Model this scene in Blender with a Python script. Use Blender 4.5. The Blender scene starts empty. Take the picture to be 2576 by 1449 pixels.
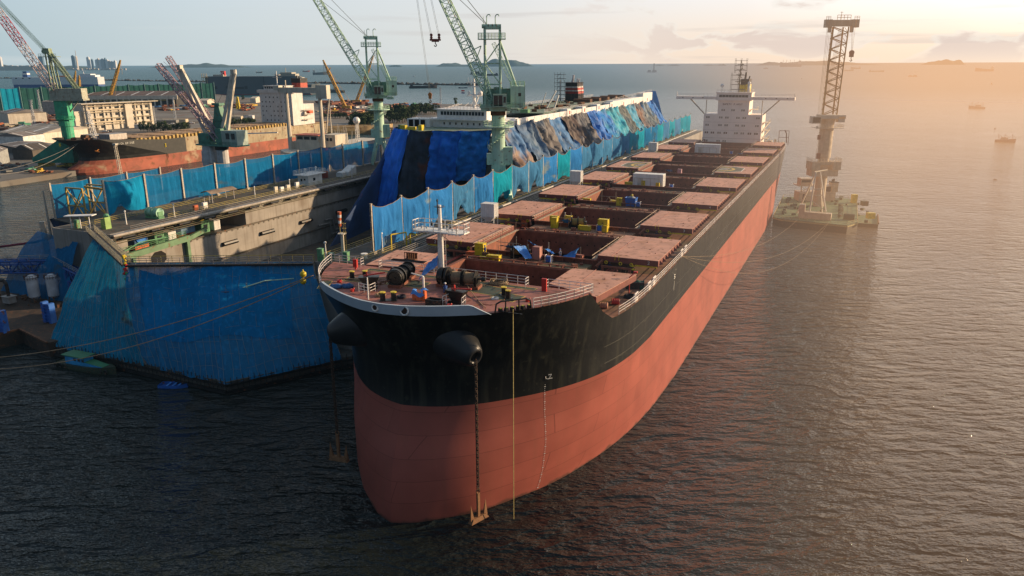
import bpy, math, random
from math import *
from mathutils import Vector, Matrix, noise as MN
def wr(u,v,s,a=1.0):
    """cloth wrinkles: long pulls along v plus cross creases"""
    n=MN.noise
    r=abs(n(Vector((u*7+v*1.2,v*1.1,s))))*1.1+abs(n(Vector((u*15+v*3,v*2.2,s+9))))*.55+n(Vector((u*4,v*6,s+3)))*.35+abs(n(Vector((u*5+v*5,v*7-u*3,s+5))))*.4
    return a*(r-.45)
random.seed(7)
R=random.Random(11)
SC=bpy.context.scene; COL=SC.collection
# ---------- survey: the site is laid out from sight lines of a camera 52 m above the sea ----------
H=52.0; FP=27/36*2576; TH=atan((724.5-159.8)/FP); RO=radians(.22); HD=radians(24.15)
CT,ST,CR,SR=cos(TH),sin(TH),cos(RO),sin(RO)
UP=(SR,ST*CR,CT*CR); RT=(CR,-ST*SR,-CT*SR); FW=(0,CT,-ST)
s_=2576/4032
def ray(x,y):
    a=(x-1288)/FP; b=(724.5-y)/FP
    return [FW[i]+a*RT[i]+b*UP[i] for i in range(3)]
def at(x,y,z):
    d=ray(x,y); t=(z-H)/d[2]; return (d[0]*t,d[1]*t)
def onY(x,y,Y):
    d=ray(x,y); t=Y/d[1]; return d[0]*t, H+d[2]*t
def cr(x0,y0,k): return lambda px,py: ((x0+px/k)*s_,(y0+py/k)*s_)
c00=cr(0,0,2.5556);c10=cr(1008,0,2.5556);c20=cr(2016,0,2.5556);c30=cr(3024,0,2.5556)
c01=cr(0,500,2.5556);c11=cr(1008,500,2.5556);c21=cr(2016,500,2.5556);L1=cr(0,950,1.8386)
fb=cr(3000,600,4.14);fc=cr(2900,0,1.525);hc=cr(2650,230,3.916);cA=cr(1900,750,2.8622);cB=cr(1200,750,2.8975);bw=cr(1200,980,1.9815)
def KW(x,y,z=0):           # ship frame (x across, y aft from the stem) -> world
    a=x-45.6; b=y+66.5
    return Vector((a*cos(HD)+b*sin(HD), -a*sin(HD)+b*cos(HD), z))
def WK(X,Y):
    return (X*cos(HD)-Y*sin(HD)+45.6, X*sin(HD)+Y*cos(HD)-66.5)
def Kat(x,y,z): return WK(*at(x,y,z))
def Kb(x,y,b):
    """sight line meets the ship-frame plane y=b -> (x,z)"""
    d=ray(x,y); dl=d[0]*cos(HD)-d[1]*sin(HD); da=d[0]*sin(HD)+d[1]*cos(HD)
    t=(b+66.5)/da; return dl*t+45.6, H+d[2]*t

# ---------- mesh builder ----------
class MB:
    def __init__(s): s.v=[]; s.f=[]; s.m=[]; s.cur=0
    def add(s,vs,fs):
        n=len(s.v); s.v+= [tuple(v) for v in vs]; s.f+=[tuple(n+i for i in f) for f in fs]; s.m+=[s.cur]*len(fs); return s
    def box(s,x0,x1,y0,y1,z0,z1):
        return s.add([(x,y,z) for x in(x0,x1) for y in(y0,y1) for z in(z0,z1)],[(0,1,3,2),(4,6,7,5),(0,4,5,1),(2,3,7,6),(0,2,6,4),(1,5,7,3)])
    def cbox(s,c,d,rz=0,rx=0,ry=0):
        M=Matrix.Translation(c)@Matrix.Rotation(rz,4,'Z')@Matrix.Rotation(ry,4,'Y')@Matrix.Rotation(rx,4,'X')
        return s.add([M@Vector((x*d[0]/2,y*d[1]/2,z*d[2]/2)) for x in(-1,1) for y in(-1,1) for z in(-1,1)],[(0,1,3,2),(4,6,7,5),(0,4,5,1),(2,3,7,6),(0,2,6,4),(1,5,7,3)])
    def tube(s,p,q,r,r2=None,n=6,cap=True):
        p=Vector(p);q=Vector(q); r2=r if r2 is None else r2
        d=q-p
        if d.length<1e-6: return s
        d.normalize(); u=d.cross(Vector((0,0,1)) if abs(d.z)<.95 else Vector((1,0,0))).normalized(); w=d.cross(u)
        vs=[c+ (u*cos(2*pi*i/n)+w*sin(2*pi*i/n))*rr for c,rr in((p,r),(q,r2)) for i in range(n)]
        fs=[(i,(i+1)%n,n+(i+1)%n,n+i) for i in range(n)]
        if cap: fs+=[tuple(range(n-1,-1,-1)),tuple(range(n,2*n))]
        return s.add(vs,fs)
    def beam(s,p,q,w,h=None):
        h=h or w; p=Vector(p);q=Vector(q);d=(q-p).normalized()
        u=d.cross(Vector((0,0,1)) if abs(d.z)<.98 else Vector((1,0,0))).normalized()*w/2; t=u.normalized().cross(d)*h/2
        return s.add([c+a*u+b*t for c in(p,q) for a,b in((-1,-1),(1,-1),(1,1),(-1,1))],[(0,1,2,3),(7,6,5,4),(0,4,5,1),(1,5,6,2),(2,6,7,3),(3,7,4,0)])
    def path(s,pts,r,n=5):
        for a,b in zip(pts,pts[1:]): s.tube(a,b,r,n=n)
        return s
    def prism(s,poly,z0,z1):
        n=len(poly); z0f=z0 if callable(z0) else (lambda x,y:z0); z1f=z1 if callable(z1) else (lambda x,y:z1)
        return s.add([(x,y,z0f(x,y)) for x,y in poly]+[(x,y,z1f(x,y)) for x,y in poly],[tuple(range(n-1,-1,-1)),tuple(range(n,2*n))]+[(i,(i+1)%n,n+(i+1)%n,n+i) for i in range(n)])
    def grid(s,fn,nu,nv):
        vs=[fn(i/nu,j/nv) for j in range(nv+1) for i in range(nu+1)]
        return s.add(vs,[(j*(nu+1)+i,j*(nu+1)+i+1,(j+1)*(nu+1)+i+1,(j+1)*(nu+1)+i) for j in range(nv) for i in range(nu)])
    def sphere(s,c,r,n=10,m=7,sz=1,z0=-1):
        vs=[];
        for j in range(m+1):
            t=-pi/2+pi*j/m
            for i in range(n): vs.append((c[0]+r*cos(t)*cos(2*pi*i/n),c[1]+r*cos(t)*sin(2*pi*i/n),c[2]+r*sz*sin(t)))
        return s.add(vs,[(j*n+i,j*n+(i+1)%n,(j+1)*n+(i+1)%n,(j+1)*n+i) for j in range(m) for i in range(n)])
    def ring(s,c,axis,r,t,n=16,m=6):
        c=Vector(c);a=Vector(axis).normalized();u=a.cross(Vector((0,0,1)) if abs(a.z)<.9 else Vector((1,0,0))).normalized();w=a.cross(u)
        vs=[c+(u*cos(p)+w*sin(p))*(r+t*cos(q))+a*t*sin(q) for p in[2*pi*i/n for i in range(n)] for q in[2*pi*j/m for j in range(m)]]
        return s.add(vs,[(i*m+j,((i+1)%n)*m+j,((i+1)%n)*m+(j+1)%m,i*m+(j+1)%m) for i in range(n) for j in range(m)])
    def truss(s,p,q,w0,h0,w1,h1,n,r,side=(1,0,0),rd=None):
        """four-chord lattice beam"""
        p=Vector(p);q=Vector(q);d=(q-p).normalized();S=Vector(side);S=(S-d*S.dot(d)).normalized();U=S.cross(d)
        rd=rd or r*.55; rows=[]
        for i in range(n+1):
            t=i/n;w=w0+(w1-w0)*t;h=h0+(h1-h0)*t;c=p+(q-p)*t
            rows.append([c+S*(a*w/2)+U*(b*h/2) for a,b in((-1,-1),(1,-1),(1,1),(-1,1))])
        for k in range(4): s.tube(rows[0][k],rows[-1][k],r,n=5)
        for i in range(n):
            for k in range(4):
                a,b=rows[i][k],rows[i+1][(k+1)%4]
                if i%2: a,b=rows[i][(k+1)%4],rows[i+1][k]
                s.tube(a,b,rd,n=4,cap=False)
                s.tube(rows[i][k],rows[i][(k+1)%4],rd,n=4,cap=False)
        for k in range(4): s.tube(rows[n][k],rows[n][(k+1)%4],rd,n=4)
        return s
    def rail(s,pts,h=1.0,gap=1.6,r=.035,k=3,rp=None):
        pts=[Vector(p) for p in pts]
        for j in range(k):
            z=h*(j+1)/k
            for a,b in zip(pts,pts[1:]): s.tube(a+Vector((0,0,z)),b+Vector((0,0,z)),r,n=4,cap=False)
        for a,b in zip(pts,pts[1:]):
            n=max(1,round((b-a).length/gap))
            for i in range(n+1): 
                c=a+(b-a)*i/n; s.tube(c,c+Vector((0,0,h)),rp or r*1.2,n=4)
        return s
    def isles(s):
        par=list(range(len(s.v)))
        def fd(a):
            while par[a]!=a: par[a]=par[par[a]];a=par[a]
            return a
        for f in s.f:
            for k in f[1:]: par[fd(k)]=fd(f[0])
        g={}
        for f in s.f: g.setdefault(fd(f[0]),[]).append(f)
        return g.values()
    def build_each(s,name,mats,parent=None):
        """every loose piece becomes a part of its own"""
        for fs in s.isles():
            ids=sorted({k for f in fs for k in f});mp={k:i for i,k in enumerate(ids)}
            m=MB();m.v=[s.v[k] for k in ids];m.f=[tuple(mp[k] for k in f) for f in fs];m.m=[0]*len(fs);m.build(name,mats,parent)
    def build(s,name,mats,parent=None,smooth=False,loc=None):
        me=bpy.data.meshes.new(name); me.from_pydata(s.v,[],s.f)
        if not isinstance(mats,(list,tuple)): mats=[mats]
        for m in mats: me.materials.append(m)
        if len(mats)>1: me.polygons.foreach_set('material_index',s.m)
        if smooth: me.polygons.foreach_set('use_smooth',[True]*len(me.polygons))
        me.update()
        o=bpy.data.objects.new(name,me); COL.objects.link(o)
        if parent: o.parent=parent
        if loc is not None: o.location=loc
        return o
def tag(o,label=None,cat=None,group=None,kind=None):
    if label: o['label']=label
    if cat: o['category']=cat
    if group: o['group']=group
    if kind: o['kind']=kind
    return o
def thing(name,label,cat,loc=(0,0,0),rz=0,group=None):
    o=bpy.data.objects.new(name,None); COL.objects.link(o); o.location=loc; o.rotation_euler=(0,0,rz); o.empty_display_size=.5
    return tag(o,label,cat,group)
def tK(name,label,cat,x,y,z,rz=0,group=None): return thing(name,label,cat,KW(x,y,z),rz-HD,group)
def copy_tree(o,parent=None):
    c=o.copy(); COL.objects.link(c)
    if parent: c.parent=parent
    for ch in list(o.children): copy_tree(ch,c)
    return c
ORD='first second third fourth fifth sixth seventh eighth ninth tenth eleventh twelfth thirteenth fourteenth fifteenth sixteenth seventeenth eighteenth nineteenth twentieth'.split()+['twenty-'+x for x in 'first second third fourth fifth sixth seventh eighth ninth'.split()]

# ---------- materials ----------
MAT={}
def painted_haze_group():  # haze is painted: a glow mixed into every material by distance and bearing
    g=bpy.data.node_groups.new('painted haze','ShaderNodeTree')
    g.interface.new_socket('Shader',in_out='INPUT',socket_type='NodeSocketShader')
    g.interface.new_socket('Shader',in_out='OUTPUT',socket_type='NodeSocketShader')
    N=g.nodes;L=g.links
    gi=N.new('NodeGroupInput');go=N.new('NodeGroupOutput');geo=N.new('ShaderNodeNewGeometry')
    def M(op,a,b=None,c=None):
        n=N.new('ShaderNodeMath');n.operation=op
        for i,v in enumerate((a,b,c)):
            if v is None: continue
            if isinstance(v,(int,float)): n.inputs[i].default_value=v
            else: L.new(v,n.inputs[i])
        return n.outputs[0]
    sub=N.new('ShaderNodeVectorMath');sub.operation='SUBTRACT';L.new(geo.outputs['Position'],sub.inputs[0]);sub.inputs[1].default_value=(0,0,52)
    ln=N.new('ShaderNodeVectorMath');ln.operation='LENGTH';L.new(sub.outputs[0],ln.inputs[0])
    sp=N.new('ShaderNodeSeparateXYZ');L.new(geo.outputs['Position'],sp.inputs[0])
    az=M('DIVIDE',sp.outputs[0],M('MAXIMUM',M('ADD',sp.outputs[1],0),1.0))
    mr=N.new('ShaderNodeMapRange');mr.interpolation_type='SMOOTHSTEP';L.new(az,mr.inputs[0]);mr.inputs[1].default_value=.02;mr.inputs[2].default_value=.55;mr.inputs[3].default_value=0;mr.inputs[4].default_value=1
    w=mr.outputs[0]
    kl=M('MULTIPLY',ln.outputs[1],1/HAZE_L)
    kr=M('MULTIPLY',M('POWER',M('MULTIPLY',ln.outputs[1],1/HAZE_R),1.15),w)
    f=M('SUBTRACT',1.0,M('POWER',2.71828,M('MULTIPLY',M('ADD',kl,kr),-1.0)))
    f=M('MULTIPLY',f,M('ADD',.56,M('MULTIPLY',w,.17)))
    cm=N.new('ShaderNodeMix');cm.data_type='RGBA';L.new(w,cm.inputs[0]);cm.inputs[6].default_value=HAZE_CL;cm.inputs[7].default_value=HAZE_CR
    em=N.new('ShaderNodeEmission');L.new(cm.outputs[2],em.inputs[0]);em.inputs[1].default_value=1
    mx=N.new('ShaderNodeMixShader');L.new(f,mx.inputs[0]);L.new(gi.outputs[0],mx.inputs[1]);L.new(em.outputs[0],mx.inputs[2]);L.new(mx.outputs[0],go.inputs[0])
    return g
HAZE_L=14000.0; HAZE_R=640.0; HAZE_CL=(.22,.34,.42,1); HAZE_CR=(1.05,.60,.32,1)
HG=painted_haze_group()
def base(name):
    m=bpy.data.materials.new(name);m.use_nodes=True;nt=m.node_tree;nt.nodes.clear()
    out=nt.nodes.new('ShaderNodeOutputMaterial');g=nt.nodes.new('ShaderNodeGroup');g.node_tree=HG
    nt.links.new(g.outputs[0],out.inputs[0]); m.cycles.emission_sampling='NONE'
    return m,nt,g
def mat(name,c,rough=.6,metal=0,var=.25,scale=.6,streak=0,sc=(.18,.07,.03),bump=0,c2=None,c2s=.15,c2t=.55,rust=0,spec=.4,seams=0,em=0,wet=None):
    if name in MAT: return MAT[name]
    m,nt,g=base(name);N=nt.nodes;L=nt.links
    p=N.new('ShaderNodeBsdfPrincipled');p.inputs['Roughness'].default_value=rough;p.inputs['Metallic'].default_value=metal;p.inputs['Specular IOR Level'].default_value=spec
    geo=N.new('ShaderNodeNewGeometry');pos=geo.outputs['Position']
    def noise(sc_,det=4,vec=None,st=None):
        n=N.new('ShaderNodeTexNoise');n.inputs['Scale'].default_value=sc_;n.inputs['Detail'].default_value=det
        v=vec or pos
        if st:
            mp=N.new('ShaderNodeMapping');mp.inputs['Scale'].default_value=st;L.new(v,mp.inputs[0]);v=mp.outputs[0]
        L.new(v,n.inputs['Vector']);return n.outputs['Fac']
    def mix(f,a,b,bt='MIX'):
        n=N.new('ShaderNodeMix');n.data_type='RGBA';n.blend_type=bt
        for i,v in((0,f),(6,a),(7,b)):
            if isinstance(v,(int,float)): n.inputs[i].default_value=v
            elif isinstance(v,tuple): n.inputs[i].default_value=(*v[:3],1)
            else: L.new(v,n.inputs[i])
        return n.outputs[2]
    def ramp(f,a,b):
        n=N.new('ShaderNodeMapRange');L.new(f,n.inputs[0]);n.inputs[1].default_value=a;n.inputs[2].default_value=b;return n.outputs[0]
    col=(*c,1)
    nf=noise(scale,6)
    dk=tuple(x*(1-var) for x in c);lt=tuple(min(1,x*(1+var*.8)) for x in c)
    cur=mix(ramp(nf,.3,.7),dk,lt)
    if c2: cur=mix(ramp(noise(c2s,5),c2t,c2t+.12),cur,c2)
    if streak: 
        f=noise(1.0,5,st=(1.2,1.2,.06)); f2=ramp(f,.5,.75)
        q=N.new('ShaderNodeMath');q.operation='MULTIPLY';L.new(f2,q.inputs[0]);q.inputs[1].default_value=streak
        cur=mix(q.outputs[0],cur,sc)
    if rust:
        f=ramp(noise(scale*2.3,8),.62-.1*rust,.72-.05*rust);cur=mix(f,cur,(.16,.06,.025))
    if wet:
        sz=N.new('ShaderNodeSeparateXYZ');L.new(pos,sz.inputs[0]);n1=noise(.5,6,st=(1,1,.3))
        a_=N.new('ShaderNodeMath');a_.operation='MULTIPLY_ADD';L.new(n1,a_.inputs[0]);a_.inputs[1].default_value=-1.6;L.new(sz.outputs[2],a_.inputs[2])
        cur=mix(ramp(a_.outputs[0],-.35,-.75),cur,wet)
    if seams:
        b=N.new('ShaderNodeTexBrick');b.inputs['Scale'].default_value=1;b.inputs['Brick Width'].default_value=9;b.inputs['Row Height'].default_value=2.6;b.inputs['Mortar Size'].default_value=.035;b.offset=.5
        b.inputs['Color1'].default_value=(1,1,1,1);b.inputs['Color2'].default_value=(.86,.86,.86,1);b.inputs['Mortar'].default_value=(.5,.5,.5,1)
        tc=N.new('ShaderNodeTexCoord');sx=N.new('ShaderNodeSeparateXYZ');L.new(tc.outputs['Object'],sx.inputs[0])
        cx=N.new('ShaderNodeCombineXYZ');ad=N.new('ShaderNodeMath');ad.operation='SUBTRACT';L.new(sx.outputs[1],ad.inputs[0]);L.new(sx.outputs[0],ad.inputs[1]);L.new(ad.outputs[0],cx.inputs[0]);L.new(sx.outputs[2],cx.inputs[1]);L.new(cx.outputs[0],b.inputs[0])
        cur=mix(seams,cur,b.outputs[0],'MULTIPLY')
    L.new(cur,p.inputs['Base Color'])
    if bump:
        bn=N.new('ShaderNodeBump');bn.inputs['Strength'].default_value=bump;bn.inputs['Distance'].default_value=.2;L.new(noise(scale*4,5),bn.inputs['Height']);L.new(bn.outputs[0],p.inputs['Normal'])
    rr=N.new('ShaderNodeMapRange');L.new(nf,rr.inputs[0]);rr.inputs[3].default_value=max(.05,rough-.12);rr.inputs[4].default_value=min(1,rough+.12);L.new(rr.outputs[0],p.inputs['Roughness'])
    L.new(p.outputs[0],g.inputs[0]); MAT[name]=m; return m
def netmat(name,c,c2,alpha=.12,fold=1.0,patch=.5):
    """woven shade net: see-through weave, weathered bands"""
    if name in MAT: return MAT[name]
    m,nt,g=base(name);N=nt.nodes;L=nt.links
    geo=N.new('ShaderNodeNewGeometry')
    def noise(sc_,st,det=5):
        mp=N.new('ShaderNodeMapping');mp.inputs['Scale'].default_value=st;L.new(geo.outputs['Position'],mp.inputs[0])
        n=N.new('ShaderNodeTexNoise');n.inputs['Scale'].default_value=sc_;n.inputs['Detail'].default_value=det;L.new(mp.outputs[0],n.inputs[0]);return n.outputs['Fac']
    def rng(f,a,b,c=0,d=1):
        n=N.new('ShaderNodeMapRange');L.new(f,n.inputs[0]);n.inputs[1].default_value=a;n.inputs[2].default_value=b;n.inputs[3].default_value=c;n.inputs[4].default_value=d;return n.outputs[0]
    def mix(f,a,b):
        n=N.new('ShaderNodeMix');n.data_type='RGBA';L.new(f,n.inputs[0])
        for i,v in((6,a),(7,b)):
            if isinstance(v,tuple): n.inputs[i].default_value=(*v,1)
            else: L.new(v,n.inputs[i])
        return n.outputs[2]
    a=mix(rng(noise(1,(.12,.12,.18),7),.35,.65),c,tuple(x*.78 for x in c))
    a=mix(rng(noise(1,(1.6,1.6,.09),6),.52,.78,0,.55),a,tuple(min(1,x*1.6+.01) for x in c))
    a=mix(rng(noise(1,(.09,.09,.22),9),.75-patch*.25,.8-patch*.2),a,c2)
    d=N.new('ShaderNodeBsdfDiffuse');L.new(a,d.inputs[0]);t=N.new('ShaderNodeBsdfTranslucent');L.new(a,t.inputs[0])
    bn=N.new('ShaderNodeBump');bn.inputs['Strength'].default_value=.6*fold;bn.inputs['Distance'].default_value=.5;L.new(noise(1,(1.1,1.1,.25),4),bn.inputs['Height']);L.new(bn.outputs[0],d.inputs['Normal'])
    ms=N.new('ShaderNodeMixShader');ms.inputs[0].default_value=.25;L.new(d.outputs[0],ms.inputs[1]);L.new(t.outputs[0],ms.inputs[2])
    tr=N.new('ShaderNodeBsdfTransparent');m2=N.new('ShaderNodeMixShader')
    al=rng(noise(1,(.1,.1,.16),5),.4,.8,alpha,min(.9,alpha*2.5)); L.new(al,m2.inputs[0]);L.new(ms.outputs[0],m2.inputs[1]);L.new(tr.outputs[0],m2.inputs[2])
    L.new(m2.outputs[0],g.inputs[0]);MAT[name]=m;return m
# palette
white=mat('white_paint',(.74,.73,.71),.45,streak=.25,sc=(.35,.25,.17),scale=.8,var=.12)
housewhite=mat('house_white',(.84,.75,.69),.5,streak=.12,sc=(.45,.36,.3),scale=.3,var=.08)
black=mat('black_paint',(.012,.013,.014),.35,var=.4,rust=.2)
hullblack=mat('hull_black',(.008,.009,.009),.34,var=.3,scale=.25,seams=.5,c2=(.035,.035,.024),c2s=1.1,c2t=.63,streak=.6,sc=(.05,.05,.035),spec=.35)
hullred=mat('hull_red',(.32,.084,.060),.55,var=.15,scale=.2,seams=.75,streak=.35,sc=(.25,.085,.055),spec=.3,wet=(.13,.05,.035))
bulw=mat('bulwark_blue_grey',(.42,.50,.58),.5,var=.08)
deckred=mat('deck_red',(.30,.12,.10),.75,var=.25,scale=.5,c2=(.16,.07,.05),c2s=.35,c2t=.52,rust=.4)
maindeck=mat('main_deck_brown',(.24,.12,.075),.8,var=.35,scale=.4,c2=(.11,.09,.045),c2s=.12,c2t=.5,rust=.5)
coverpink=mat('hatch_cover_pink',(.54,.28,.20),.7,var=.2,scale=.5,rust=.55,c2=(.43,.21,.13),c2s=.3,c2t=.55)
coverside=mat('hatch_cover_side',(.17,.05,.04),.65,var=.25,scale=1.2,rust=.4)
coam=mat('coaming_red_brown',(.22,.075,.045),.75,var=.3,scale=.8,streak=.3,sc=(.08,.03,.02),rust=.4)
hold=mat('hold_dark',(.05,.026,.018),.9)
yel=mat('yellow_paint',(.62,.47,.02),.5,rust=.35,scale=1.2)
redp=mat('red_paint',(.5,.03,.025),.5,rust=.1)
orange=mat('orange_paint',(.55,.12,.04),.5,rust=.3,scale=1.5)
bluep=mat('blue_paint',(.02,.12,.45),.5,rust=.2)
padgreen=mat('pad_green',(.055,.075,.055),.8,rust=.2)
dark=mat('dark_steel',(.02,.019,.018),.55,var=.4,rust=.5,scale=2)
grease=mat('machinery_black',(.014,.013,.012),.4,var=.4,scale=2)
ropec=mat('rope_tan',(.26,.19,.12),.9,scale=5)
ropey=mat('rope_yellow',(.5,.4,.15),.8,scale=5)
rusty=mat('rusty_steel',(.13,.06,.03),.85,var=.4,scale=1.5)
steel=mat('galvanised_steel',(.33,.31,.29),.5,metal=.3,streak=.3,scale=1)
glass=mat('window_glass',(.02,.025,.03),.12,var=.2,spec=.6)
craneg=mat('crane_green',(.42,.62,.49),.5,var=.14,scale=.5,streak=.4,sc=(.2,.16,.09),rust=.15)
cranedk=mat('crane_dark_green',(.09,.2,.15),.5,rust=.3,scale=1)
emer=mat('emerald_green',(.05,.36,.2),.5,rust=.2)
navy=mat('navy_tarp',(.012,.028,.07),.7,var=.4,c2=(.018,.05,.14),c2s=.12,c2t=.5)
tarpb=mat('tarp_blue',(.012,.13,.52),.5,var=.3,scale=.3,bump=.4)
tarps=mat('tarp_sheet_blue',(.05,.22,.62),.5,var=.25,scale=1.5,bump=.5)
conc=mat('concrete_wall',(.29,.265,.235),.85,var=.2,scale=.25,streak=.55,sc=(.12,.09,.065),c2=(.2,.17,.14),c2s=.1,c2t=.55,seams=.25)
dockdk=mat('dock_deck_dark',(.075,.07,.06),.85,var=.4,rust=.4,scale=.5)
greenm=mat('machine_green',(.12,.3,.15),.5,rust=.2,scale=1.5)
cream=mat('cream_paint',(.56,.51,.42),.6,streak=.3,scale=.3,var=.15)
tan=mat('tan_steel',(.42,.29,.14),.7,rust=.6,scale=.2,var=.35)
roofg=mat('roof_grey',(.19,.17,.16),.8,scale=.1,var=.3)
roofb=mat('roof_brown',(.13,.09,.08),.85,scale=.1,var=.3)
yardm=mat('yard_concrete',(.17,.16,.145),.9,var=.25,scale=.02,c2=(.13,.1,.075),c2s=.03,c2t=.5,rust=.3)

# ---------- sky ----------
SUN_AZ=radians(77); SUN_EL=radians(15)
w=bpy.data.worlds.new('World');SC.world=w;w.use_nodes=True;nt=w.node_tree;nt.nodes.clear();N=nt.nodes;L=nt.links
def wm(op,a,b=None):
    n=N.new('ShaderNodeMath');n.operation=op
    for i,v in enumerate((a,b)):
        if v is None: continue
        if isinstance(v,(int,float)): n.inputs[i].default_value=v
        else: L.new(v,n.inputs[i])
    return n.outputs[0]
def wmap(f,a,b,c=0,d=1,sm=True):
    n=N.new('ShaderNodeMapRange'); n.interpolation_type='SMOOTHSTEP' if sm else 'LINEAR'
    L.new(f,n.inputs[0])
    for i,v in enumerate((a,b,c,d)): n.inputs[i+1].default_value=v
    return n.outputs[0]
def wmix(f,a,b,bt='MIX'):
    n=N.new('ShaderNodeMix');n.data_type='RGBA';n.blend_type=bt
    for i,v in((0,f),(6,a),(7,b)):
        if isinstance(v,(int,float)): n.inputs[i].default_value=v
        elif isinstance(v,tuple): n.inputs[i].default_value=(*v,1)
        else: L.new(v,n.inputs[i])
    return n.outputs[2]
tc=N.new('ShaderNodeTexCoord');dr=tc.outputs['Generated'];sp=N.new('ShaderNodeSeparateXYZ');L.new(dr,sp.inputs[0])
ga,ge=radians(43),radians(13);GD=(sin(ga)*cos(ge),cos(ga)*cos(ge),sin(ge))
dt=N.new('ShaderNodeVectorMath');dt.operation='DOT_PRODUCT';L.new(dr,dt.inputs[0]);dt.inputs[1].default_value=GD
rp=N.new('ShaderNodeValToRGB');L.new(dt.outputs['Value'],rp.inputs[0]);cr_=rp.color_ramp
stops=[(0,(.13,.18,.25)),(.22,(.50,.64,.70)),(.45,(.68,.77,.80)),(.72,(.86,.87,.85)),(.88,(1.08,1.02,.96)),(.95,(1.35,1.24,1.13)),(1,(1.9,1.75,1.55))]
cr_.elements[0].position=0;cr_.elements[0].color=(*stops[0][1],1);cr_.elements[1].position=1;cr_.elements[1].color=(*stops[-1][1],1)
for p_,c_ in stops[1:-1]:
    e=cr_.elements.new(p_);e.color=(*c_,1)
el=sp.outputs[2]
col=wmix(wmap(el,.02,.12),rp.outputs[0],wmix(1,rp.outputs[0],(1.0,1.02,1.09),'MULTIPLY'))
# warm band just above the horizon on the sun side
right=wmap(dt.outputs['Value'],.6,.97)
warm=wm('MULTIPLY',wmap(el,.085,.0),right)
col=wmix(wm('MULTIPLY',warm,.7),col,(1.15,.80,.52))
# clouds
def cn(sc,st,det=7,dist=.3):
    mp=N.new('ShaderNodeMapping');mp.inputs['Scale'].default_value=st;mp.inputs['Rotation'].default_value=(0,0,.5);L.new(dr,mp.inputs[0])
    n=N.new('ShaderNodeTexNoise');n.inputs['Scale'].default_value=sc;n.inputs['Detail'].default_value=det;n.inputs['Distortion'].default_value=dist;L.new(mp.outputs[0],n.inputs[0]);return n.outputs['Fac']
strat=wmap(cn(2.2,(1,1,14)),.5,.72)
left=wmap(dt.outputs['Value'],.85,.3)
col=wmix(wm('MULTIPLY',wm('MULTIPLY',strat,.7),left),col,(.76,.82,.82))
wisp=wmap(cn(3.3,(1,1,20)),.55,.7)
col=wmix(wm('MULTIPLY',wm('MULTIPLY',wisp,.38),wm('SUBTRACT',1,left)),col,(.62,.57,.56))
cum=wmap(cn(7.5,(1,1,2.6),9,.5),.5,.545)
edge=wmap(cn(7.5,(1,1,2.6),9,.5),.47,.5); 
hband=wm('MULTIPLY',wmap(el,-.01,.02),wmap(el,.16,.07))
cumf=wm('MULTIPLY',wm('MULTIPLY',cum,hband),wmap(dt.outputs['Value'],.7,.9))
edf=wm('MULTIPLY',wm('MULTIPLY',edge,hband),wmap(dt.outputs['Value'],.7,.9))
col=wmix(wm('MULTIPLY',edf,.5),col,(1.0,.95,.88))
col=wmix(wm('MULTIPLY',cumf,.6),col,(.80,.63,.57))
# overhead
col=wmix(wmap(el,.2,.8),col,wmix(wmap(dt.outputs['Value'],.0,.8),(.17,.25,.35),(.50,.50,.50)))
sky=N.new('ShaderNodeTexSky');sky.sky_type='NISHITA';sky.sun_disc=False;sky.sun_elevation=SUN_EL;sky.sun_rotation=SUN_AZ;sky.dust_density=2.5
b1=N.new('ShaderNodeBackground');L.new(col,b1.inputs[0]);b1.inputs[1].default_value=.86
b2=N.new('ShaderNodeBackground');L.new(sky.outputs[0],b2.inputs[0]);b2.inputs[1].default_value=.012
ad=N.new('ShaderNodeAddShader');L.new(b1.outputs[0],ad.inputs[0]);L.new(b2.outputs[0],ad.inputs[1])
wo=N.new('ShaderNodeOutputWorld');L.new(ad.outputs[0],wo.inputs[0])
sl=bpy.data.lights.new('sun','SUN');sl.energy=6.8;sl.angle=radians(.6);sl.color=(1,.72,.44)
so=bpy.data.objects.new('sun',sl);COL.objects.link(so)
sd=Vector((sin(SUN_AZ)*cos(SUN_EL),cos(SUN_AZ)*cos(SUN_EL),sin(SUN_EL)));so.rotation_euler=sd.to_track_quat('Z','Y').to_euler();so.location=(150,150,200)
# ---------- camera ----------
cd=bpy.data.cameras.new('camera');cd.sensor_width=36;cd.lens=27;cd.clip_start=1;cd.clip_end=80000
co=bpy.data.objects.new('camera',cd);COL.objects.link(co);SC.camera=co
M3=Matrix((RT,UP,tuple(-f for f in FW))).transposed();co.matrix_world=Matrix.Translation((0,0,H))@M3.to_4x4()
SC.view_settings.view_transform='Standard';SC.view_settings.look='None'
SC.cycles.max_bounces=6;SC.cycles.transparent_max_bounces=12;SC.cycles.caustics_reflective=False;SC.cycles.caustics_refractive=False
SC.cycles.sample_clamp_indirect=6
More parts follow.
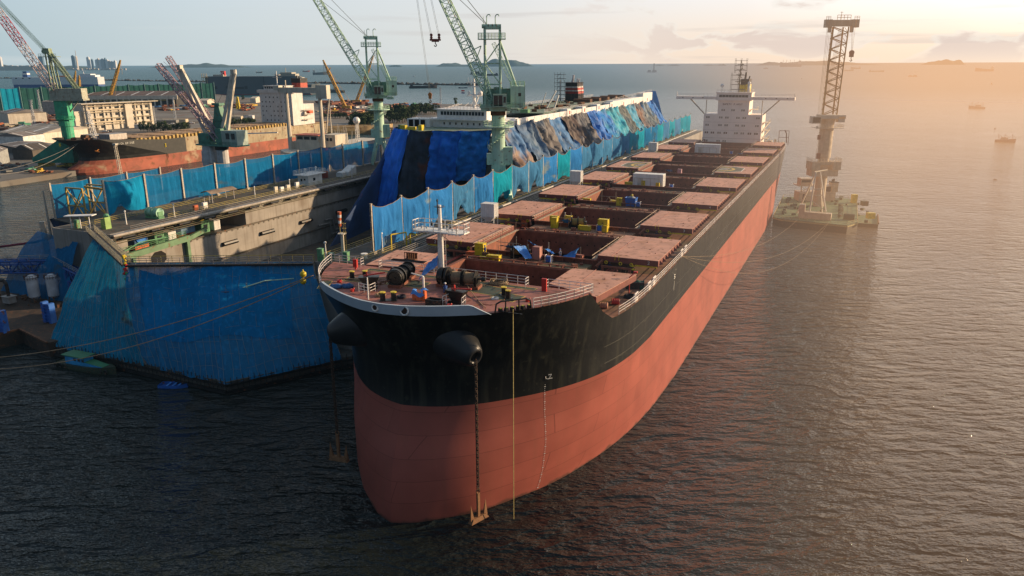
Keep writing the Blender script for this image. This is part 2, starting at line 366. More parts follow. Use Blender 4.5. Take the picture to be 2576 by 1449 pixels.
# ---------- sea ----------
def watermat():
    m,nt,g=base('sea_water');N=nt.nodes;L=nt.links
    p=N.new('ShaderNodeBsdfPrincipled');p.inputs['IOR'].default_value=1.33;p.inputs['Roughness'].default_value=.05
    geo=N.new('ShaderNodeNewGeometry')
    def nz(sc,st,rot,det,rough=.55):
        mp=N.new('ShaderNodeMapping');mp.inputs['Scale'].default_value=st;mp.inputs['Rotation'].default_value=(0,0,rot);L.new(geo.outputs['Position'],mp.inputs[0])
        n=N.new('ShaderNodeTexNoise');n.inputs['Scale'].default_value=sc;n.inputs['Detail'].default_value=det;n.inputs['Roughness'].default_value=rough;L.new(mp.outputs[0],n.inputs[0]);return n.outputs['Fac']
    def mth(op,a,b):
        n=N.new('ShaderNodeMath');n.operation=op
        for i,v in enumerate((a,b)):
            if isinstance(v,(int,float)): n.inputs[i].default_value=v
            else: L.new(v,n.inputs[i])
        return n.outputs[0]
    def ridge(n): return mth('POWER',mth('SUBTRACT',1.0,mth('ABSOLUTE',mth('SUBTRACT',mth('MULTIPLY',n,2.0),1.0),0.0)),2.2)
    h=mth('ADD',mth('MULTIPLY',nz(.11,(.55,1,1),.18,2),1.5),mth('MULTIPLY',ridge(nz(.27,(.45,1,1),-.12,5,.55)),1.15))
    h=mth('ADD',h,mth('MULTIPLY',nz(1.7,(.6,1,1),.15,3),.13))
    pat=N.new('ShaderNodeMapRange');L.new(nz(.02,(1,1,1),0,3),pat.inputs[0]);pat.inputs[1].default_value=.3;pat.inputs[2].default_value=.7;pat.inputs[3].default_value=.65;pat.inputs[4].default_value=1.15
    h=mth('MULTIPLY',h,pat.outputs[0])
    b=N.new('ShaderNodeBump');b.inputs['Strength'].default_value=.85;b.inputs['Distance'].default_value=1.0;L.new(h,b.inputs['Height']);L.new(b.outputs[0],p.inputs['Normal'])
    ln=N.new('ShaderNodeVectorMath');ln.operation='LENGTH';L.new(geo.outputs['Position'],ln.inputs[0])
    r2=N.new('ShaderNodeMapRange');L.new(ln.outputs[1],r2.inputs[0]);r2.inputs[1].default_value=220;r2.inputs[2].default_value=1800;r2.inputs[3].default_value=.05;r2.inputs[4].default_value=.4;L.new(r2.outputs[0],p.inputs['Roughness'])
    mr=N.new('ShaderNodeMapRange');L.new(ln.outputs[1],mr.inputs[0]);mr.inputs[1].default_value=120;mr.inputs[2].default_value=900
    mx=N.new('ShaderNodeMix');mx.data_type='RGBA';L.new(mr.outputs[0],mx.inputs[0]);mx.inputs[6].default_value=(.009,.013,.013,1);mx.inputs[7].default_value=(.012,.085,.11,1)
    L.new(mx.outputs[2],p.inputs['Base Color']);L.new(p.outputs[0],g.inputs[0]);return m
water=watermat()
mb=MB();S=60000
xs=[-S,-4000,-900,-300,0,300,900,4000,S];ys=[-2000,-300,0,150,400,1000,3000,9000,S]
mb.add([(x,y,0) for y in ys for x in xs],[(j*9+i,j*9+i+1,(j+1)*9+i+1,(j+1)*9+i) for j in range(8) for i in range(8)])
tag(mb.build('sea',water),kind='structure')
# ---------- land of the yard ----------
P2=[(-1500,1010),(-1500,380)]+[tuple(KW(*p)[:2]) for p in((-420,60),(-300,138),(-303,190),(-326,197),(-326,420))]+[(-124,645),(-93,600),(-30,690),(3,783),(90,885),(125,990),(101,1035),(2,1001),(-146,1012),(-425,1243),(-525,1400),(-640,1180),(-690,1060)]
mb=MB();mb.prism(P2,-3,2.5)
tag(mb.build('yard_ground',yardm),kind='structure')
# rock shore below the trees
rock=mat('shore_rock',(.2,.16,.12),.95,var=.5,scale=.8)
def rocks(mb,pts,n,r0,r1,spread,z):
    for _ in range(n):
        k=R.randrange(len(pts)-1);t=R.random();a,b=pts[k],pts[k+1]
        x=a[0]+(b[0]-a[0])*t+R.gauss(0,spread);y=a[1]+(b[1]-a[1])*t+R.gauss(0,spread);r=R.uniform(r0,r1)
        mb.cbox((x,y,z+R.uniform(-.3,.5)*r),(r*R.uniform(.8,1.6),r*R.uniform(.8,1.6),r),R.random()*3,R.random(),R.random())
mb=MB();rocks(mb,[(-124,645),(-93,600),(-30,690),(3,783),(90,885)],420,1.5,4,4,.8)
tag(mb.build('rocky_shore',rock),kind='stuff',label='rough boulders along the shore below the trees',cat='rocks')
mb=MB()
bk=[at(x,y,1) for x,y in((-60,195.5),(270,202),(520,206),(800,209),(1000,212),(1220,214.5))]
for a,b in zip(bk,bk[1:]): mb.beam((a[0],a[1],.3),(b[0],b[1],.3),5,2.4)
rocks(mb,bk,800,2,4.5,2,1.4)
tag(mb.build('breakwater',mat('breakwater_rock',(.06,.055,.05),.95,var=.5)),kind='structure')
# ---------- islands and far hills ----------
isl=mat('island_forest',(.045,.075,.06),.95,scale=.004,var=.4)
def hill(name,x0,x1,yb,Y,prof,seed):
    a=at(x0,yb,0);sc=Y/FP; X0=(x0-1288)/FP*Y*1.0;X1=(x1-1288)/FP*Y
    rr=random.Random(seed);mb=MB();n=max(24,int((x1-x0)/2.2)); depth=(X1-X0)*.35
    def hgt(t):
        v=0
        for i in range(len(prof)-1):
            if prof[i][0]<=t<=prof[i+1][0]:
                u=(t-prof[i][0])/(prof[i+1][0]-prof[i][0]);u=u*u*(3-2*u);v=prof[i][1]*(1-u)+prof[i+1][1]*u
        return v
    jit=[rr.uniform(-.5,.5) for _ in range(n+1)]
    def fn(u,v):
        h=hgt(u)*Y/FP; c=sin(v*pi)**.8
        z=h*c*(1+.08*sin(u*40+v*9))+ (jit[int(u*n+.5)]*Y/FP*.55*c if h>0 else 0)
        return (X0+(X1-X0)*u,Y+(v-.5)*depth,z-2)
    mb.grid(fn,n,8)
    return tag(mb.build(name,isl,smooth=False),kind='structure')
D=15000.
hill('hill_behind_city',-40,330,163,9000,[(0,14),(.1,9),(.25,14),(.4,8),(.5,11),(.62,9),(.75,10),(.9,3),(1,0)],1)
hill('island',412,665,162,D,[(0,0),(.15,5),(.3,7),(.45,8),(.55,10.5),(.65,8),(.85,4),(1,0)],2)
hill('island',988,1030,161,D,[(0,0),(.3,4),(.6,4.5),(1,0)],3)
hill('island',1102,1345,160,D,[(0,0),(.1,8),(.2,9),(.3,4),(.42,11),(.5,9),(.62,19),(.7,14),(.8,16),(.86,10),(.93,7),(1,0)],4)
hill('island',1625,1700,158,D,[(0,0),(.3,3),(.5,1),(.8,3.5),(1,0)],5)
hill('island',1745,1810,157,D,[(0,0),(.3,2.4),(.6,1.2),(.85,4),(1,0)],6)
hill('island',1882,2180,156,D,[(0,0),(.1,8),(.22,6),(.35,9),(.55,10),(.72,7),(.88,3),(1,0)],7)
hill('island',2278,2382,155,D,[(0,0),(.2,7),(.45,10),(.6,12.5),(.72,9),(.88,11),(1,0)],8)

# ================= the bulk carrier =================
ship=tK('bulk_carrier','huge black and red bulk carrier with open pink hatch covers, bow towards the camera','ship',0,0,0)
HS=[0,.6,1.2,1.8,2.5,3.2,4,4.8,5.6,6.4,7.2,8,8.8,9.6,10.4,11.2,12,12.8,13.6,14.3,15,15.6,16.2,16.8,17.3,17.8,18.3,18.7,19.1,19.5,19.8,20.1,20.35,20.55,20.7,20.8]
def itp(xs,ys,x):
    if x<=xs[0]: return ys[0]
    for i in range(len(xs)-1):
        if x<=xs[i+1]:
            t=(x-xs[i])/(xs[i+1]-xs[i]);return ys[i]+(ys[i+1]-ys[i])*t
    return ys[-1]
HT=[0,2.3,5.2,8.2,11,14.2,16.7,18.9,20.3,20.8]
DT={26:[0,.25,1.2,2.7,4.5,7.6,11.2,16.5,23,30],14:[0,.5,1.7,3.8,6.5,10.3,14.2,19.5,26.5,34],0:[0,.9,3.2,6.0,10.2,16,23,32,44,58]}
def stem(z): return itp([-3,0,3,7,11,14,17,20,23,26,27.3],[.6,0,.1,.9,2.6,3.6,3.7,2.9,1.6,.2,-.5],z)
def pch(xs,ys):
    n=len(xs);d=[(ys[i+1]-ys[i])/(xs[i+1]-xs[i]) for i in range(n-1)];m=[d[0]*.5]+[0 if d[i-1]*d[i]<=0 else 2*d[i-1]*d[i]/(d[i-1]+d[i]) for i in range(1,n-1)]+[d[-1]]
    def f(x):
        i=0
        while i<n-2 and x>xs[i+1]: i+=1
        h=xs[i+1]-xs[i];t=(x-xs[i])/h;t2=t*t;t3=t2*t
        return (2*t3-3*t2+1)*ys[i]+(t3-2*t2+t)*h*m[i]+(-2*t3+3*t2)*ys[i+1]+(t3-t2)*h*m[i+1]
    return f
DF={k:pch(HT,DT[k]) for k in DT}
def bowdy(h,z):
    a,b,c=(DF[k](abs(h)) for k in(0,14,26))
    if z<=0: return a
    if z<14:
        t=(z/14); t=t**.8; return a+(b-a)*t
    t=min(1.08,(z-14)/12)**1.25; return b+(c-b)*t
def hull_h(y,z):
    """half breadth of the hull at y,z"""
    lo,hi=0,20.8
    for _ in range(24):
        m=(lo+hi)/2
        if stem(z)+bowdy(m,z)<y: lo=m
        else: hi=m
    return (lo+hi)/2
def hull_y(h,z): return stem(z)+bowdy(h,z)
YM=[64,72,80,95,110,130,150,170,190,205]
def col(i,z):
    n=len(HS)
    if i<n: return HS[i],hull_y(HS[i],z)
    i-=n
    if i<len(YM): return 20.8,YM[i]
    s=(i-len(YM)+1)/8
    ye=itp([-3,0,6,12,21],[240,246,252,257,259],z); y=205+(ye-205)*s
    h=20.8*(1-itp([-3,0,6,13,21],[.97,.92,.6,.24,.13],z)*s**itp([0,13,21],[2.2,3,4],z))
    return h,y
NC=len(HS)+len(YM)+8
def topz(y): return 26 if y<16.8 else (21+5*max(0,1-(y-16.8)/6.5)**1.6)
ZR=[-3,-1,0,1.5,3,5,7,9,11,12.4,13.7,15,16.5,18,19.5,21]
def surf(i,j,side):
    if j<len(ZR): z=ZR[j]; h,y=col(i,z); return (side*h,y,z)
    t=(j-len(ZR)+1)/4; h,y=col(i,21); zt=topz(y)
    for _ in range(3): h,y=col(i,21+(zt-21)*t); zt=topz(y)
    z=21+(zt-21)*t; h,y=col(i,z); return (side*h,y,z)
mb=MB(); NJ=len(ZR)+4
for side in(1,-1):
    idx=[[None]*NJ for _ in range(NC)];base_n=len(mb.v)
    for i in range(NC):
        for j in range(NJ): mb.v.append(surf(i,j,side))
    for i in range(NC-1):
        for j in range(NJ-1):
            q=[base_n+i*NJ+j,base_n+(i+1)*NJ+j,base_n+(i+1)*NJ+j+1,base_n+i*NJ+j+1]
            P=[Vector(mb.v[k]) for k in q]
            if (P[0]-P[3]).length<1e-4 and (P[1]-P[2]).length<1e-4: continue
            mb.f.append(tuple(q if side>0 else q[::-1])); mb.m.append(0 if ZR[min(j,len(ZR)-1)]<13.7-1e-6 and j<len(ZR)-1 else 1)
    if side>0: b0=base_n
    else:
        for j in range(len(ZR)-1):
            q=[b0+(NC-1)*NJ+j,base_n+(NC-1)*NJ+j,base_n+(NC-1)*NJ+j+1,b0+(NC-1)*NJ+j+1];mb.f.append(tuple(q));mb.m.append(0 if ZR[j]<13.6 else 1)
mb.build('hull',[hullred,hullblack],ship,smooth=True)
# boot-top edge rubbing strips (long weld lines along the side)
mb=MB()
for z in(14.9,17.3):
    for side in(1,):
        pts=[Vector((side*(col(i,z)[0]+.02),col(i,z)[1],z)) for i in range(27,NC-4)]
        for a,b in zip(pts,pts[1:]): mb.beam(a,b,.04,.045)
mb.build('weld_seam',mat('seam_paint',(.06,.06,.045),.5),ship)
# decks
FE=16.8 # after edge of the forecastle
def outline(z,y1,inset=.3,y0=None,step=None):
    pts=[]
    for h in HS:
        y=hull_y(h,z)
        if y<y1: pts.append((max(0,h-inset),y+inset*.6))
    h=hull_h(y1,z);pts.append((h-inset,y1));return pts
o=outline(26,FE);poly=[(x,y) for x,y in o]+[(-x,y) for x,y in reversed(o[1:])]
mb=MB();mb.prism(poly,25.6,25.95)
mb.build('forecastle_deck',deckred,ship)
mb=MB();hf=hull_h(FE,26)
hl=hull_h(FE,21)
mb.add([(-hl+.3,FE-.3,20.9),(hl-.3,FE-.3,20.9),(hf-.4,FE-.3,25.7),(-hf+.4,FE-.3,25.7)],[(0,1,2,3)]);mb.build('forecastle_bulkhead',coam,ship)
# main deck with nine openings
HY=[27.0]+[44.2,69.4,94.9,120.5,146.1,172.0,199.0,224.0]
HLn=[9.6]+[15.5]*6+[15,13.5]
def edge21(y):
    if y<205: return hull_h(y,21) if y<64 else 20.8
    s=(y-205)/54; return 20.8*(1-.13*s**4)
mb=MB();zd=21.0
ys=sorted(set([FE+.2,20,23,26,28,31,34,38,42,48,55,64]+[y for k in range(9) for y in(HY[k]-.6,HY[k]+HLn[k]+.6)]+[245,252,259]))
for a,b in zip(ys,ys[1:]):
    ea,eb=edge21(a)-.03,edge21(b)-.03; m=(a+b)/2
    op=any(HY[k]-.6<m<HY[k]+HLn[k]+.6 for k in range(9))
    segs=[(-1,1)] if not op else [(-1,None),(None,1)]
    if not op: mb.add([(-ea,a,zd),(ea,a,zd),(eb,b,zd),(-eb,b,zd)],[(0,1,2,3)])
    else:
        mb.add([(-ea,a,zd),(-9.9,a,zd),(-9.9,b,zd),(-eb,b,zd)],[(0,1,2,3)]);mb.add([(9.9,a,zd),(ea,a,zd),(eb,b,zd),(9.9,b,zd)],[(0,1,2,3)])
mb.build('main_deck',maindeck,ship)
# coamings, holds, covers, rails for the covers
holem=mat('hole_black',(.008,.006,.005),.9)
scafm=mat('scaffold_tube',(.38,.3,.22),.6,rust=.5,scale=3)
pipe_red=mat('pipe_red',(.30,.05,.04),.5,rust=.3)
hpad=mat('helideck_grey',(.13,.13,.10),.8)
lwhite=mat('line_white',(.7,.68,.62),.7); lyel=mat('line_yellow',(.6,.42,.1),.7)
def glyph(mb,ch,x,y,z,w,h,t,ax,up):
    """strokes of a character on a plane"""
    S={'A':[(0,0,.5,1),(.5,1,1,0),(.2,.4,.8,.4)],'B':[(0,0,0,1),(0,1,.8,.9),(.8,.9,.8,.55),(0,.5,.8,.5),(.85,.45,.85,.05),(0,0,.8,0)],'C':[(1,1,0,.9),(0,.9,0,.1),(0,.1,1,0)],'D':[(0,0,0,1),(0,1,.9,.8),(.9,.8,.9,.2),(.9,.2,0,0)],
     'E':[(0,0,0,1),(0,1,1,1),(0,.5,.8,.5),(0,0,1,0)],'F':[(0,0,0,1),(0,1,1,1),(0,.5,.8,.5)],'G':[(1,.9,.2,1),(.2,1,0,.5),(0,.5,.2,0),(.2,0,1,.05),(1,.05,1,.45),(1,.45,.6,.45)],'I':[(.5,0,.5,1)],'K':[(0,0,0,1),(0,.45,1,1),(.3,.6,1,0)],
     'R':[(0,0,0,1),(0,1,.9,.9),(.9,.9,.9,.6),(.9,.6,0,.5),(.4,.5,1,0)],'S':[(1,.95,.1,1),(.1,1,.0,.6),(0,.6,1,.45),(1,.45,.95,.05),(.95,.05,0,0)],'T':[(0,1,1,1),(.5,0,.5,1)],'Y':[(0,1,.5,.5),(1,1,.5,.5),(.5,.5,.5,0)],
     'H':[(0,0,0,1),(1,0,1,1),(0,.5,1,.5)],'N':[(0,0,0,1),(0,1,1,0),(1,0,1,1)],'O':[(0,.1,0,.9),(0,.9,1,.9),(1,.9,1,.1),(1,.1,0,.1)],'L':[(0,1,0,0),(0,0,1,0)],'W':[(0,1,.25,0),(.25,0,.5,.7),(.5,.7,.75,0),(.75,0,1,1)],'M':[(0,0,0,1),(0,1,.5,.4),(.5,.4,1,1),(1,1,1,0)],
     '1':[(.5,0,.5,1),(.5,1,.2,.8)],'2':[(0,.9,.8,1),(.8,1,.9,.6),(.9,.6,0,0),(0,0,1,0)],'3':[(0,1,1,.9),(1,.9,.4,.55),(.4,.55,1,.3),(1,.3,0,0)],'4':[(.8,0,.8,1),(.8,1,0,.35),(0,.35,1,.35)],'5':[(1,1,0,1),(0,1,0,.55),(0,.55,1,.4),(1,.4,.8,0),(.8,0,0,0)],
     '6':[(.9,1,0,.5),(0,.5,0,0),(0,0,1,0),(1,0,1,.45),(1,.45,0,.45)],'7':[(0,1,1,1),(1,1,.3,0)],'8':[(0,0,1,0),(1,0,1,1),(1,1,0,1),(0,1,0,0),(0,.5,1,.5)],'9':[(0,0,1,.5),(1,.5,1,1),(1,1,0,1),(0,1,0,.55),(0,.55,1,.55)],'-':[(0,.5,1,.5)],'.':[(.4,0,.6,.05)],'/':[(0,0,1,1)]}.get(ch,[])
    o=Vector((x,y,z));ax=Vector(ax);up=Vector(up);nn=ax.cross(up)
    for a,b,c,d in S:
        mb.beam(o+ax*a*w+up*b*h,o+ax*c*w+up*d*h,t,t)
def text(mb,s,x,y,z,w,h,t,ax,up,gap=.35):
    o=Vector((x,y,z));ax=Vector(ax)
    for ch in s:
        glyph(mb,ch,*o,w,h,t,ax,up); o=o+ax*w*(1+gap) if ch!='1' else o+ax*w*(.9+gap)
ZT=22.7
for k in range(9):
    y0,y1=HY[k],HY[k]+HLn[k]; hw=9.9 if k else 8.6; hwf=hw if k else 6.9
    mb=MB()
    for (xa,xb,ya,yb) in((-hw-.25,-hw,y0,y1),(hw,hw+.25,y0,y1)): mb.box(xa,xb,ya,yb,19.2,ZT)
    mb.box(-hw-.25,hw+.25,y0-.3,y0,19.2,ZT);mb.box(-hw-.25,hw+.25,y1,y1+.3,19.2,ZT)
    mb.box(-hw-.5,hw+.5,y0-.62,y0-.3,ZT-.02,ZT+.14);mb.box(-hw-.5,hw+.5,y1+.3,y1+.62,ZT-.02,ZT+.14)
    for i in range(13):
        x=-hw+i*2*hw/12;mb.box(x-.06,x+.06,y0-.55,y0-.3,21,ZT-.02)
    for sx in(-1,1):
        for i in range(8):
            y=y0+(y1-y0)*i/7;xx=sx*(hw+.25);mb.box(min(xx,xx+sx*.3),max(xx,xx+sx*.3),y-.06,y+.06,21,ZT-.02)
        mb.box(min(sx*hw,sx*(hw+.55)),max(sx*hw,sx*(hw+.55)),y0,y1,ZT-.02,ZT+.1)
    mb.build('hatch_coaming',coam,ship)
    # the hold below: walls slope away into the dark
    mb=MB()
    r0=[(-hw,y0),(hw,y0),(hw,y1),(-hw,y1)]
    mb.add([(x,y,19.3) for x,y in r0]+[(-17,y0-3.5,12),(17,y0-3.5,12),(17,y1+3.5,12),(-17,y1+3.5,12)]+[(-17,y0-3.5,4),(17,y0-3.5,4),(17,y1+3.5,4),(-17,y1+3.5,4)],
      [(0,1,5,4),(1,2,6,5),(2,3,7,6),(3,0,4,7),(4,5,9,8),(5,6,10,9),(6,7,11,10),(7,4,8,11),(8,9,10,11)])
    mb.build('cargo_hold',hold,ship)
    mb=MB()
    n=14
    for i in range(n):
        x=-hw+.9+(2*hw-1.8)*(i+R.uniform(-.15,.15))/(n-1); mb.tube((x,y1-.03,ZT-1.55),(x,y1+.02,ZT-1.55),.13,n=8)
    mb.build('vent_hole',holem,ship)
    # rolled-open covers
    for sx in(-1,1):
        c=tag(MB().build('hatch_cover',coverpink,ship)) if False else None
        xi,xo=sx*10.5,sx*20.0
        if k==0: pts=[(sx*9.4,y0-.6),(sx*17.2,y0-4.0 if sx>0 else y0-2),(sx*19.0,y1-1),(sx*9.6,y1-1.4)] if sx>0 else [(-11.8,y0-.4),(-19.2,y0-1.8),(-20.0,y1-1.6),(-11.3,y1-1.4)]
        else: pts=[(xi,y0),(xo,y0),(xo,y1),(xi,y1)]
        if sx<0: pts=pts[::-1]
        if k==7 and sx<0: pass
        mb=MB();mb.prism(pts,23.46,23.52);cov=mb.build('hatch_cover',coverpink,ship)
        if k==5: 
            cov.data.materials[0]=coverpink
            mb=MB(); cx=sx*10.5;rr=5.2
            po=[(cx,y0+1.6),(cx+sx*3.6,y0+1.6),(cx+sx*6.4,y0+4.4),(cx+sx*6.4,y1-4.4),(cx+sx*3.6,y1-1.6),(cx,y1-1.6)]
            if sx<0: po=po[::-1]
            mb.prism(po,23.524,23.528);pad=mb.build('landing_circle',hpad,cov)
            mb=MB()
            q=[(p[0],p[1],23.535) for p in (po if sx>0 else po[::-1])]
            for a,b in zip(q,q[1:]): mb.beam(a,b,.22,.01)
            mb.build('border_line',lwhite,cov)
            mb=MB()
            arc=[(cx+sx*3.9*sin(t),y0+7.75+4.3*cos(t),23.535) for t in [pi*i/14 for i in range(15)]]
            for a,b in zip(arc,arc[1:]): mb.beam(a,b,.75,.01)
            mb.build('yellow_arc',lyel,cov)
            mb=MB()
            for yy in (y0+6.4,y0+9.1): mb.beam((cx+sx*.2,yy,23.535),(cx+sx*2.6,yy,23.535),.5,.01)
            mb.build('letter_stroke',lwhite,cov)
        mb=MB();mb.prism(pts,22.62,23.457)
        # ribs and wedges on the outboard side, stools
        yy0=min(p[1] for p in pts);yy1=max(p[1] for p in pts)
        if k:
            for i in range(8):
                y=yy0+1+(yy1-yy0-2)*i/7; mb.add([(sx*20.0,y-.3,22.7),(sx*20.0,y+.3,22.7),(sx*20.55,y+.05,22.85),(sx*20.0,y,23.4)],[(0,1,2),(1,3,2),(0,2,3)])
        mb.build('cover_side',coverside,cov)
        mb=MB()
        if k:
            mb.box(min(sx*11.5,sx*16.2),max(sx*11.5,sx*16.2),y0-1.35,y0-1.05,22.0,22.3)
            for x in(11.7,14.0,16.0): mb.box(sx*x-.18,sx*x+.18,y0-1.35,y0-1.05,21,22.0)
            mb.box(min(sx*11.5,sx*16.2),max(sx*11.5,sx*16.2),y1+.9,y1+1.2,22.0,22.3)
            for x in(11.7,16.0): mb.box(sx*x-.18,sx*x+.18,y1+.9,y1+1.2,21,22.0)
            mb.beam((sx*11.4,y0-.2,22.9),(sx*10.7,y0-1.3,22.0),.3)
            mb.build_each('rolling_track',coam,ship)
            mb=MB()
            for x in(11.9,14.2,15.9): mb.ring((sx*x,y0-.1,22.55),(0,1,0),.22,.07,10,5)
            for x in(13.3,13.9): mb.beam((sx*x,y0-.06,23.0),(sx*x,y0-.06,23.75),.07);
            mb.box(min(sx*16.4,sx*19.8),max(sx*16.4,sx*19.8),y0+.05,y0+.16,22.35,22.58)
            mb.add([(sx*15.9,y0-.1,22.8),(sx*16.5,y0-.1,22.35),(sx*16.0,y0-.1,22.2)],[(0,1,2)])
            mb.build_each('lifting_gear',yel,cov)
            mb=MB();glyph(mb,'%d'%(k+1),sx*18.4,y0-.02,22.85,.28,.42,.06,(1,0,0),(0,0,1));mb.build('number',lwhite,cov)
        # stowage lines on cover top
        mb=MB()
        xm=xi+sx*2.1 if k else sx*13
        mb.box(xm-.03,xm+.03,y0+.3,y1-.8,23.522,23.56)
        mb.build('cover_seam',mat('cover_seam',(.42,.20,.16),.7),cov)
        mb=MB()
        for i in range(5):
            q=xi+sx*R.uniform(1,8);mb.cbox((q,y0+2+i*2.4,23.57),(.14,.14,.1))
        mb.build('lifting_lug',coverside,cov)
    # hand rails / scaffold tubes along the coaming
    if k:
        mb=MB()
        for sx in(-1,1):
            x=sx*10.2; z0=ZT+.1
            for dz in(.55,1.05):
                mb.tube((x,y0-1.5-R.random(),z0+dz),(x,y1-R.uniform(0,3),z0+dz+R.uniform(-.1,.2)),.05,n=4)
            for i in range(9): 
                y=y0+(y1-y0)*i/8; mb.tube((x,y,z0-.1),(x+R.uniform(-.1,.1),y,z0+R.uniform(.6,1.6)),.04,n=4)
            x=sx*10.05
            for i in range(5): mb.beam((x-.12*i*sx,y0,z0+.02-.0),(x-.12*i*sx,y1,z0+.02),.09,.05)
        mb.build('scaffold_rail',scafm,ship)
    # cross-deck clutter: pipes, platforms
    ya=y1+.9; yb=(HY[k+1]-.9 if k<8 else y1+4)
    mb=MB()
    for i in range(3):
        x=12.2+i*.45; mb.tube((x,ya,21.35),(x,yb+1.5,21.35),.13,n=6)
    for x in(-13.2,-12.8): mb.tube((x,ya,21.3),(x,yb+1.5,21.3),.12,n=6)
    mb.build_each('deck_pipe',pipe_red,ship)
    if k<8:
        mb=MB();zc=21
        ym=(ya+yb)/2
        mb.box(-9.9,9.9,ya+.0,yb+.0,21.6,22.13);mb.build('cross_deck',maindeck,ship);mb=MB()
        mb.box(-9.5,9.5,ya+.1,ya+.35,23.0,23.1)
        for i in range(10): mb.box(-9+i*2,-8.8+i*2,ya+.1,ya+.35,22.1,23.0)
        for _ in range(12):
            x=R.uniform(-9,9);w=R.uniform(.3,.9);mb.cbox((x,ym+R.uniform(-2.2,2.2),22.12+w*.3),(w,R.uniform(.3,.7),w*.6),R.random())
        mb.build('deck_fitting',coam,ship)
    # bollards on the side deck
    if k in(1,2,3,5,6,7):
        for sx in(-1,1):
            mb=MB();yb2=HY[k]-2.3 if k!=1 else HY[k]-.6
            for dx in(0,1.5):
                mb.tube((sx*(14.9+dx),yb2,21.0),(sx*(14.9+dx),yb2,21.95),.33,n=12)
            mb.box(min(sx*14.3,sx*17),max(sx*14.3,sx*17),yb2-.4,yb2+.4,21.0,21.08)
            b=mb.build('bollard',black,ship)
            mb=MB()
            for dx in(0,1.5): mb.tube((sx*(14.9+dx),yb2,21.951),(sx*(14.9+dx),yb2,22.03),.37,n=12)
            mb.build_each('cap',yel,b)
# scaffold frames standing in three holds
mb=MB()
for (x0,x1,y,zb,zt,diag) in((-6.2,-3.4,44.6,21,25.2,1),(-6.0,-3.4,70.6,21,24.6,1),(-5.2,-2,95.6,21,25.0,1),(-1.4,1.4,125.5,21,24.2,1),(1.6,1.7,46,21,24.4,0)):
    for x in(x0,x1): mb.tube((x,y,zb),(x,y,zt),.05,n=4)
    mb.tube((x0-.8,y,zt-1.2),(x1+.4,y,zt-1.2),.05,n=4)
    if diag: mb.tube((x0,y,zb),((x0+x1)/2,y,zt-1.2),.05,n=4);mb.tube((x1,y,zb),((x0+x1)/2,y,zt-1.2),.05,n=4)
mb.build('scaffold_frame',scafm,ship)
# side rails
whr=mat('rail_white',(.62,.58,.56),.5)
def siderail(side,y0,y1,n,z=21.0):
    mb=MB();pts=[]
    for i in range(n+1):
        y=y0+(y1-y0)*i/n; h=edge21(y) if z<22 else hull_h(y,26)
        pts.append((side*(h-.12),y,z))
    mb.rail(pts,1.1,1.8,.035 if z>22 else .04,3); return mb
siderail(1,24.6,256,60).build('side_railing',whr,ship)
siderail(-1,24.6,256,60).build('side_railing',whr,ship)
# forecastle rail
fp=[]
def fore_pts(side,h0,h1,n):
    P=[]
    for i in range(n+1):
        h=h0+(h1-h0)*i/n;P.append((side*(h-.1),hull_y(h,26)+.06,25.95))
    return P
hc1=hull_h(FE-.2,26)
mb=MB();mb.rail(fore_pts(1,14.7,hc1,7)+[],1.15,1.5,.04);mb.rail([(hc1-.2,FE-.3,25.95),(13.2,FE-.3,25.95)],1.15,1.5,.04);mb.rail([(13.2,FE-.3,25.95),(13.2,FE-1.3,25.95)],1.15,1,.04);mb.rail([(10.6,FE-1.3,25.95),(10.6,FE-.3,25.95),(-1,FE-.3,25.95),(-10.5,FE-.3,25.95),(-10.5,FE-1,25.95)],1.15,1.5,.04)
mb.rail([(-13.4,FE-1,25.95),(-13.4,FE-.3,25.95),(-hc1+.2,FE-.3,25.95)],1.15,1.5,.04);mb.rail(fore_pts(-1,12.4,hc1,9),1.15,1.5,.04)
mb.build('forecastle_railing',whr,ship)
# bulwark
mb=MB()
hb=[-12.4+.1*i for i in range(0,235)]
def bl(u,v):
    h=-12.4+23.6*u; z=26.0+ (1.2*min(1,(1-u)/.075,u/.05+.2))*v -.08
    zz=min(z,27.3);return (h*(1+.0*v),hull_y(h,26)-.03-.25*v,z)
mb.grid(bl,60,2)
bk=len(mb.v);mb.grid(lambda u,v:(bl(u,v)[0]*.985,bl(u,v)[1]+.22,bl(u,v)[2]-.0),60,2)
mb.grid(lambda u,v:(bl(u,1)[0]*(1-.015*v),bl(u,1)[1]+.22*v,bl(u,1)[2]+.004),60,1)
bo=mb.build('bulwark',bulw,ship,smooth=True)
for h in(-.6,2.9):
    mb=MB();y=hull_y(h,26)-.16;r=.36 if h<1 else .48
    mb.ring((h,y-.02,26.55),(0,-1,.1),r,.1,20,8);q=mb.build('fairlead_ring',white,bo,smooth=True)
    mb=MB();mb.tube((h,y-.06,26.55),(h,y-.03,26.55),r-.02,n=20);mb.build('opening',hold,q)
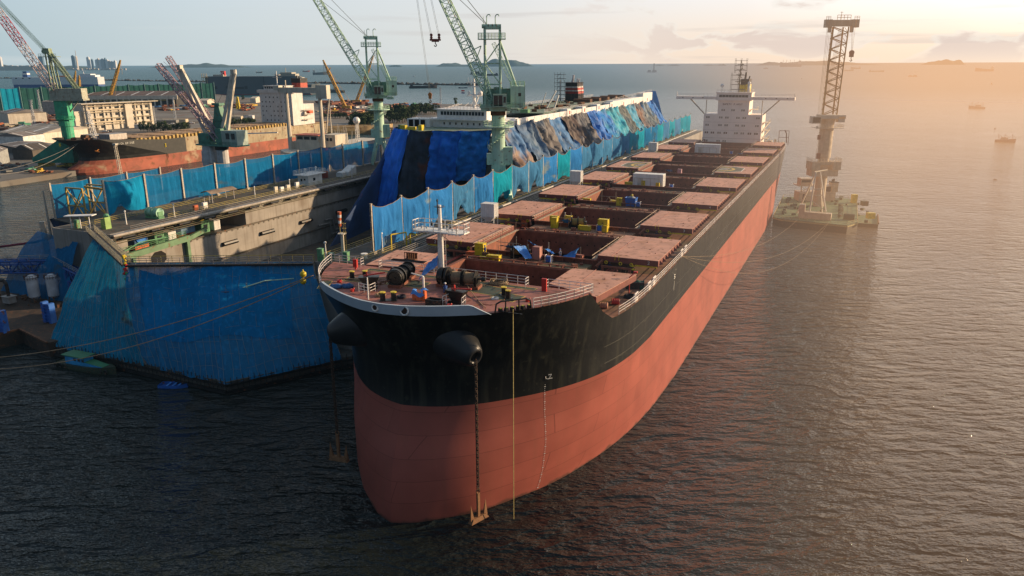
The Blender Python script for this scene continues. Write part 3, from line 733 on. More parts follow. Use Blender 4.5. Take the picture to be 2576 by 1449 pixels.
# roller fairlead with pipe guard
mb=MB();y_=lambda h:hull_y(h,26)+.25
pth=[(11.4,y_(11.4),26),(11.5,y_(11.5),26.95),(11.9,y_(11.9),27.2)]+[(h,y_(h),27.2) for h in(12.6,13.4,14.0)]+[(14.3,y_(14.3),26.95),(14.4,y_(14.4),26)]
mb.path(pth,.1,8)
for h in(12.3,13.4): mb.tube((h,y_(h),26),(h,y_(h),27.2),.08,n=6)
mb.box(11.6,14.3,5.9,6.0,25.95,26.0)
mb.build('pipe_guard',black,ship)
mb=MB()
for h in(11.7,12.2,12.7,13.2,13.6,14.1): mb.tube((h,y_(h)+.45,25.95),(h,y_(h)+.45,26.3),.27,n=10)
b=mb.build('fairlead_roller',dark,ship)
mb=MB()
for h in(11.7,12.2,12.7,13.2,13.6,14.1): mb.tube((h,y_(h)+.45,26.3),(h,y_(h)+.45,26.36),.17,n=10)
mb.build_each('cap',yel,b)
# green non-slip pads with yellow lines
for (cx,cy,w,d,rz) in((5.5,13,6.6,3.2,-.12),(10.2,11.2,3.2,2.6,-.2),(-9.8,10.6,4.2,2.0,.15),(-12.6,7.0,1.2,3.4,.45),(-3.5,11.6,5,2.6,0),(0,15.4,24,.9,0)):
    mb=MB();mb.cbox((cx,cy,25.956),(w,d,.006),rz);p=mb.build('deck_pad',padgreen,ship)
    mb=MB();c,s=cos(rz),sin(rz);q=[(cx+(a*w/2)*c-(b*d/2)*s,cy+(a*w/2)*s+(b*d/2)*c,25.964) for a,b in((-1,-1),(1,-1),(1,1),(-1,1),(-1,-1))]
    for a,b in zip(q,q[1:]): mb.beam(a,b,.09,.006)
    mb.build('yellow_border',lyel,p)
# bollards of the forecastle
for (x,y,x2,y2) in((-11.1,10.6,-9.7,11.4),(-2.4,4.3,-1.3,4.9),(9.5,11.7,10.5,10.7)):
    mb=MB();
    for a,b_ in((x,y),(x2,y2)): mb.tube((a,b_,25.95),(a,b_,26.9),.3,n=14)
    mb.beam((x-.3*(x2-x),y-.3*(y2-y),26.0),(x2+.3*(x2-x),y2+.3*(y2-y),26.0),.9,.08)
    b=mb.build('bollard',black,ship)
    mb=MB()
    for a,b_ in((x,y),(x2,y2)): mb.tube((a,b_,26.9),(a,b_,26.98),.35,n=14)
    mb.build_each('cap',yel,b)
# foremast
mast=MB();mx,my=-.6,14.9
mast.tube((mx,my,25.95),(mx,my,32.3),.42,.36,n=14);mast.tube((mx,my,32.3),(mx,my,35.4),.26,.2,n=10)
mo=mast.build('foremast',white,ship,smooth=False)
mb=MB();pl=[(-3.6,-.75),(-2.9,-1.35),(-.5,-1.0),(2.9,-1.35),(3.6,-.75),(3.6,.75),(2.9,1.1),(-2.9,1.1),(-3.6,.75)]
mb.prism([(mx+.1+x,my+y) for x,y in pl],32.1,32.26);mb.rail([(mx+.1+x,my+y,32.2) for x,y in pl+pl[:1]],1.15,1.0,.045,2)
for i in range(14): mb.beam((mx-3.3+i*.5,my-1.1,32.0),(mx-3.3+i*.5,my+1.0,32.0),.06,.12)
for x,r in((-2.4,.2),(-1.7,.16),(1.2,.2),(1.9,.17),(2.5,.2)): mb.sphere((mx+x,my-.3,32.5),r,8,6)
mb.build('mast_platform',white,mo)
mb=MB();mb.tube((mx-.3,my,34.2),(mx-.3,my,36.1),.07,n=6);mb.ring((mx,my,35.2),(0,0,1),.62,.035,16,5);mb.sphere((mx-.3,my,35.9),.14,8,6)
for a in range(4): mb.tube((mx,my,35.2),(mx+.62*cos(a*pi/2),my+.62*sin(a*pi/2),35.2),.02,n=4)
mb.tube((mx-1.0,my-.3,32.8),(mx-1.0,my-.3,33.3),.14,n=6)
mb.build('mast_lamp',dark,mo)
mb=MB()
for dx in(.48,.78): mb.tube((mx+dx,my-.1,26),(mx+dx,my-.1,32.1),.03,n=4)
for i in range(20): mb.tube((mx+.48,my-.1,26.2+i*.3),(mx+.78,my-.1,26.2+i*.3),.02,n=4)
mb.build('ladder',whr,mo)
mb=MB()
for sx in(-1,1):
    mb.tube((mx+sx*.3,my,31.6),(mx+sx*3.9,my-.4,29.6),.025,n=4);mb.tube((mx+sx*.3,my,31.6),(mx+sx*2.2,my+.4,29.9),.025,n=4)
mb.build('stay_wire',dark,mo)
# windlasses
def windlass(x,y,rz,kind):
    t=Matrix.Translation((x,y,25.95))@Matrix.Rotation(rz,4,'Z')@Matrix.Scale(.8,4)
    def T(mb): mb.v=[tuple(t@Vector(v)) for v in mb.v];return mb
    mb=MB();mb.box(-2.0,4.8,-1.0,1.0,0,.45)
    base=T(mb).build('windlass',coam,ship)
    mb=MB()
    for xx in(-.2,2.2,4.4): mb.prism([(xx-.12,-.9),(xx+.12,-.9),(xx+.12,.9),(xx-.12,.9)],.45,1.9)
    mb.tube((-1.8,0,1.5),(5.4,0,1.5),.16,n=8)
    mb.tube((-1.6,0,1.5),(-.9,0,1.5),1.35,n=22);mb.tube((-.55,0,1.5),(-.25,0,1.5),1.5,n=22)
    mb.ring((-1.7,0,1.5),(1,0,0),1.1,.18,22,6);mb.tube((5.1,0,1.5),(5.7,0,1.5),.42,.3,n=12)
    T(mb).build('brake_drum',grease,base)
    for a,b in((.35,2.0),(2.45,4.1)):
        mb=MB();mb.tube((a,0,1.5),(b,0,1.5),.82,n=20)
        for i in range(9): mb.ring((a+(b-a)*(i+.5)/9,0,1.5),(1,0,0),.82,.09,20,5)
        r=T(mb).build('rope_drum',ropec if kind else grease,base)
        mb=MB();mb.tube((a-.1,0,1.5),(a,0,1.5),1.2,n=22);mb.tube((b,0,1.5),(b+.1,0,1.5),1.2,n=22);T(mb).build('flange',grease,r)
windlass(1.9,12.6,.12,1);windlass(-4.2,10.6,1.75,0)
# chain stoppers (black wedge rollers) with red levers
for (x,y,rz) in((-6.6,7.9,.5),(5.9,6.8,-.1)):
    t=Matrix.Translation((x,y,25.95))@Matrix.Rotation(rz,4,'Z')
    mb=MB();mb.prism([(-.9,-.5),(.9,-.5),(.9,.5),(-.9,.5)],0,.3);mb.add([(-1.3,-.55,1.5),(1.2,-.55,1.5),(.6,-.4,.2),(-.4,-.4,.2),(-1.3,.55,1.5),(1.2,.55,1.5),(.6,.4,.2),(-.4,.4,.2)],[(0,1,2,3),(7,6,5,4),(0,3,7,4),(1,5,6,2),(0,4,5,1),(3,2,6,7)])
    mb.v=[tuple(t@Vector(v)) for v in mb.v];st=mb.build('chain_stopper',grease,ship)
    mb=MB();mb.beam((-.3,0,1.5),(-.3,0,2.1),.14);mb.beam((-.7,0,1.6),(1.9,.1,1.9),.16);mb.v=[tuple(t@Vector(v)) for v in mb.v];mb.build('lever',redp,st)
def chainlinks(mb,p,q,step,r,t,sag=0):
    p=Vector(p);q=Vector(q);n=max(1,int((q-p).length/step));d=(q-p).normalized();s1=d.cross(Vector((0,1,.1))).normalized();s2=d.cross(s1)
    for i in range(n):
        u=(i+.5)/n;c=p+(q-p)*u-Vector((0,0,sag*4*u*(1-u)));sd=s1 if i%2 else s2;h=step*.72
        a=c+d*h-sd*r;b=c+d*h+sd*r;e=c-d*h+sd*r;f=c-d*h-sd*r;m1=c+d*h*1.25;m2=c-d*h*1.25
        for A,B in((f,a),(e,b),(a,m1),(m1,b),(e,m2),(m2,f)): mb.tube(A,B,t,n=5,cap=False)
mb=MB();chainlinks(mb,(-4.6,9,27.0),(-6.2,7.9,26.6),.4,.14,.06,.3);chainlinks(mb,(1.0,11.6,27),(5.4,6.9,26.7),.4,.14,.06,.8);mb.build('deck_chain',rusty,ship)
# anchor bolsters
def bolster(sx):
    c0=Vector((sx*5.4,hull_y(5.4,21.5)+1.5,22.2)) ; c1=Vector((sx*8.9,hull_y(8.9,20)-3.0,20.9))
    c0=Vector((sx*5.6,hull_y(6.2,22)+1.6,22.4)); c1=Vector((sx*9.7,hull_y(8.6,21)-2.3,21.0))
    ax=(c1-c0).normalized();u=ax.cross(Vector((0,0,1))).normalized();v=u.cross(ax)
    prof=[(0,2.55),(.15,2.5),(.4,2.15),(.65,1.75),(.82,1.42),(.93,1.2),(1.0,.95),(1.01,.75),(.97,.55),(.86,.5)]
    L0=(c1-c0).length;n=26;mb=MB()
    vs=[c0+ax*L0*t+ (u*cos(2*pi*i/n)*1.0+v*sin(2*pi*i/n)*1.12)*r for t,r in prof for i in range(n)]
    mb.add(vs,[(j*n+i,j*n+(i+1)%n,(j+1)*n+(i+1)%n,(j+1)*n+i) for j in range(len(prof)-1) for i in range(n)])
    b=mb.build('anchor_bolster',mat('bolster_black',(.018,.019,.021),.33,var=.3,scale=.5),ship,smooth=True)
    mb=MB();mb.tube(c0+ax*L0*.8,c0+ax*L0*.9,.52,n=16);mb.build('hawse_mouth',holem,b)
    return c1
tips=[bolster(-1),bolster(1)]
# draught marks
mb=MB()
ym=13.6
for i in range(60):
    z=.4+i*.25
    if z>14.7: break
    h=hull_h(ym,z)+.03; L_=.2 if i%4==0 else .07
    mb.cbox((h,ym-.03,z),(.03,L_,.08),-.75)
mb.build('draught_marks',lwhite,ship)
mb=MB()
h=hull_h(ym,15.6)+.04;o=Vector((h,ym-.05,15.4));ax=Vector((.75,.66,0)).normalized();uz=Vector((-.05,0,1))
for a,b,c,d in((0,.35,.0,.1),(0,.1,.2,0),(.2,0,.85,.05),(.45,.1,.75,.55),(.75,.55,.35,.5)): mb.beam(o+ax*a+uz*b,o+ax*c+uz*d,.09,.05)
mb.build('bulb_mark',lwhite,ship)
mb=MB();h=hull_h(12,18.2)+.04
text(mb,'FRE',h,12.2,18.1,.16,.2,.04,(.66,.75,0),(0,0,1))
y=52;h=hull_h(y,19)+.04;text(mb,'5',h,y,18.9,.5,.6,.1,(0.1,1,0),(0,0,1));mb.beam((h,y+.3,16.9),(h,y+.3,18.4),.12,.05)
mb.build('hull_letters',lwhite,ship)
# accommodation block
house=MB();yh=242
house.box(-11,11,yh,yh+11,21,24.0)
house.box(-10.9,10.9,yh+.02,yh+10.9,24.0,33.0);house.box(-5.8,5.8,yh+.03,yh+10,33.0,38.2)
ho=house.build('accommodation_block',housewhite,ship)
mb=MB();mb.box(-11.05,11.05,yh-.06,yh+.02,23.95,24.05)
for z in(27,30): mb.box(-10.95,10.95,yh-.02,yh+.03,z-.03,z+.03)
mb.build('deck_line',mat('trim_grey',(.4,.34,.33),.6),ho)
win=mat('cabin_window',(.20,.19,.17),.3)
def winpair(x,z,m=None):
    for dx in(-.38,.38):
        mb=MB();mb.box(x+dx-.26,x+dx+.26,yh-.05,yh+.01,z-.35,z+.35);w_=mb.build('window',m or win,ho)
for z,xs in((34.6,(-3.7,-.05,3.65)),(31.8,(-9.3,-4.4,-2.1,2.0,4.35,9.35)),(28.9,(-9.4,-4.5,-2.2,1.9,4.2,9.2)),(26.0,(-9.5,-7.2,-4.65,-2.3,1.7,4.05,6.7,9.1)),(22.9,(-9.5,-4.8,-2.5))):
    for x in xs: winpair(x,z,mat('cabin_window_dark',(.06,.03,.03),.3) if z<27 and x in(-9.5,-7.2,-2.3,6.7,9.1) else None)
mb=MB()
for sx in(-1,1):
    mb.path([(sx*10.2+.7*cos(t)*.7,yh-.08,22.6+.7*sin(t)) for t in[pi*i/10 for i in range(11)]],.14,6)
mb.build('pipe_arch',coam,ho)
mb=MB();w_=.62;text(mb,'SAFETY',-3.95,yh-.02,36.5,.36,.55,.11,(1,0,0),(0,0,1),.55);text(mb,'FIRST',.15,yh-.02,36.5,.4,.55,.11,(1,0,0),(0,0,1),.7);mb.build('lettering',mat('letter_brown',(.12,.05,.04),.6),ho)
br=MB();br.box(-6.5,6.5,yh-.8,yh+7,38.2,41.0);br.box(-6.7,6.7,yh-1.0,yh+7.2,41.0,41.2);bo=br.build('bridge',housewhite,ho)
mb=MB()
for i in range(9): 
    mb=MB();x=-5.45+i*1.2;mb.box(x,x+1.1,yh-.83,yh-.78,39.4,40.3);mb.build('window',glass,bo)
mb=MB();mb.rail([(-6.4,yh-.7,41.2),(6.4,yh-.7,41.2),(6.4,yh+6,41.2)],1,1.4,.03)
mb.build('railing',whr,bo)
for sx in(-1,1):
    mb=MB();a=sorted((sx*6.5,sx*21.9));mb.box(a[0],a[1],yh-.6,yh+2.6,38.5,39.6);bwg=mb.build('bridge_wing',housewhite,bo)
    mb=MB()
    for x in(19.3,15.4,11.6): mb.box(sx*x-.22,sx*x+.22,yh-.64,yh-.6,39.0,39.3)
    mb.build('lamp',glass,bwg)
    mb=MB();mb.rail([(sx*7,yh-.5,39.75),(sx*21.8,yh-.5,39.75),(sx*21.8,yh+2.5,39.75)],.9,1.5,.03,2);mb.tube((sx*21.7,yh,39.7),(sx*21.7,yh,41.3),.08,n=5);mb.build('railing',whr,bwg)
    mb=MB();mb.beam((sx*16.5,yh+1,38.5),(sx*10.9,yh+1,33.0),.45);mb.beam((sx*10.4,yh+1.2,33),(sx*10.4,yh+1.2,38.3),.28);mb.build('brace',cream,bwg)
mb=MB()
for z in(24,27,30):
    mb.box(11,13.2,yh+2,yh+9,z-.1,z+.05);mb.rail([(13.1,yh+2,z),(13.1,yh+9,z)],1,1.2,.03,2);mb.beam((11.3,yh+3,z-2.6),(12.9,yh+7,z),.2,.5)
for z in(34.8,): mb.box(5.8,8.4,yh+2,yh+8,z-.1,z);mb.rail([(8.3,yh+2,z),(8.3,yh+8,z)],1,1.2,.03,2)
mb.build('side_balcony',cream,ho)
fun=MB();fun.prism([(1.0,yh+6),(4.2,yh+6),(4.6,yh+11),(1.0,yh+11)],33,44.0);fo=fun.build('funnel',yel,ho)
mb=MB();mb.prism([(1.2,yh+5.98),(4.25,yh+5.98),(4.5,yh+10.9),(1.2,yh+10.9)],44.0,46.0);mb.build('funnel_cap',black,fo)
mb=MB();mb.tube((2.6,yh+7,45.5),(2.7,yh+8.2,48.3),.42,.36,n=10);mb.tube((3.8,yh+8,45.5),(4.1,yh+8.4,47),.25,n=8);mb.build('exhaust_pipe',dark,fo)
mb=MB();mb.tube((-5,yh+2,41.2),(-5,yh+2,43),.12,n=6);mb.sphere((-5,yh+2,43.6),.72,12,9);mb.tube((4.9,yh+2,41.2),(4.9,yh+2,44.2),.5,n=10);mb.sphere((4.9,yh+2,44.6),.6,12,8)
mb.build('radome',white,ho,smooth=True)
mb=MB();mb.tube((1.2,yh+3,41.2),(1.2,yh+3,53),.22,.1,n=8)
for z,w_ in((45,1.6),(47.5,1.4),(49.5,1.5),(51.2,1.2)): mb.box(1.2-w_,1.2+w_,yh+2.7,yh+3.3,z,z+.18)
for i in range(10): mb.tube((1.2+R.uniform(-1,1),yh+3,44+i*.8),(1.2+R.uniform(-1,1),yh+3,45.2+i*.8),.1,n=5)
ma=mb.build('radar_mast',mat('mast_olive',(.10,.07,.02),.6),ho)
mb=MB()
for i in range(7):
    z=41.2+i*1.75; x0,x1=(-1.9,3.4) if i<4 else (-.8,3.4)
    for y in(yh+1.6,yh+4.4): mb.tube((x0,y,z+1),(x1,y,z+1),.06,n=4)
    for x in(x0,(x0+x1)/2,x1):
        for y in(yh+1.6,yh+4.4): mb.tube((x,y,z),(x,y,z+1.9),.05,n=4)
    mb.box(x0,x1,yh+1.6,yh+1.9,z+.95,z+1.0)
mb.build('scaffolding',dark,ma)
# stern deck fittings
mb=MB()
for i in range(26):
    x=R.uniform(11.8,18.5) ;y=R.uniform(yh+2,yh+15);s0=R.uniform(.3,.9);mb.cbox((x*R.choice((1,1,-1)),y,21+s0*.8),(s0,s0,s0*1.6),R.random())
mb.box(13,14.6,yh+5,yh+7,21,23.2);mb.tube((15.5,yh+9,21),(15.5,yh+9,23.5),.5,n=8)
mb.build_each('stern_machinery',cream,ship)
mb=MB();pp=[(16.4,yh+12,21),(16.4,yh+12,26.5),(20,yh+12,26.5),(20,yh+12,21)]
mb.path(pp,.1,5);mb.tube((16.4,yh+12,24),(20,yh+12,24),.1);mb.path([(18.5,yh+11,26.8),(19.2,yh+11,25.5),(19.5,yh+11,22)],.2,6);mb.build('stern_frame',rusty,ship)
# small deck details of the forecastle
mb=MB();mb.tube((-4.1,3.9,25.95),(-4.1,3.9,28.6),.07,n=6);mb.tube((.15,9.2,25.95),(.15,9.2,27.8),.14,n=8);mb.beam((.15,9.2,27.85),(-1.6,9.4,28.0),.12);mb.build_each('davit_post',white,ship)
mb=MB();mb.rail([(-7,6.2,25.95),(-5.2,5.8,25.95),(-5.2,7.0,25.95)],1.1,.9,.04);mb.rail([(4.9,5.3,25.95),(5.1,6.6,25.95)],1.1,.7,.04,2);mb.rail([(7.2,5.5,25.95),(7.0,6.8,25.95)],1.1,.7,.04,2);mb.build('guard_rail',whr,ship)
mb=MB();mb.box(-13.8,-13.2,14.6,14.9,26.2,27.3);mb.tube((-13.5,14.75,25.95),(-13.5,14.75,26.3),.12,n=6);mb.box(12.9,13.5,15.0,15.3,25.95,27.5);mb.build('fire_hose_box',redp,ship)
mb=MB();mb.box(2.9,4.8,4.8,5.9,25.95,26.0)
for a in((2.9,3.05,4.8,5.9),(4.65,4.8,4.8,5.9),(3.05,4.65,4.8,4.95),(3.05,4.65,5.75,5.9)): mb.box(*a,26.0,26.6)
mb.build('hatch_trunk',dark,ship)
mb=MB()
for (x,y) in((-11.6,8.6),(13,10.6),(-7.8,6.0),(5.8,5.2)): mb.tube((x,y,25.95),(x,y,26.25),.28,n=8);mb.tube((x,y,26.2),(x+.3,y,26.35),.08,n=5)
mb.build('red_valve',redp,ship)
# fairlead step at the after end of the forecastle, red lamp, barrels
mb=MB();mb.tube((18.6,33.4,21),(18.6,33.4,23.6),.08,n=6);mb.tube((18.6,33.4,23.6),(19.2,33.8,24.2),.08,n=6);mb.cbox((19.3,33.9,24.3),(.5,.3,.2));mb.build('lamp_post',redp,ship)
mb=MB()
for y in (30.5,36.5,39.5,58,61): 
    h=edge21(y)-.35; mb.box(h-.3,h+.1,y,y+1.4,21.0,21.55);mb.path([(h,y-.2,21),(h,y-.1,22.1),(h,y+1.5,22.1),(h,y+1.6,21)],.1,6)
mb.build('mooring_roller',whr,ship)

# ================= floating dry dock =================
netA=netmat('net_blue',(.04,.22,.56),(.22,.30,.34),.05)
netB=netmat('net_teal',(.015,.31,.44),(.05,.20,.28),.05)
netC=netmat('net_grey_blue',(.07,.24,.46),(.20,.24,.25),.06)
netD=netmat('net_deep_blue',(.012,.17,.38),(.06,.12,.17),.10)
netE=netmat('net_front_blue',(.010,.18,.40),(.045,.09,.10),.07,fold=.6,patch=.4)
netF=netmat('net_front_teal',(.010,.20,.36),(.05,.085,.10),.03,fold=.6,patch=.6)
netG=netmat('net_bright_blue',(.012,.27,.50),(.03,.15,.3),.0)
dock=tK('floating_dry_dock','grey floating dry dock with two long wing walls round a wrapped ship','dry dock',-74,180,0)
DX,DY=-74,180
def dmb(): return MB()
def db(mb,name,m,parent=None,smooth=False):
    """mesh given in ship-frame coordinates, re-based on its parent thing"""
    mb.v=[(x-DX,y-DY,z) for x,y,z in mb.v]; return mb.build(name,m,parent or dock,smooth)
pont=[(-113.3,43),(-104,43),(-87,20.9),(-70.5,20.7),(-44.5,20.3),(-34,37),(-29.5,41),(-29.5,345),(-113.3,345)]
mb=MB();mb.prism(pont,-3,2.2);db(mb,'pontoon_deck',dockdk)
mb=MB()
for a,b in((( -87,20.8),(-70.5,20.6)),((-70.5,20.6),(-44.5,20.2)),((-44.5,20.2),(-33.9,36.9)),((-33.9,36.9),(-29.3,41))):
    mb.beam((*a,.5),(*b,.5),.7,.5);mb.beam((*a,1.6),(*b,1.6),.35,.25)
    n=int(math.hypot(b[0]-a[0],b[1]-a[1])/.9)
    for i in range(n): t=i/n;x=a[0]+(b[0]-a[0])*t;y=a[1]+(b[1]-a[1])*t;mb.tube((x,y-.1,.6),(x+R.uniform(-.1,.1),y-.15,2.6+R.uniform(0,.5)),.07,n=4)
db(mb,'fender_beam',black)
for (x0,x1,nm) in((-113.2,-95.4,'left'),(-41.4,-29.5,'right')):
    mb=MB();y0=42.6 if nm=='left' else 41
    if nm=='left': mb.box(x0,x1,y0,345,2.2,12.3);mb.box(x0,x1,82,345,12.3,18);mb.box(x0,-104.5,y0,82,12.3,18);mb.box(-104.5,x1,y0,82,17.3,18);mb.box(-104.5,x1,y0,y0+4,12.3,17.3)
    else: mb.box(x0,x1,y0,345,2.2,18)
    wl=db(mb,'wing_wall',conc)
    mb=MB();mb.box(x0+.4,x1-.4,y0+.4,344,18.0,18.04);db(mb,'wall_top_deck',dockdk,)
# ledges, pipes, fenders on the inner face of the left wall
mb=MB()
mb.box(-95.4,-94.2,42.6,345,17.55,17.95);db(mb,'walkway_edge',steel)
mb=MB();mb.box(-95.4,-94.3,42.8,345,17.3,17.5)
for i in range(120): y=44+i*2.5; mb.beam((-95.3,y,16.2),(-94.3,y,17.3),.1)
for z in(15.9,16.3,16.7): 
    mb.tube((-95.0,43,z),(-95.0,344,z),.09,n=5)
db(mb,'pipe_run',mat('pipe_olive',(.12,.11,.07),.7,rust=.5))
mb=MB()
for z in(12.4,5.8):
    mb.box(-95.4,-95.15,57 if z>10 else 43,345,z,z+.35)
    for i in range(150): y=58+i*1.9; mb.add([(-95.3,y-.25,z),(-95.3,y+.25,z),(-95.15,y,z-.45)],[(0,1,2)]) if z>10 else None
db(mb,'wall_ledge',mat('ledge_dark',(.1,.085,.065),.8,rust=.4))
for y in(75.5,89,105,121.5,140):
    mb=MB();mb.tube((-95.0,y-2.4,9.4),(-95.0,y+2.4,9.4),.55,n=8);db(mb,'fender',black)
for i in range(24):
    mb=MB();y=46+i*7.6;mb.tube((-94.1,y-1.6,17.0),(-94.1,y+1.6,17.0),.28,n=6);db(mb,'fender',black)
mb=MB();mb.v=[];o=[(-95.3,54+2.2*cos(t),10.3+1.7*sin(t)) for t in[pi/8+pi*i/4 for i in range(8)]];mb.add(o,[tuple(range(8))]);db(mb,'octagonal_opening',holem)
mb=MB();mb.path([(-95.1,128,4.2),(-95.1,118,4.4),(-95.1,117,8),(-95.1,113.5,8.2)],.2,6);mb.path([(-94.8,128,3.4),(-94.8,116,3.6),(-94.8,115.2,7),(-94.8,110,7.2)],.2,6);db(mb,'wall_pipe',steel)
# handrails
rly=mat('rail_yellow',(.42,.34,.10),.5,rust=.2,scale=2)
for (x,y0,y1,z) in((-94.4,47,340,17.95),(-97.6,60,340,18.04),(-107,44,130,18.04)):
    mb=MB();mb.rail([(x,y0,z),(x,y1,z)],1.1,2.2,.04,3);db(mb,'hand_rail',rly if x!=-94.4 else steel)
for x in(-40.9,-33,-29.9):
    mb=MB();mb.rail([(x,42,18.04),(x,340,18.04)],1.1,2.2,.04,3);db(mb,'hand_rail',rly if x<-31 else steel)
for i,x in enumerate((-39,-38.3,-32.2)):
    mb=MB();mb.tube((x,60,18.7),(x,340,18.7),.28,n=8);db(mb,'service_pipe',steel)
# travelling crane rails and posts of the net screens
poststeel=mat('post_steel',(.42,.38,.32),.55,streak=.4,rust=.3,scale=2)
RY=[50,60.3,70.7,81,91.4,101.7,113,124,134.5,145.5,156.5,167.5,178.5,189.5,200.5,211.5,222.5,233.5,244.5,255.5,266.5,277.5,289,300,312,324,336]
LY=[55.4+11.4*i for i in range(12)]
def post(x,y,z0,z1,lean=0):
    mb=MB();mb.box(x-.16,x-.10,y-.22,y+.22,z0,z1);mb.box(x+.10,x+.16,y-.22,y+.22,z0,z1);mb.box(x-.10,x+.10,y-.04,y+.04,z0,z1)
    for i in range(int((z1-z0)/1.2)): mb.box(x-.22,x+.22,y-.26,y-.22,z0+i*1.2,z0+i*1.2+.1)
    mb.box(x-.5,x+.5,y-.5,y+.5,z0,z0+.5)
    return db(mb,'screen_post',poststeel)
for y in RY: post(-34.9,y,18,27.5)
for y in LY: post(-111.6,y,18,26.8)
# net panels: each hung sheet is a thing
def netpanel(x,y0,y1,zt,zb,m,label,group,sag=1.1,bill=1.0,rag=1.2,seed=0,slant=0,nu=18,nv=12,dirx=1):
    rr=random.Random(seed);ph=[rr.uniform(0,6) for _ in range(6)];rg=[rr.uniform(0,rag) for _ in range(nu+1)]
    rg=[(rg[max(0,i-1)]+rg[i]+rg[min(nu,i+1)])/3*sin(pi*i/nu)**.5 for i in range(nu+1)]
    hole=rr.random()<.25; 
    yc=(y0+y1)/2;e=tK('hanging_net',label,'net',x,yc,zb,group=group)
    mb=MB()
    def fn(u,v):
        y=y0+(y1-y0)*u-yc; top=zt-sag*4*u*(1-u)*(1+.25*sin(ph[0]+u*3)); bot=zb+rg[int(u*nu+.5)]+(2.2*exp(-((u-.35)/.12)**2) if hole else 0)
        z=top+(bot-top)*v
        w=sin(pi*min(1,v*1.0))**.8;wz=wr(u*1.3,v*.9,seed*3.1,.75)*(.25+sin(pi*u))*(.3+.7*v)
        dx=wz+bill*sin(pi*u)*w*(.8+.3*sin(ph[1])) + .10*sin(u*38+ph[2]+v*2)*(.3+v)+.09*sin(u*17+ph[3]+v*5)*sin(pi*u)+.22*sin(v*7+ph[4]+u*4)*sin(pi*u)*v
        y+= .25*sin(v*9+ph[5])*sin(pi*u)
        return (dirx*dx+slant*v,y,z-zb)
    mb.grid(fn,nu,nv);mb.build('net_sheet',m,e,smooth=True)
    mb=MB();pt=[fn(i/nu,0) for i in range(nu+1)];mb.path([(a+dirx*.02,b,c+.04) for a,b,c in pt],.05,4);mb.build('edge_rope',ropec,e)
    return e
colr=[netA,netA,netA,netC,netA,netB,netC,netC,netA,netB,netA,netC,netC,netC,netC,netC,netB,netB,netD,netD,netB,netC,netB,netC,netB,netB]
cn_={id(netA):'mid-blue',id(netB):'bright teal',id(netC):'dull grey-blue',id(netD):'dark blue',id(netG):'vivid blue'}
n_=0
for i in range(len(RY)-1):
    m=colr[i%len(colr)]; far=i>13; j=i
    lab='%s net sheet on the near dock wall, %s in its row from the bow'%(cn_[id(m)],ORD[i])
    netpanel(-34.7,RY[i]+.15,RY[i+1]-.15,27.2,18.3+(.2 if i else -.3),m,lab,'net sheets on the near dock wall',1.15,.9,1.6,seed=40+i,nu=20 if i<8 else 12,nv=12 if i<8 else 8)
for i in range(len(LY)-1):
    m=[netG,netD,netD,netD,netD,netE,netD,netE,netE,netD,netE][i]
    lab='%s net sheet behind the far walkway, %s from its left end'%('bright crumpled blue' if i==0 else 'dark see-through blue',ORD[i])
    netpanel(-111.8,LY[i]+.1,LY[i+1]-.1,26.5,18.2,m,lab,'net sheets on the far dock wall',.5,1.4 if i==0 else .35,.6,seed=90+i,nu=16,nv=12)
# second row, on the outer edge
for i in range(14):
    y=62+11.4*i; mb=MB();mb.box(-139.6,-139.3,y-.2,y+.2,10,23.6 if i<4 else 20.8);db(mb,'screen_post',poststeel)
for i in range(13):
    y=62+11.4*i
    netpanel(-139.7,y+.1,y+11.3,23.2 if i<3 else 20.5,12,netD if i%3 else netE,'blue net sheet in the outermost row, %s from its left end'%ORD[i],'net sheets on the outer dock edge',.4,.4,.4,seed=130+i,nu=8,nv=6)
# ---------- footbridges closing the dock end, with the net curtains hung from them ----------
A_=(-103,44,18.0);B_=(-71.4,26.5,18.0);C_=(-41.4,40.7,18.0)
def bridge(a,b,label,sd):
    a=Vector(a);b=Vector(b);c=(a+b)/2;e=tK('footbridge',label,'footbridge',c.x,c.y,c.z)
    a-=c;b-=c;d=(b-a).normalized();n=Vector((-d.y,d.x,0))*.75
    mb=MB();mb.beam(a-Vector((0,0,.15)),b-Vector((0,0,.15)),1.5,.12)
    for s1 in(-1,1): mb.beam(a+n*s1-Vector((0,0,.25)),b+n*s1-Vector((0,0,.25)),.12,.35)
    mb.build('deck',dark,e)
    for s1 in(-1,1):
        mb=MB();mb.rail([a+n*s1,b+n*s1],1.3 if sd else 1.15,1.1 if sd else 2.0,.05,2 if sd else 3)
        if sd:
            m_=int((b-a).length/.55)
            for i in range(m_): p=a+(b-a)*i/m_+n*s1;mb.tube(p,p+Vector((0,0,1.3)),.03,n=4)
        mb.build('railing',mat('rail_cream',(.5,.45,.32),.5,rust=.2,scale=2) if sd else (rly if s1>0 else steel),e)
    return e
bridge(A_,B_,'cream lattice-railed footbridge sloping from the far dock wall to the apex of the dock end',1)
bridge(B_,C_,'long yellow-railed footbridge along the top of the big blue net curtain',0)
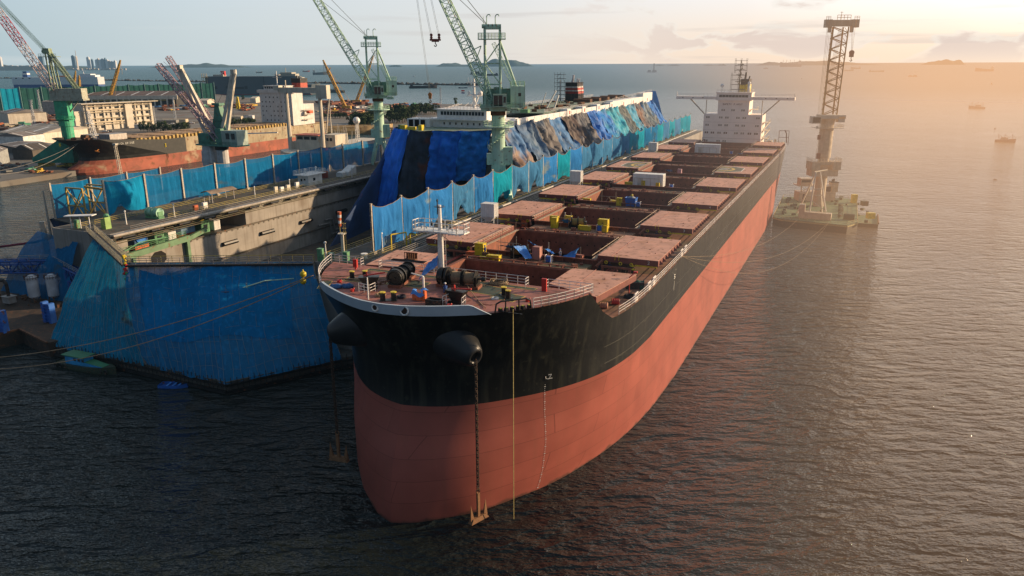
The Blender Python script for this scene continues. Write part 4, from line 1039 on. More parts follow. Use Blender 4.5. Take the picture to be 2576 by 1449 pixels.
def curtain(T,Bm,m,label,seed,nu,nv,lift=None,alpha=None):
    T=[Vector(p) for p in T];Bm=[Vector(p) for p in Bm]
    def pl(P,u):
        u=u*(len(P)-1);i=min(int(u),len(P)-2);return P[i].lerp(P[i+1],u-i)
    c=pl(Bm,.5);e=tK('net_curtain',label,'net curtain',c.x,c.y,c.z);rr=random.Random(seed);ph=[rr.uniform(0,6) for _ in range(5)]
    mb=MB();off=[]
    def fn(u,v,o=0):
        p=pl(T,u).lerp(pl(Bm,u),v); w=sin(pi*v)
        y=-.9*w*(1+.3*sin(u*9+ph[0])) -.07*sin(u*120+ph[1])*(v+.2)-wr(u*2.5,v*1.2,seed,.7)-.12*sin(u*31+ph[2]+v*3)-.25*sin(v*14+ph[3]+u*5)*.3
        return (p.x-c.x,p.y-c.y+y-o,p.z-c.z-(.6*w*0))
    mb.grid(fn,nu,nv);mb.build('net_sheet',m,e,smooth=True)
    return e,fn
ep,fnr=curtain([B_,C_],[(-63,20.5,2.0),(-44.6,20.2,1.9),(-33.8,36.8,1.9)],netE,'huge dark blue net curtain hung across the dock end, beside the black bow',3,90,30)
ep2,fnl=curtain([(-97.5,40.5,18),B_],[(-88,20.8,2.1),(-63,20.5,2.0)],netF,'teal net curtain fading to grey at its foot, over the left dock corner',5,60,26)
cordm=mat('cord_pale',(.16,.22,.26),.8)
for e,fn,nu_,nv_ in((ep,fnr,28,9),(ep2,fnl,26,8)):
    mb=MB()
    for i in range(nu_+1): mb.path([fn(min(1,i/nu_),j/10,.08) for j in range(11)],.028,3)
    mb.build('hanging_cords',cordm,e)
    mb=MB()
    for j in range(1,nv_): mb.path([fn(i/30,(j+.15*sin(i*.7+j))/nv_,.07) for i in range(31)],.022,3)
    mb.build('cross_cords',cordm,e)
# brighter tarpaulin laid behind the net
mb=MB();mb.grid(lambda u,v:(lambda p:(p[0],p[1]-.12,p[2]))(fnr(.06+.80*u+.05*v*(.5-u),.06+.60*v+.05*sin(u*8))),40,14)
mb.build('tarp_sheet',netmat('tarp_behind_net',(.01,.2,.47),(.012,.15,.34),.0,.5),ep,smooth=True)
# small crane boom poking through the curtain, yellow buoys, flowers
t=tK('service_boom','pale green boom with a basket sticking out through the blue curtain','crane boom',-47.5,37,13)
mb=MB();mb.beam((4.6,2,1.2),(-4.2,-6,.2),.5,.7);mb.build('boom',craneg,t)
mb=MB();mb.path([(4,1,2.4),(0,-2.4,2.4),(-3.6,-5.4,1.2)],.1,5)
for i in range(4): mb.tube((3-i*1.8,.4-i*1.6,1.2),(3-i*1.8,.4-i*1.6,2.3),.05,n=4)
mb.build('boom_railing',craneg,t)
mb=MB();mb.rail([(-5.6,-7.2,-.6),(-4.4,-6.6,-.6),(-4.6,-5.6,-.6),(-5.8,-6.2,-.6),(-5.6,-7.2,-.6)],1.6,.6,.05,4);mb.build('basket',rusty,t)
fl=tK('flower_garland','red, yellow and green garland tied at the apex of the footbridges','garland',-70.9,26,15.4)
for cc,zz,nm in(((.6,.45,.03),3.4,'yellow_flowers'),((.55,.03,.03),1.7,'red_cloth'),((.03,.35,.12),.3,'green_cloth')):
    mb=MB()
    for _ in range(16): mb.sphere((R.gauss(0,.22),R.gauss(-.3,.15),zz+R.uniform(-.7,.9)),R.uniform(.1,.26),6,5)
    mb.build(nm,mat('garland_'+nm,cc,.7,scale=4),fl)
# ---------- equipment on the dock walls ----------
def onwall(name,label,cat,x,y,z=18.04,rz=0,group=None): return tK(name,label,cat,x,y,z,rz,group)
t=onwall('mooring_winch','pale green double-drum winch on the far dock wall walkway','winch',-101.3,59.5)
mb=MB();mb.box(-2.2,2.2,-.8,.8,0,.4)
for x in(-1.9,0,1.9): mb.box(x-.1,x+.1,-.7,.7,.4,1.6)
mb.build('frame',greenm,t)
for x in(-1,1):
    mb=MB();mb.tube((x-.8,0,1.3),(x+.8,0,1.3),.8,n=18);mb.tube((x-.85,0,1.3),(x-.75,0,1.3),1.15,n=18);mb.tube((x+.75,0,1.3),(x+.85,0,1.3),1.15,n=18);mb.build('drum',mat('mint_green',(.28,.5,.36),.5),t)
t=onwall('canopy_shelter','brown corrugated canopy over a walkway seat on the far dock wall','shelter',-105,83.5)
mb=MB()
for x in(-1.4,1.4):
    for y in(-3.8,3.8): mb.tube((x,y,0),(x,y,2.3),.07,n=5)
mb.path([(0,-3.4,0),(0,-3.4,2.0),(.5,-3.4,2.4),(1,-3.4,2.0),(1,-3.4,0)],.06,5);mb.build('post',whr,t)
mb=MB();mb.grid(lambda u,v:(-2+4*u,-4.6+9.2*v,2.4+.7*sin(pi*u)+.03*sin(v*120)),10,60);mb.build('roof',mat('canopy_brown',(.25,.19,.14),.8,rust=.3),t)
t=onwall('control_cabin','white control cabin with a railed flat roof on the far dock wall','cabin',-101.4,116)
mb=MB();mb.box(-1.9,1.9,-3.2,3.2,0,2.9);mb.build('wall',white,t)
mb=MB();mb.box(-2.6,2.6,-4.4,4.4,2.9,3.15);mb.rail([(-2.5,-4.3,3.15),(2.5,-4.3,3.15),(2.5,4.3,3.15),(-2.5,4.3,3.15),(-2.5,-4.3,3.15)],1.1,1.2,.04,3);r_=mb.build('roof',white,t)
mb=MB();mb.box(-.9,-.3,-3.24,-3.2,1.2,1.9);mb.box(.3,.9,-3.24,-3.2,1.5,2.0);mb.box(1.9,1.94,-1,.0,1.2,2.0);mb.build('window',glass,t)
mb=MB()
for y in(-2,3): mb.tube((0,y,3.15),(0,y,4.5),.12,n=6);mb.sphere((0,y,4.6),.28,8,6)
mb.build('vent_lamp',white,t)
t=onwall('white_tank_unit','slanted white machine cover beside the wrapped ship on the far dock wall','machine',-102,136)
mb=MB();mb.prism([(-1.5,-2),(1.5,-2),(1.5,2),(-1.5,2)],0,lambda x,y:2.2+.4*y);mb.build('cover',white,t)
mb=MB();mb.box(-1.2,1.2,-5,-3,0,1.2);mb.sphere((0,-4,1.3),1.3,12,6,.35);mb.build('drum_cover',white,t)
t=onwall('red_tank','round dark red tank at the back of the far dock wall walkway','tank',-106,128.5);mb=MB();mb.tube((0,0,0),(0,0,1.9),1.3,n=16);mb.tube((0,0,1.9),(0,0,2.1),.8,n=12);mb.build('tank_body',mat('tank_red',(.2,.04,.03),.6,rust=.4),t)
for i,(y,mm,nm) in enumerate(((69.5,orange,'faded orange notice board'),(72.5,white,'plain white notice board'),(98,cream,'small cream cabinet'),(100.5,white,'white cabinet'),(103,cream,'wide cream cabinet'),(107,white,'low white cabinet'))):
    t=onwall('locker',nm+' on the far dock wall, %s in its row'%ORD[i],'locker',-98.9,y)
    mb=MB();mb.box(-.3,.3,-.6-.1*(i%2),.6,.3,1.5+.2*(i%3));bb=mb.build('locker_box',mm,t)
    mb=MB()
    for a in(-.5,.5): mb.box(-.2,.2,a-.04,a+.04,0,.3)
    mb.build('leg',whr,t)
for i,(x,y) in enumerate(((-101,51.5),(-97.8,62),(-99,90),(-99,104),(-98,132))):
    t=onwall('lamp_post','thin white lamp post on the far dock wall, %s from its left end'%ORD[i],'lamp post',x,y)
    mb=MB();mb.tube((0,0,0),(0,0,2.8),.16,.09,n=6);mb.build('post',white,t);mb=MB();mb.sphere((0,0,2.95),.22,8,6);mb.build('lamp',white,t)
t=onwall('ventilator','green cowl ventilator at the left end of the far dock wall','ventilator',-104.5,49.5);mb=MB();mb.tube((0,0,0),(0,0,1.8),.5,n=10);mb.sphere((0,0,1.9),.65,10,7);mb.build('cowl',greenm,t)
t=onwall('ventilator','tall green slanted ventilator box near the head of the cream footbridge','ventilator',-101.2,46.6);mb=MB();mb.prism([(-.7,-.7),(.7,-.7),(.7,.7),(-.7,.7)],0,lambda x,y:2.2+.5*x);mb.build('cowl',mat('lime_green',(.25,.4,.12),.5),t)
t=onwall('watch_shelter','white flat-roofed watch shelter at the head of the cream footbridge','shelter',-106.6,44.6)
mb=MB();mb.beam((-2.9,-1,2.7),(2.9,1.4,2.9),1.9,.16);mb.build('roof',white,t)
mb=MB()
for x in(-2,0,2): mb.tube((x,x*.35,0),(x,x*.35,2.6),.12,n=6)
mb.build('post',white,t)
mb=MB();mb.box(-1.4,-.6,-.5,.3,0,1.8);mb.build('cabinet',greenm,t)
# containers and cabins on the stage under the wall top
t=tK('work_stage','green steel stage with a long green boom below the far dock wall edge','stage',-100,53,12.9)
mb=MB();mb.box(-4,4.8,-3,26,-.5,-.3);mb.build('stage_deck',dark,t)
mb=MB();mb.beam((5.4,-8.6,-.2),(5.2,9.5,.4),.9,1.3);mb.beam((5.3,9,.2),(4.6,15.5,1.2),.7,1.0);mb.beam((5.2,9,-6),(5.2,9,.3),.8,.8);mb.beam((5.2,-6,-6.5),(5.2,-6,-.5),.7,.7);mb.build('boom',mat('boom_green',(.12,.22,.12),.6,rust=.3),t)
mb=MB();mb.rail([(5.0,-8.6,.6),(5.0,9,1.0)],1.1,2,.05,3);mb.path([(5.4,-9,.8),(5.4,-4,2.2),(5.4,3,1.8)],.12,5);mb.build('railing',greenm,t)
for i,(y,mm,w_,h_,lab) in enumerate(((52.6,mat('cont_dkblue',(.03,.09,.22),.6,rust=.3),3.6,2.3,'dark blue container draped with a sheet on the green stage, left of its neighbours'),(57.6,greenm,2.6,2.9,'square green control cabin in the middle of the green stage'),(61.2,white,2.2,2.2,'small white cabin with grey frame beside the green cabin'),(66,mat('cont_ltblue',(.22,.36,.5),.6,rust=.3),4.2,2.5,'faded blue container with rust-red base on the green stage'),(71.4,greenm,2.6,3.1,'green cabin with a yellow top at the right end of the green stage'),(75.2,white,2.0,2.4,'white cabin behind railings at the very end of the green stage'))):
    c=tK('container' if 'container' in lab else 'cabin',lab,'container' if 'container' in lab else 'cabin',-99.6,y-.5,12.65)
    mb=MB();mb.box(-1.3,1.7,-w_/2,w_/2,.0 if i not in(0,3) else .9,h_)
    for k2 in range(int(w_/.3)): mb.box(1.7,1.76,-w_/2+.1+k2*.3,-w_/2+.2+k2*.3,.1 if i not in(0,3) else .95,h_-.1)
    bb=mb.build('body',mm,c)
    if i in(0,3): mb=MB();mb.box(-1.35,1.8,-w_/2-.03,w_/2+.03,0,.88);mb.build('base_crate',orange,c)
    if i in(1,4):
        mb=MB();mb.box(1.77,1.8,-.6,.6,.8,2.0);mb.build('window',glass,c)
        mb=MB();mb.box(-1.4,1.8,-w_/2-.1,w_/2+.1,h_,h_+.15);mb.build('roof',yel if i==4 else greenm,c)
    if i==0:
        mb=MB();mb.grid(lambda u,v:(1.9+.1*sin(v*9),-1.5+3*u,2.4-1.2*v*sin(pi*u)**.6),8,5);mb.build('draped_sheet',tarps,c)
# windsock column and clutter on the near wall front
t=tK('windsock_column','cream column topped by an orange and white windsock on the near dock wall','windsock',-36.9,43.5,18.04)
mb=MB();mb.tube((0,0,0),(0,0,4.9),.3,n=10);mb.tube((0,0,4.9),(0,0,5.05),.75,n=12);mb.build('column',cream,t)
mb=MB()
for dx in(.45,.8): mb.tube((dx,0,.2),(dx,0,6.9),.04,n=4)
for i in range(17): mb.tube((.45,0,.4+i*.38),(.8,0,.4+i*.38),.03,n=4)
for z in(5.3,6.0,6.9): mb.ring((.62,-.1,z),(0,0,1),.35,.03,10,4)
mb.build('ladder',rly,t)
for i in range(5):
    mb=MB();mb.tube((-.35+.02*i,0,6.3+i*.52),(-.33+.02*i,0,6.82+i*.52),.26+.02*i,.28+.02*i,n=10);mb.build('windsock_band',orange if i%2==0 else white,t)
mb=MB();mb.tube((-.35,0,5),(-.35,0,6.4),.05,n=5);mb.build('pole',rly,t)
for i,(x,y,hh,mm,nm) in enumerate(((-40.6,41.8,2.2,greenm,'green upright locker at the corner of the near dock wall'),(-38.8,42.4,1.4,cranedk,'low dark green cabinet near the windsock column'),(-35.6,42.6,1.9,greenm,'green locker just behind the bow railing'),(-34.5,46.5,.9,white,'round white drum between the rails of the near dock wall'))):
    t=onwall('deck_locker',nm,'locker',x,y);mb=MB()
    if i<3: mb.box(-.45,.45,-.4,.4,0,hh);mb.box(-.5,.5,-.45,.45,hh,hh+.08)
    else: mb.tube((0,0,0),(0,0,.8),.55,n=14);mb.tube((0,0,.8),(0,0,.9),.62,n=14)
    mb.build('locker_body',mm,t)
for i,(x,y) in enumerate(((-39.6,42.0),(-34.6,52.5))):
    t=onwall('lamp_post','white lamp post %s'%('at the corner of the near dock wall' if i==0 else 'beside the first post of the near net row'),'lamp post',x,y)
    mb=MB();mb.tube((0,0,0),(0,0,3.2),.17,.1,n=6);mb.build('post',white,t);mb=MB();mb.sphere((0,0,3.4),.25,8,6);mb.build('lamp',white,t)
mb=MB();mb.path([(-33.5,54,18),(-33.5,54,21),(-32,57,21),(-32,57,18)],.15,5);mb.path([(-33,60,18),(-33,60,20),(-31.5,60,20)],.12,5)
mb.v=[(x-DX,y-DY,z) for x,y,z in mb.v];mb.build_each('pipe_frame',yel,dock)
# ---------- wrapped vessel in the far basin, left ----------
v=tK('wrapped_vessel','ship wrapped in dark blue tarpaulin lying left of the dry dock','ship',-127.5,62,-2.2)
mb=MB();sec=[(-14,-.5),(0,-4),(11,0),(13,10),(13,60),(-14,60)]
mb.add([(x*(.8 if z<10 else 1),y+(6-z*.35),z) for z in(0,6,12,16.5) for x,y in sec],[(k*6+i,k*6+(i+1)%6,(k+1)*6+(i+1)%6,(k+1)*6+i) for k in range(3) for i in range(6)])
mb.build('tarp_wrapped_hull',navy,v)
mb=MB();mb.prism([(x,y) for x,y in[(-13,0),(0,-3),(10,1),(12,10),(12,60),(-13,60)]],16.3,16.6);mb.build('deck',dockdk,v)
mb=MB()
for x in(-9,-3): 
    for y in(2,8): mb.beam((x,y,16.6),(x,y,24.5),.35)
    mb.beam((x,2,16.6),(x,8,24),.2);mb.beam((x,8,16.6),(x,2,24),.2)
for y in(2,8): mb.beam((-9,y,24.5),(-3,y,24.5),.35);mb.beam((-9,y,16.6),(-3,y,24.5),.2);mb.beam((-3,y,16.6),(-9,y,24.5),.2);mb.beam((-9,y,20),(-3,y,20),.3)
mb.beam((-6,5,24.5),(12,9,22.6),.5);mb.build('yellow_gantry',mat('gantry_yellow',(.38,.27,.07),.6,rust=.5),v)
mb=MB();mb.add([(-2,14,17),(9,12,17),(9,30,17),(-2,30,17),(-1,16,20),(7,15,20),(8,29,20.5),(-1,29,20.5)],[(0,1,5,4),(1,2,6,5),(2,3,7,6),(3,0,4,7),(4,5,6,7)]);mb.build('covered_deckhouse',mat('dirty_white',(.4,.38,.35),.8),v)
mb=MB();mb.add([(4,34,22.2),(12.4,34,21.6),(14,60,19),(4,60,19),(13.5,36,15),(13.5,60,15)],[(0,1,2,3),(1,4,5,2),(0,1,4,3)]);mb.build('black_bow',black,v)
mb=MB();mb.tube((-13.4,-1,12),(-13.4,-1,24),.35,.2,n=6);mb.tube((-10,-5,2),(-10,-5,17),.8,n=4);mb.build('mast',poststeel,v)
ep3,fn3=curtain([(-125,47,15.5),(-104.6,42.0,15.5)],[(-129,38,1.5),(-105.5,38.5,2.5)],netD,'dark blue net curtain over the far dock wall end, behind the blue gallery',9,30,14)
# ---------- left pier: pontoon, blue truss gallery, silos ----------
pier=tK('pier_pontoon','dark steel pontoon at the left edge, carrying the blue truss gallery','pontoon',-112,30,0)
PX,PY=-112,30
def pb(mb,name,m,par=pier,smooth=False): mb.v=[(x-PX,y-PY,z) for x,y,z in mb.v]; return mb.build(name,m,par,smooth)
mb=MB();mb.prism([(-150,-8),(-122,4),(-104,14),(-100.5,17.5),(-99,23),(-87,20),(-85,24),(-103,46),(-135,46),(-150,40)],-1,2.9);pb(mb,'hull',mat('barge_brown',(.05,.035,.025),.85,var=.4,rust=.5))
mb=MB();mb.beam((-122,3.8,3.0),(-100.5,17.3,3.0),.4,.3);mb.beam((-100.5,17.3,3.0),(-99,22.8,3),.4,.3);mb.beam((-99,22.8,3),(-87,19.8,3),.4,.3);pb(mb,'edge_coaming',rusty)
gal=tK('truss_gallery','blue steel truss gallery on blue legs above the left pontoon','gallery',-118,38,2.9)
def gb(mb,name,m,par=gal): mb.v=[(x+118,y-38,z-2.9) for x,y,z in mb.v]; return mb.build(name,m,par)
def gall(a,b,w,h,n):
    mb=MB();mb.truss(a,b,w,h,w,h,n,.2,(0,1,0),.14)
    a=Vector(a);b=Vector(b);mb.beam(a-Vector((0,0,h*.35)),b-Vector((0,0,h*.35)),w*.8,.15);mb.beam(a+Vector((0,0,h*.2)),b+Vector((0,0,h*.2)),w*.9,.3)
    return gb(mb,'truss',bluep_d)
bluep_d=mat('truss_blue',(.015,.08,.30),.6,rust=.25,scale=1)
gall((-150,28,8.3),(-114.5,43,9.4),2.4,2.6,16);gall((-114.5,43,9.2),(-101.5,39.5,8.4),2.2,2.4,7)
for (x,y) in((-119.5,30.6),(-113.5,41),(-111.6,43.5),(-128,34),(-104,38)):
    mb=MB();mb.beam((x,y,2.9),(x,y,8.2),.55);mb.beam((x,y,7.6),(x+1.6,y+.6,8.4),.25);mb.beam((x,y,3.2),(x+2.4,y+1,7.8),.2);gb(mb,'leg',bluep_d)
mb=MB();mb.rail([(-150,27,9.8),(-114.5,42,10.8),(-101.5,38.5,9.8)],1.1,2.4,.05,3);gb(mb,'hand_rail',steel)
mb=MB();mb.path([(-150,33,11.4),(-135,39,11.8),(-125,46,13),(-118,52,15)],.28,6);gb(mb,'red_hose',mat('hose_red',(.16,.02,.04),.7))
for i,(x,y) in enumerate(((-113.4,36.2),(-110.2,38.4))):
    t=tK('silo','white cylindrical silo under the blue gallery, %s of the two'%('left' if i==0 else 'right'),'silo',x,y,3.4)
    mb=MB();mb.tube((0,0,.8),(0,0,5.0),1.15,n=20);mb.tube((0,0,5.0),(0,0,5.5),1.15,.5,n=20);mb.tube((0,0,.2),(0,0,.8),.5,1.15,n=20);mb.build('shell',mat('silo_white',(.5,.5,.52),.5,streak=.2),t,smooth=False)
    mb=MB()
    for a in range(4): mb.tube((1.0*cos(a*pi/2+.8),1.0*sin(a*pi/2+.8),-.5),(1.0*cos(a*pi/2+.8),1.0*sin(a*pi/2+.8),1.2),.12,n=5)
    mb.rail([(1.4*cos(a*pi/4),1.4*sin(a*pi/4),4.6) for a in range(9)],.9,.6,.04,2);mb.build('stand',rusty,t)
t=tK('dust_pipe_unit','grey elbow pipe on a square hopper left of the silos','pipe unit',-116.4,32.6,2.9)
mb=MB();mb.path([(0,0,1.6),(0,0,4.6),(-.5,-.1,5.3),(-2.2,-.6,5.4)],.35,8);mb.build('elbow_pipe',dark,t);mb=MB();mb.box(-1.1,1.1,-.8,.8,.5,1.9);mb.box(-1.3,1.3,-1,1,1.9,2.0);mb.build('hopper',steel,t)
for i,(x,y,h_) in enumerate(((-100.6,20.6,4.6),(-97.6,28.2,4.2))):
    t=tK('blue_dolphin','blue riveted steel fender tower on the pontoon edge, %s'%('the one nearer the camera, left' if i==0 else 'the one beside the orange drums'),'steel tower',x,y,2.9)
    mb=MB();mb.box(-1.2,-.5,-.6,.6,0,h_);mb.box(.5,1.2,-.6,.6,0,h_-.2);mb.box(-.5,.5,-.3,.5,0,h_-.4)
    for k2 in range(6): mb.box(-1.25,1.25,-.68,-.6,.3+k2*.7,.45+k2*.7)
    mb.build('tower_body',bluep,t)
t=tK('blue_work_table','blue platform with yellow rails carrying white sacks, beside the teal curtain','platform',-95,34.5,2.9)
mb=MB();mb.box(-3,3,-1.5,1.5,2.5,2.8)
for x in(-2.7,2.7):
    for y in(-1.2,1.2): mb.box(x-.15,x+.15,y-.15,y+.15,0,2.5)
mb.build('frame',bluep_d,t);mb=MB();mb.rail([(-3,-1.5,2.8),(3,-1.5,2.8),(3,1.5,2.8)],1,1,.05,3);mb.build('railing',rly,t)
mb=MB();mb.cbox((.6,-1.6,3.2),(1.3,.1,1.3));mb.cbox((2.4,.2,3.6),(1.9,1.4,1.2),.3);mb.build('sack',white,t)
t=tK('orange_drum','rusty orange drums under the blue work platform','drum',-95.5,32.5,2.9)
mb=MB();mb.tube((-.9,0,0),(-.9,0,2.0),.75,n=14);mb.tube((.8,.3,0),(.8,.3,2.2),.75,n=14);mb.build('drum_shell',orange,t)
mb=MB()
for _ in range(40):
    x=R.uniform(-126,-97);y=34+(x+126)*.25+R.uniform(-5,5);s0=R.uniform(.3,1);mb.cbox((x,y,2.9+s0*.4),(s0,s0*R.uniform(.5,2),s0*.8),R.random()*3)
mb.v=[(x-PX,y-PY,z) for x,y,z in mb.v];mb.build_each('deck_gear',rusty,pier)
# ---------- boats under the curtain ----------
w0=Vector((*at(*L1(445,885),0),0));w1=Vector((*at(*L1(850,965),0),0))
ang=atan2(w1.y-w0.y,w1.x-w0.x);Lb=(w1-w0).length*.98
t=thing('workboat','small work launch with green roof, bright blue cabin side and tyre fenders','boat',(w0+w1)/2,ang)
def boathull(mb,L,B,D,fr=.7,n=14,tr=.75,z0=-.4):
    def sec(u,v):
        x=-L/2+L*u; bw_=B/2*(tr+(1-tr)*min(1,u*3))*(1-max(0,(u-.55)/.45)**2.2); sh=D+fr*u**2*.8
        yy=(v*2-1); k=abs(yy); return (x,bw_*(1 if k>.5 else k*2*.85)*(1 if yy>0 else -1) if True else 0, z0+(sh-z0)*(0 if k<=.5 else (k-.5)*2))
    mb.grid(lambda u,v:sec(u,v),n,8)
    for i in range(1): 
        mb.add([(-L/2,B/2*tr,D),(-L/2,-B/2*tr,D),(-L/2,-B/2*tr*.8,z0),(-L/2,B/2*tr*.8,z0)],[(0,1,2,3)])
def boatdeck(mb,L,B,D,fr=.7,tr=.75,n=14,drop=.15):
    mb.grid(lambda u,v:(-L/2+L*u,(v*2-1)*B/2*.97*(tr+(1-tr)*min(1,u*3))*(1-max(0,(u-.55)/.45)**2.2),D-drop+fr*u**2*.8),n,2)
mb=MB();boathull(mb,Lb,Lb*.26,.9);boatdeck(mb,Lb,Lb*.26,.9);mb.build('hull',mat('boat_dkgreen',(.03,.05,.03),.7,rust=.4,scale=2),t)
mb=MB();mb.box(-Lb*.32,Lb*.02,-1.0,1.0,.8,2.4);ca=mb.build('cabin',bluep_l:=mat('cabin_blue',(.03,.30,.62),.5),t)
mb=MB();mb.box(-Lb*.36,Lb*.04,-1.3,1.3,2.4,2.55);mb.build('roof',mat('roof_green',(.04,.2,.10),.6),ca)
for x in(-2.2,-1.2,-.2): 
    mb=MB();mb.box(x,x+.6,-1.03,-1.0,1.6,2.1);mb.build('window',glass,ca)
mb=MB();mb.prism([(Lb*.02,-.95),(Lb*.32,-.8),(Lb*.32,.8),(Lb*.02,.95)],.8,lambda x,y:1.7-.12*(x));mb.build('engine_cover',mat('roof_green',(.04,.2,.10),.6),t)
mb=MB();mb.add([(Lb*.02,-.97,.8),(Lb*.32,-.83,.9),(Lb*.32,-.83,1.25),(Lb*.02,-.97,1.6)],[(0,1,2,3)]);mb.build('side_panel',bluep_l,t)
for i in range(11):
    mb=MB();x=-Lb*.46+i*Lb*.085;mb.ring((x,-Lb*.13*(.9 if i<8 else .75-.1*(i-8)),.55),(0,1,0),.32,.12,12,5);mb.build('tyre_fender',black,t)
w0=Vector((*at(*L1(1160,1050),0),0));w1=Vector((*at(*L1(1362,1055),0),0));ang=atan2(w1.y-w0.y,w1.x-w0.x);Lb=(w1-w0).length
t=thing('dinghy','small open bright blue dinghy against the foot of the curtain','boat',(w0+w1)/2,ang)
mb=MB();boathull(mb,Lb,1.9,.5,.25,tr=.9);mb.build('hull',bluep,t)
mb=MB();boatdeck(mb,Lb*.94,1.7,.5,.25,.9,drop=.38);mb.build('floor',mat('boat_floor_blue',(.01,.06,.25),.6),t)
mb=MB()
for x in(-.9,.1,1.0): mb.box(x-.15,x+.15,-.85,.85,.38,.45)
mb.build('thwart',tarps,t)

# ================= the vessel wrapped in tarpaulins inside the dock =================
cs=tK('docked_vessel','white flat-topped vessel in the dry dock, draped in blue tarpaulins','ship',-70,235,0)
QX,QY=-70,235
def cb(mb,name,m,parent=None,smooth=False): mb.v=[(x-QX,y-QY,z) for x,y,z in mb.v]; return mb.build(name,m,parent or cs,smooth)
deckgr=mat('deck_green',(.20,.27,.20),.8,rust=.5,scale=.2,c2=(.24,.20,.14),c2s=.06,c2t=.5)
mb=MB();hullp=[(-86,150),(-84,140),(-77,134.5),(-68,136.5),(-54.5,142),(-54.2,150),(-54.2,330),(-86,330)]
mb.prism(hullp,31.2,32.6);mb.prism([(-86,166),(-54.2,166),(-54.2,330),(-86,330)],4,31.2);cb(mb,'hull',white)
mb=MB();mb.prism([(-85.4,150),(-83.6,141),(-77,135.5),(-68,137.5),(-55.1,143),(-54.8,150),(-54.8,329),(-85.4,329)],32.6,32.66);cb(mb,'weather_deck',deckgr)
# white side house along the near edge and raised after deck
mb=MB()
mb.box(-54.6,-53.9,160,330,30,35.2);mb.box(-58,-53.85,160,188,32.6,34.6);mb.box(-57,-53.7,262,330,30,36.2);mb.box(-57,-53.6,312,330,33,37.9)
for y in range(162,330,6): mb.box(-53.9,-53.8,y,y+.2,30,35.1)
for y in(205,222,240,258,276,292): mb.box(-56.5,-53.6,y,y+4,32.7,35.9)
cb(mb,'side_house',white)
mb=MB()
for y in(207,224,242,260,278,294,320): mb.box(-53.6,-53.55,y,y+1,33.9,35.2)
cb(mb,'red_locker',redp)
mb=MB();mb.box(-85,-57,190,329,35.0,35.2);cb(mb,'upper_deck',deckgr)
mb=MB();mb.rail([(-84.8,191,35.2),(-84.8,329,35.2)],1.1,3,.05,3);mb.rail([(-57.2,191,35.2),(-57.2,329,35.2)],1.1,3,.05,3);mb.rail([(-54,262,36.2),(-54,330,37.9)],1.1,3,.05,2);cb(mb,'railing',whr)
# wheelhouse
mb=MB();mb.box(-84.6,-57,152,168,32.65,35.0);mb.box(-78,-60.5,151.5,166,35.0,38.1);mb.box(-79,-59.8,151,166.5,38.1,38.3);mb.box(-79.5,-59.5,150.6,151.5,35.0,35.35);mb.box(-88.2,-80,150,156,32.65,35.2)
wh=cb(mb,'wheelhouse',white)
for i in range(14):
    mb=MB();x=-76.6+i*1.1;mb.box(x,x+.85,151.44,151.49,36.5,37.6);cb(mb,'window',glass,wh)
for i in range(7):
    mb=MB();x=-76+i*2.1;mb.box(x,x+.5,151.94,151.99,33.5,34.2);cb(mb,'porthole',glass,wh)
for x in(-87.6,-85.4,-83.2):
    mb=MB();mb.box(x,x+1.6,149.93,149.99,32.8,34.9);cb(mb,'door_opening',holem,wh)
mb=MB();mb.rail([(-84.5,151,35.0),(-79.4,151,35.0)],1.1,1,.05,3);mb.rail([(-78.8,151.3,38.3),(-60,151.3,38.3)],1.0,1.2,.05,2)
for i in range(10): x=R.uniform(-78,-58);mb.tube((x,R.uniform(153,165),38.3),(x,R.uniform(153,165),38.3+R.uniform(.8,2.4)),.06,n=4)
cb(mb,'roof_rail',whr,wh)
mb=MB();mb.tube((-69,160,38.3),(-69,160,47.5),.55,.3,n=10)
for z,w_ in((42.5,2.4),(45,2.0),(46.3,2.6)): mb.beam((-69-w_,160,z),(-69+w_,160,z),.3)
for x in(-71,-70,-68,-67): mb.tube((x,160,46.3),(x,160,47.9),.05,n=4)
mb.sphere((-70.6,159.5,43.2),.5,8,6);mb.sphere((-66.8,160,42.8),.9,10,7);mb.beam((-69,160,38.3),(-67.4,160,42),.3);mb.prism([(-71,158.5),(-67,158.5),(-67,161.5),(-71,161.5)],42.0,42.3)
cb(mb,'signal_mast',white,wh)
for c_,z in((redp,43.8),(white,43.45),(mat('flag_navy',(.02,.03,.2),.7),43.1)):
    mb=MB();mb.grid(lambda u,v:(-73.5+1.2*u,159.8+.15*sin(u*6),z-.3+.33*v),6,1);cb(mb,'flag_stripe',c_,wh)
# funnel with scaffolding
mb=MB();mb.prism([(-81.9,279),(-75.6,279),(-75.6,287),(-81.9,287)],35.2,38.5);f1=cb(mb,'funnel',black)
for i,(z0,z1,m) in enumerate(((38.5,39.5,mat('funnel_red',(.35,.04,.03),.6)),(39.5,40.1,white),(40.1,41.1,mat('funnel_red',(.35,.04,.03),.6)),(41.1,41.8,white),(41.8,43.6,black))):
    mb=MB();mb.prism([(-81.9+.02*i,279),(-75.6-.1*i,279),(-75.6-.1*i,287),(-81.9+.02*i,287)],z0,z1);cb(mb,'funnel_band',m,f1)
mb=MB();mb.tube((-79.5,282,43.5),(-79,282,46.8),.6,.55,n=10);mb.tube((-77.2,282,43.5),(-77,282,45.3),.35,n=8);mb.tube((-76.3,282,43.5),(-76.1,282,45.1),.3,n=8);cb(mb,'exhaust_pipe',mat('bright_steel',(.5,.5,.55),.3,metal=.6),f1)
mb=MB()
